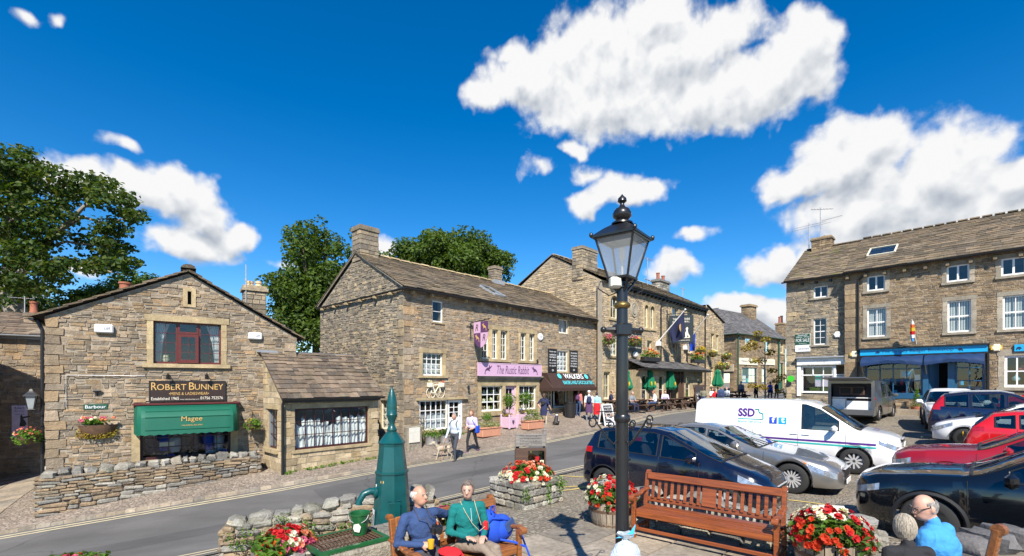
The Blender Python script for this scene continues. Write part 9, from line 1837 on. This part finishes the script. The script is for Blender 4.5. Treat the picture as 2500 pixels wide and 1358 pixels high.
for px, off, w, lb, lf in ((1054, .75, .34, 'zinc tub of broad green leaves under the white shop window', 'leaf_bright'), (1085, .8, .26, 'small pale churn with a leafy plant by the white shop door', 'leaf_green')):
 x, y, z = wp(RAB, px, 1080, off); o = thing('zinc_tub', lb, 'planter', (x, y, z), 0, 'tubs under the white window'); mb = MB(); mb.lathe([(w*.75, 0), (w*.9, w), (w*.95, w*1.05), (w*.85, w*1.05)], 14); mb.build('tub', M['zinc'], o); shrub(o, (0, 0, w*1.4), (w*1.2, w*1.2, w*.9), 190, .1, lf, 5)
x, y, z = wp(RAB, 1030, 1060, .55); o = thing('thin_shrub', 'thin reddish shrub at the left of the white shop window', 'shrub', (x, y, z), 0); mb = MB(); [mb.tube([(0, 0, 0), (rnd.uniform(-.1, .1), rnd.uniform(-.1, .1), .6), (rnd.uniform(-.3, .3), rnd.uniform(-.2, .2), 1.25)], .012, 5) for _ in range(6)]; mb.build('stems', M['bark'], o); leaves('foliage', [((rnd.uniform(-.2, .2), 0, rnd.uniform(.5, 1.2)), (.18, .15, .15), 20) for _ in range(7)], .06, M['autumn_leaf'], o)
x, y, z = wp(RAB, 1392, 1027, .7); o = thing('litter_bin', 'black ribbed litter bin under the brown bakery awning', 'bin', (x, y, z), RAB.ang); mb = MB(); mb.lathe([(.27, 0), (.31, .78), (.33, .8), (.33, .86), (.28, .86), (.26, .4)], 20); [mb.tube([(.28*math.cos(t), .28*math.sin(t), .05), (.315*math.cos(t), .315*math.sin(t), .76)], .012, 4) for t in np.linspace(0, 6.28, 17)]; mb.build('bin', M['black_board'], o)
def a_board(label, loc, ang, w, h, frame, words, face='black_board', name='a_board'):
 o = thing(name, label, 'a-board', loc, ang)
 for s in (1, -1):
  T = Matrix.Translation((0, s*-.28, 0)) @ Matrix.Rotation(R(-14)*s, 4, 'X'); mb = MB(); mb.cbox((0, 0, h*.52), (w-.1, .02, h*.86), 0, None, .003); q_ = mb.build('panel', M[face], o); q_.matrix_local = T; f = MB()
  for (a, b, c, d) in ((-w/2, -w/2+.06, 0, h), (w/2-.06, w/2, 0, h), (-w/2+.06, w/2-.06, h-.07, h), (-w/2+.06, w/2-.06, .08, .14)): f.box(a, b, -.02, .02, c, d)
  q_ = f.build('frame', M[frame], o); q_.matrix_local = T
  if s > 0:
   for i, t_ in enumerate(words): lettering(t_, M['white_letter'], o, -w*.34, w*.34, h*(.80-.13*i), h*(.88-.13*i), -.025, rot=T)
 return o
a_board('black a-board with white frame listing bakery food beside the road', on_ground(1481, 24.7, .1), R(28), .68, 1.15, 'white_paint', ['WALKERS', 'Hot & Cold', 'Sandwiches &', 'Savouries', 'Tea, Coffee', 'Soup']); a_board('tall dark menu board with brown frame on the right of the inn tables', on_ground(1708, 34.3, .1), R(24), 1.0, 1.75, 'dark_timber', ['THE DEVONSHIRE', 'HOTEL', 'FOOD SERVED', 'ALL DAY'], 'charcoal', 'menu_board')
pt = thing('picnic_table', 'dark timber picnic table in front of the inn', 'picnic table', (0, 0, 0), 0, 'picnic tables outside the inn'); W = M['dark_timber']; mb = MB(); [mb.cbox((0, -.3+.15*i, .74), (1.7, .13, .05), 0, None, .006) for i in range(5)]; mb.build('table_top', W, pt)
for s in (1, -1): mb = MB(); [mb.cbox((0, s*(.62+.14*i), .45), (1.7, .12, .045), 0, None, .006) for i in range(2)]; mb.build('bench_seat', W, pt)
for s in (1, -1): mb = MB(); mb.cbox((s*.62, 0, .68), (.05, .72, .1), 0); mb.cbox((s*.62, 0, .40), (.05, 1.5, .1), 0); [mb.tube([(s*.6, k*.66, 0), (s*.6, k*.2, .72)], .05, 4) for k in (1, -1)]; mb.cbox((s*.86, 0, .28), (.07, .42, .55), 0, None, .01); mb.build('leg_frame', W, pt)
SP = [(1502, 29.0, 20, 'dark timber picnic table nearest the bakery a-board'), (1555, 30.0, 24, 'dark timber picnic table right of the lamp post'), (1606, 31.4, 26, 'dark timber picnic table below the left porch bay'), (1645, 33.2, 28, 'dark timber picnic table before the porch doorway'), (1680, 35.2, 30, 'dark timber picnic table at the foot of the tall menu board'), (1755, 36.6, 30, 'dark timber picnic table under the furthest green parasol'), (1800, 39.5, 10, 'dark timber picnic table in front of the corner shop')]
for i, (px, Y, a, lb) in enumerate(SP):
 L_ = on_ground(px, Y, .1)
 if i == 0: pt.location = L_; pt.rotation_euler.z = R(a+20); pt['label'] = lb
 else: copy_thing(pt, L_, R(a+20), lb)
pa_ = thing('folded_parasol', 'folded green parasol', 'parasol', (0, 0, 0), 0, 'folded green parasols'); mb = MB(); mb.tube([(0, 0, 0), (0, 0, 2.75)], .03, 8); mb.build('pole', M['dark_timber'], pa_); mb = MB(); n = 16; V = []
for z, r in ((2.72, .03), (2.5, .22), (2.3, .2), (1.8, .34), (1.5, .40), (1.35, .26)): V += [((r*(1+.28*(j % 2-.5)))*math.cos(2*math.pi*j/n), (r*(1+.28*(j % 2-.5)))*math.sin(2*math.pi*j/n), z+(.05*(j % 2) if r > .38 else 0)) for j in range(n)]
mb.add(V, [(r*n+j, r*n+(j+1) % n, (r+1)*n+(j+1) % n, (r+1)*n+j) for r in range(5) for j in range(n)], 0, False); mb.build('canopy', M['green_cloth'], pa_); mb = MB(); [mb.ell((.36*math.cos(t), .36*math.sin(t), 1.75), (.06, .06, .16), 8, 6) for t in (-1.2, -2.2, .4)]; mb.build('brand_mark', M['petal_yellow'], pa_)
for i, (px, Y, lb) in enumerate(((1528, 29.4, 'folded green parasol half hidden by the lamp post'), (1586, 31.6, 'folded green parasol before the left porch window'), (1637, 33.6, 'folded green parasol before the porch doorway'), (1752, 37, 'folded green parasol furthest away beside the sloping roofed house'))):
 L_ = on_ground(px, Y, .1)
 if i == 0: pa_.location = L_; pa_['label'] = lb
 else: copy_thing(pa_, L_, R(40*i), lb)
x, y, z = on_ground(1668, 36.5, .1); o = thing('clipped_shrub', 'clipped conical green shrub beside the porch door', 'shrub', (x, y, z), 0); mb = MB(); mb.lathe([(.2, 0), (.26, .4), (.22, .4)], 12); mb.build('pot', M['grey_dressing'], o); leaves('foliage', [((0, 0, .6+.16*k), (.42-.05*k, .42-.05*k, .2), 110) for k in range(6)], .1, M['leaf_bright'], o)
# -- trees
# big sycamore over the lane: drawn as heavy limbs reaching right, foliage in tiers with sky between
rnd.seed(4); NR = np.random.default_rng(4)
def pt_(px, py, Y): return at(px, py, Y)
TY = 27.0; base = Vector((-27.2, 29.0, gz(-27, 29))); o = thing('sycamore_tree', 'great spreading sycamore rising over the lane at the left edge', 'tree', base, 0); mb = MB()
loc = lambda px, py, dy=0: at(px, py, TY+dy)-base
mb.tube([(0, 0, -.5), (0, 0, 1), loc(20, 720, 2), loc(30, 640, 2), loc(20, 540, 2), loc(40, 440, 2)], [.75, .6, .5, .42, .3, .12], 10, 0, False)
for P, r in (([(30, 690), (80, 640), (130, 575), (165, 545), (205, 505), (230, 490)], .24), ([(60, 660), (110, 640), (180, 640), (240, 655), (290, 670)], .14), ([(150, 560), (200, 530), (260, 545), (320, 530)], .12), ([(20, 560), (70, 480), (110, 420)], .18), ([(25, 600), (-40, 520), (-90, 460)], .22), ([(205, 505), (230, 470), (260, 450)], .09), ([(100, 610), (160, 590), (240, 600), (300, 610)], .1), ([(30, 500), (40, 420), (60, 370)], .14)):
 k = len(P); pts = [loc(px, py, 1.5-1.2*i/k+rnd.uniform(-.5, .5)) for i, (px, py) in enumerate(P)]; mb.tube(pts, [r*(1-.75*i/(k-1)) for i in range(k)], 8, 0, False)
mb.build('trunk', M['pale_bark'], o)
cl = []
def tier(px, py, w, h, n, d=1.0):
 for _ in range(n):
  a = rnd.uniform(0, 6.28); k = math.sqrt(rnd.random()); q = loc(px+w*k*math.cos(a), py+h*k*math.sin(a), rnd.uniform(-2.0, 2.5)); r = rnd.uniform(.45, .85)*d; cl.append((tuple(q), (r, r, r*.5), int(44*d*d)))
for px, py, w, h, n in ((40, 395, 75, 40, 26), (90, 440, 70, 35, 18), (20, 480, 90, 50, 30), (220, 455, 55, 22, 14), (170, 480, 60, 25, 12), (270, 490, 50, 20, 12), (310, 525, 38, 14, 9), (60, 560, 95, 55, 34), (140, 520, 60, 25, 10), (285, 555, 38, 18, 9), (200, 580, 60, 20, 8), (265, 610, 52, 22, 12), (300, 645, 28, 22, 10), (50, 640, 100, 45, 34), (170, 650, 60, 28, 16), (235, 640, 45, 20, 9), (120, 690, 65, 25, 14), (-60, 520, 70, 130, 40), (0, 700, 60, 40, 16), (20, 420, 70, 60, 22)): tier(px, py, w, h, n)
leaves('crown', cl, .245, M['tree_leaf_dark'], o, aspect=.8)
tree('tall leafy maple between the menswear shop and the gift shop range', (-13.2, 32, gz(-13, 32)), 15, (0, 0, 7.9, 3.0, 3.0, 5.2), 95, 'tree_leaf', .27, .35, None, 21, 175, extra=[((-1.9, 0, 5.2), (1.1, 1.1, .8), 160), ((1.6, 0, 10.6), (.9, .9, 1.3), 130), ((.2, 0, 12.4), (.6, .6, 1.2), 100), ((-.6, 0, 11.6), (.9, .9, 1.2), 120), ((2.5, 0, 11.2), (.4, .4, 1.4), 60)], lower=-.9, fill=(.35, 1.0))
tree('broad round sycamore behind the roof of the gift shop range', (-5.4, 42, .5), 16, (0, 0, 11.6, 5.9, 4.6, 4.4), 125, 'tree_leaf', .29, .45, None, 22, 165, lower=-.6, fill=(.45, 1.0), cr=(.85, 1.5))
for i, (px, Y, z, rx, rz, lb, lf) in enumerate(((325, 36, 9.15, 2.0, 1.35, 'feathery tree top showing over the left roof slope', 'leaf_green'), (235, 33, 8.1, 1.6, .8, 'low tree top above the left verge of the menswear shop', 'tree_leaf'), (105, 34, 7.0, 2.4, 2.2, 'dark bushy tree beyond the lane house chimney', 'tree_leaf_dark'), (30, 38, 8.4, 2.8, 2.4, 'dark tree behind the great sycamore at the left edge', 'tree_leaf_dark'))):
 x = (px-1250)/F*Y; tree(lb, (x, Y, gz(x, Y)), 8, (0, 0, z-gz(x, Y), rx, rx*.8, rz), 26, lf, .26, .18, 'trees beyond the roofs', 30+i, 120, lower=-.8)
# young street tree with turning leaves
rnd.seed(9); NR = np.random.default_rng(9); Y = 33; x = (1868-1250)/F*Y; o = thing('young_tree', 'slender young tree with sparse yellow autumn leaves before the corner shop', 'tree', (x, Y, gz(x, Y)), 0); mb = MB(); tips = []
mb.tube([(0, 0, -.1), (.02, 0, 1.2), (-.05, 0, 2.4), (.0, 0, 3.6), (-.1, 0, 5.0)], [.075, .06, .045, .03, .01], 7, 0, False)
for px, py in ((1850, 815), (1835, 838), (1870, 828), (1845, 848), (1880, 860), (1822, 852), (1860, 880), (1885, 905), (1910, 920), (1835, 940), (1905, 955), (1930, 945), (1862, 945), (1895, 930), (1925, 965), (1840, 880)):
 q = at(px, py, Y+rnd.uniform(-.8, .8))-Vector(o.location); z = max(.9, q.z-rnd.uniform(.5, 1.1)); mb.tube([(0, 0, z), Vector((q.x*.5, q.y*.5, (z+q.z)/2)), q], [.022, .015, .006], 5, 0, False); tips.append((tuple(q), (.36, .32, .22), 75))
mb.build('trunk', M['pale_bark'], o); leaves('crown', tips, .16, M['autumn_leaf'], o)
# weeds along the walls
gr = MB(); pts = []
for (pl, s0, s1, off) in ((RAB, .2, 3.5, .15), (EXT, 0, 3.2, .1), (RAB, 3.6, 9, .1)):
 for _ in range(60): s = rnd.uniform(s0, s1); q = pl.w(s, off+rnd.uniform(-.05, .12)); pts.append(((q.x, q.y, gz(q.x, q.y)+.15), (.07, .07, .05), 7))
tag(leaves('weeds', pts, .06, M['leaf_bright']), kind='stuff')
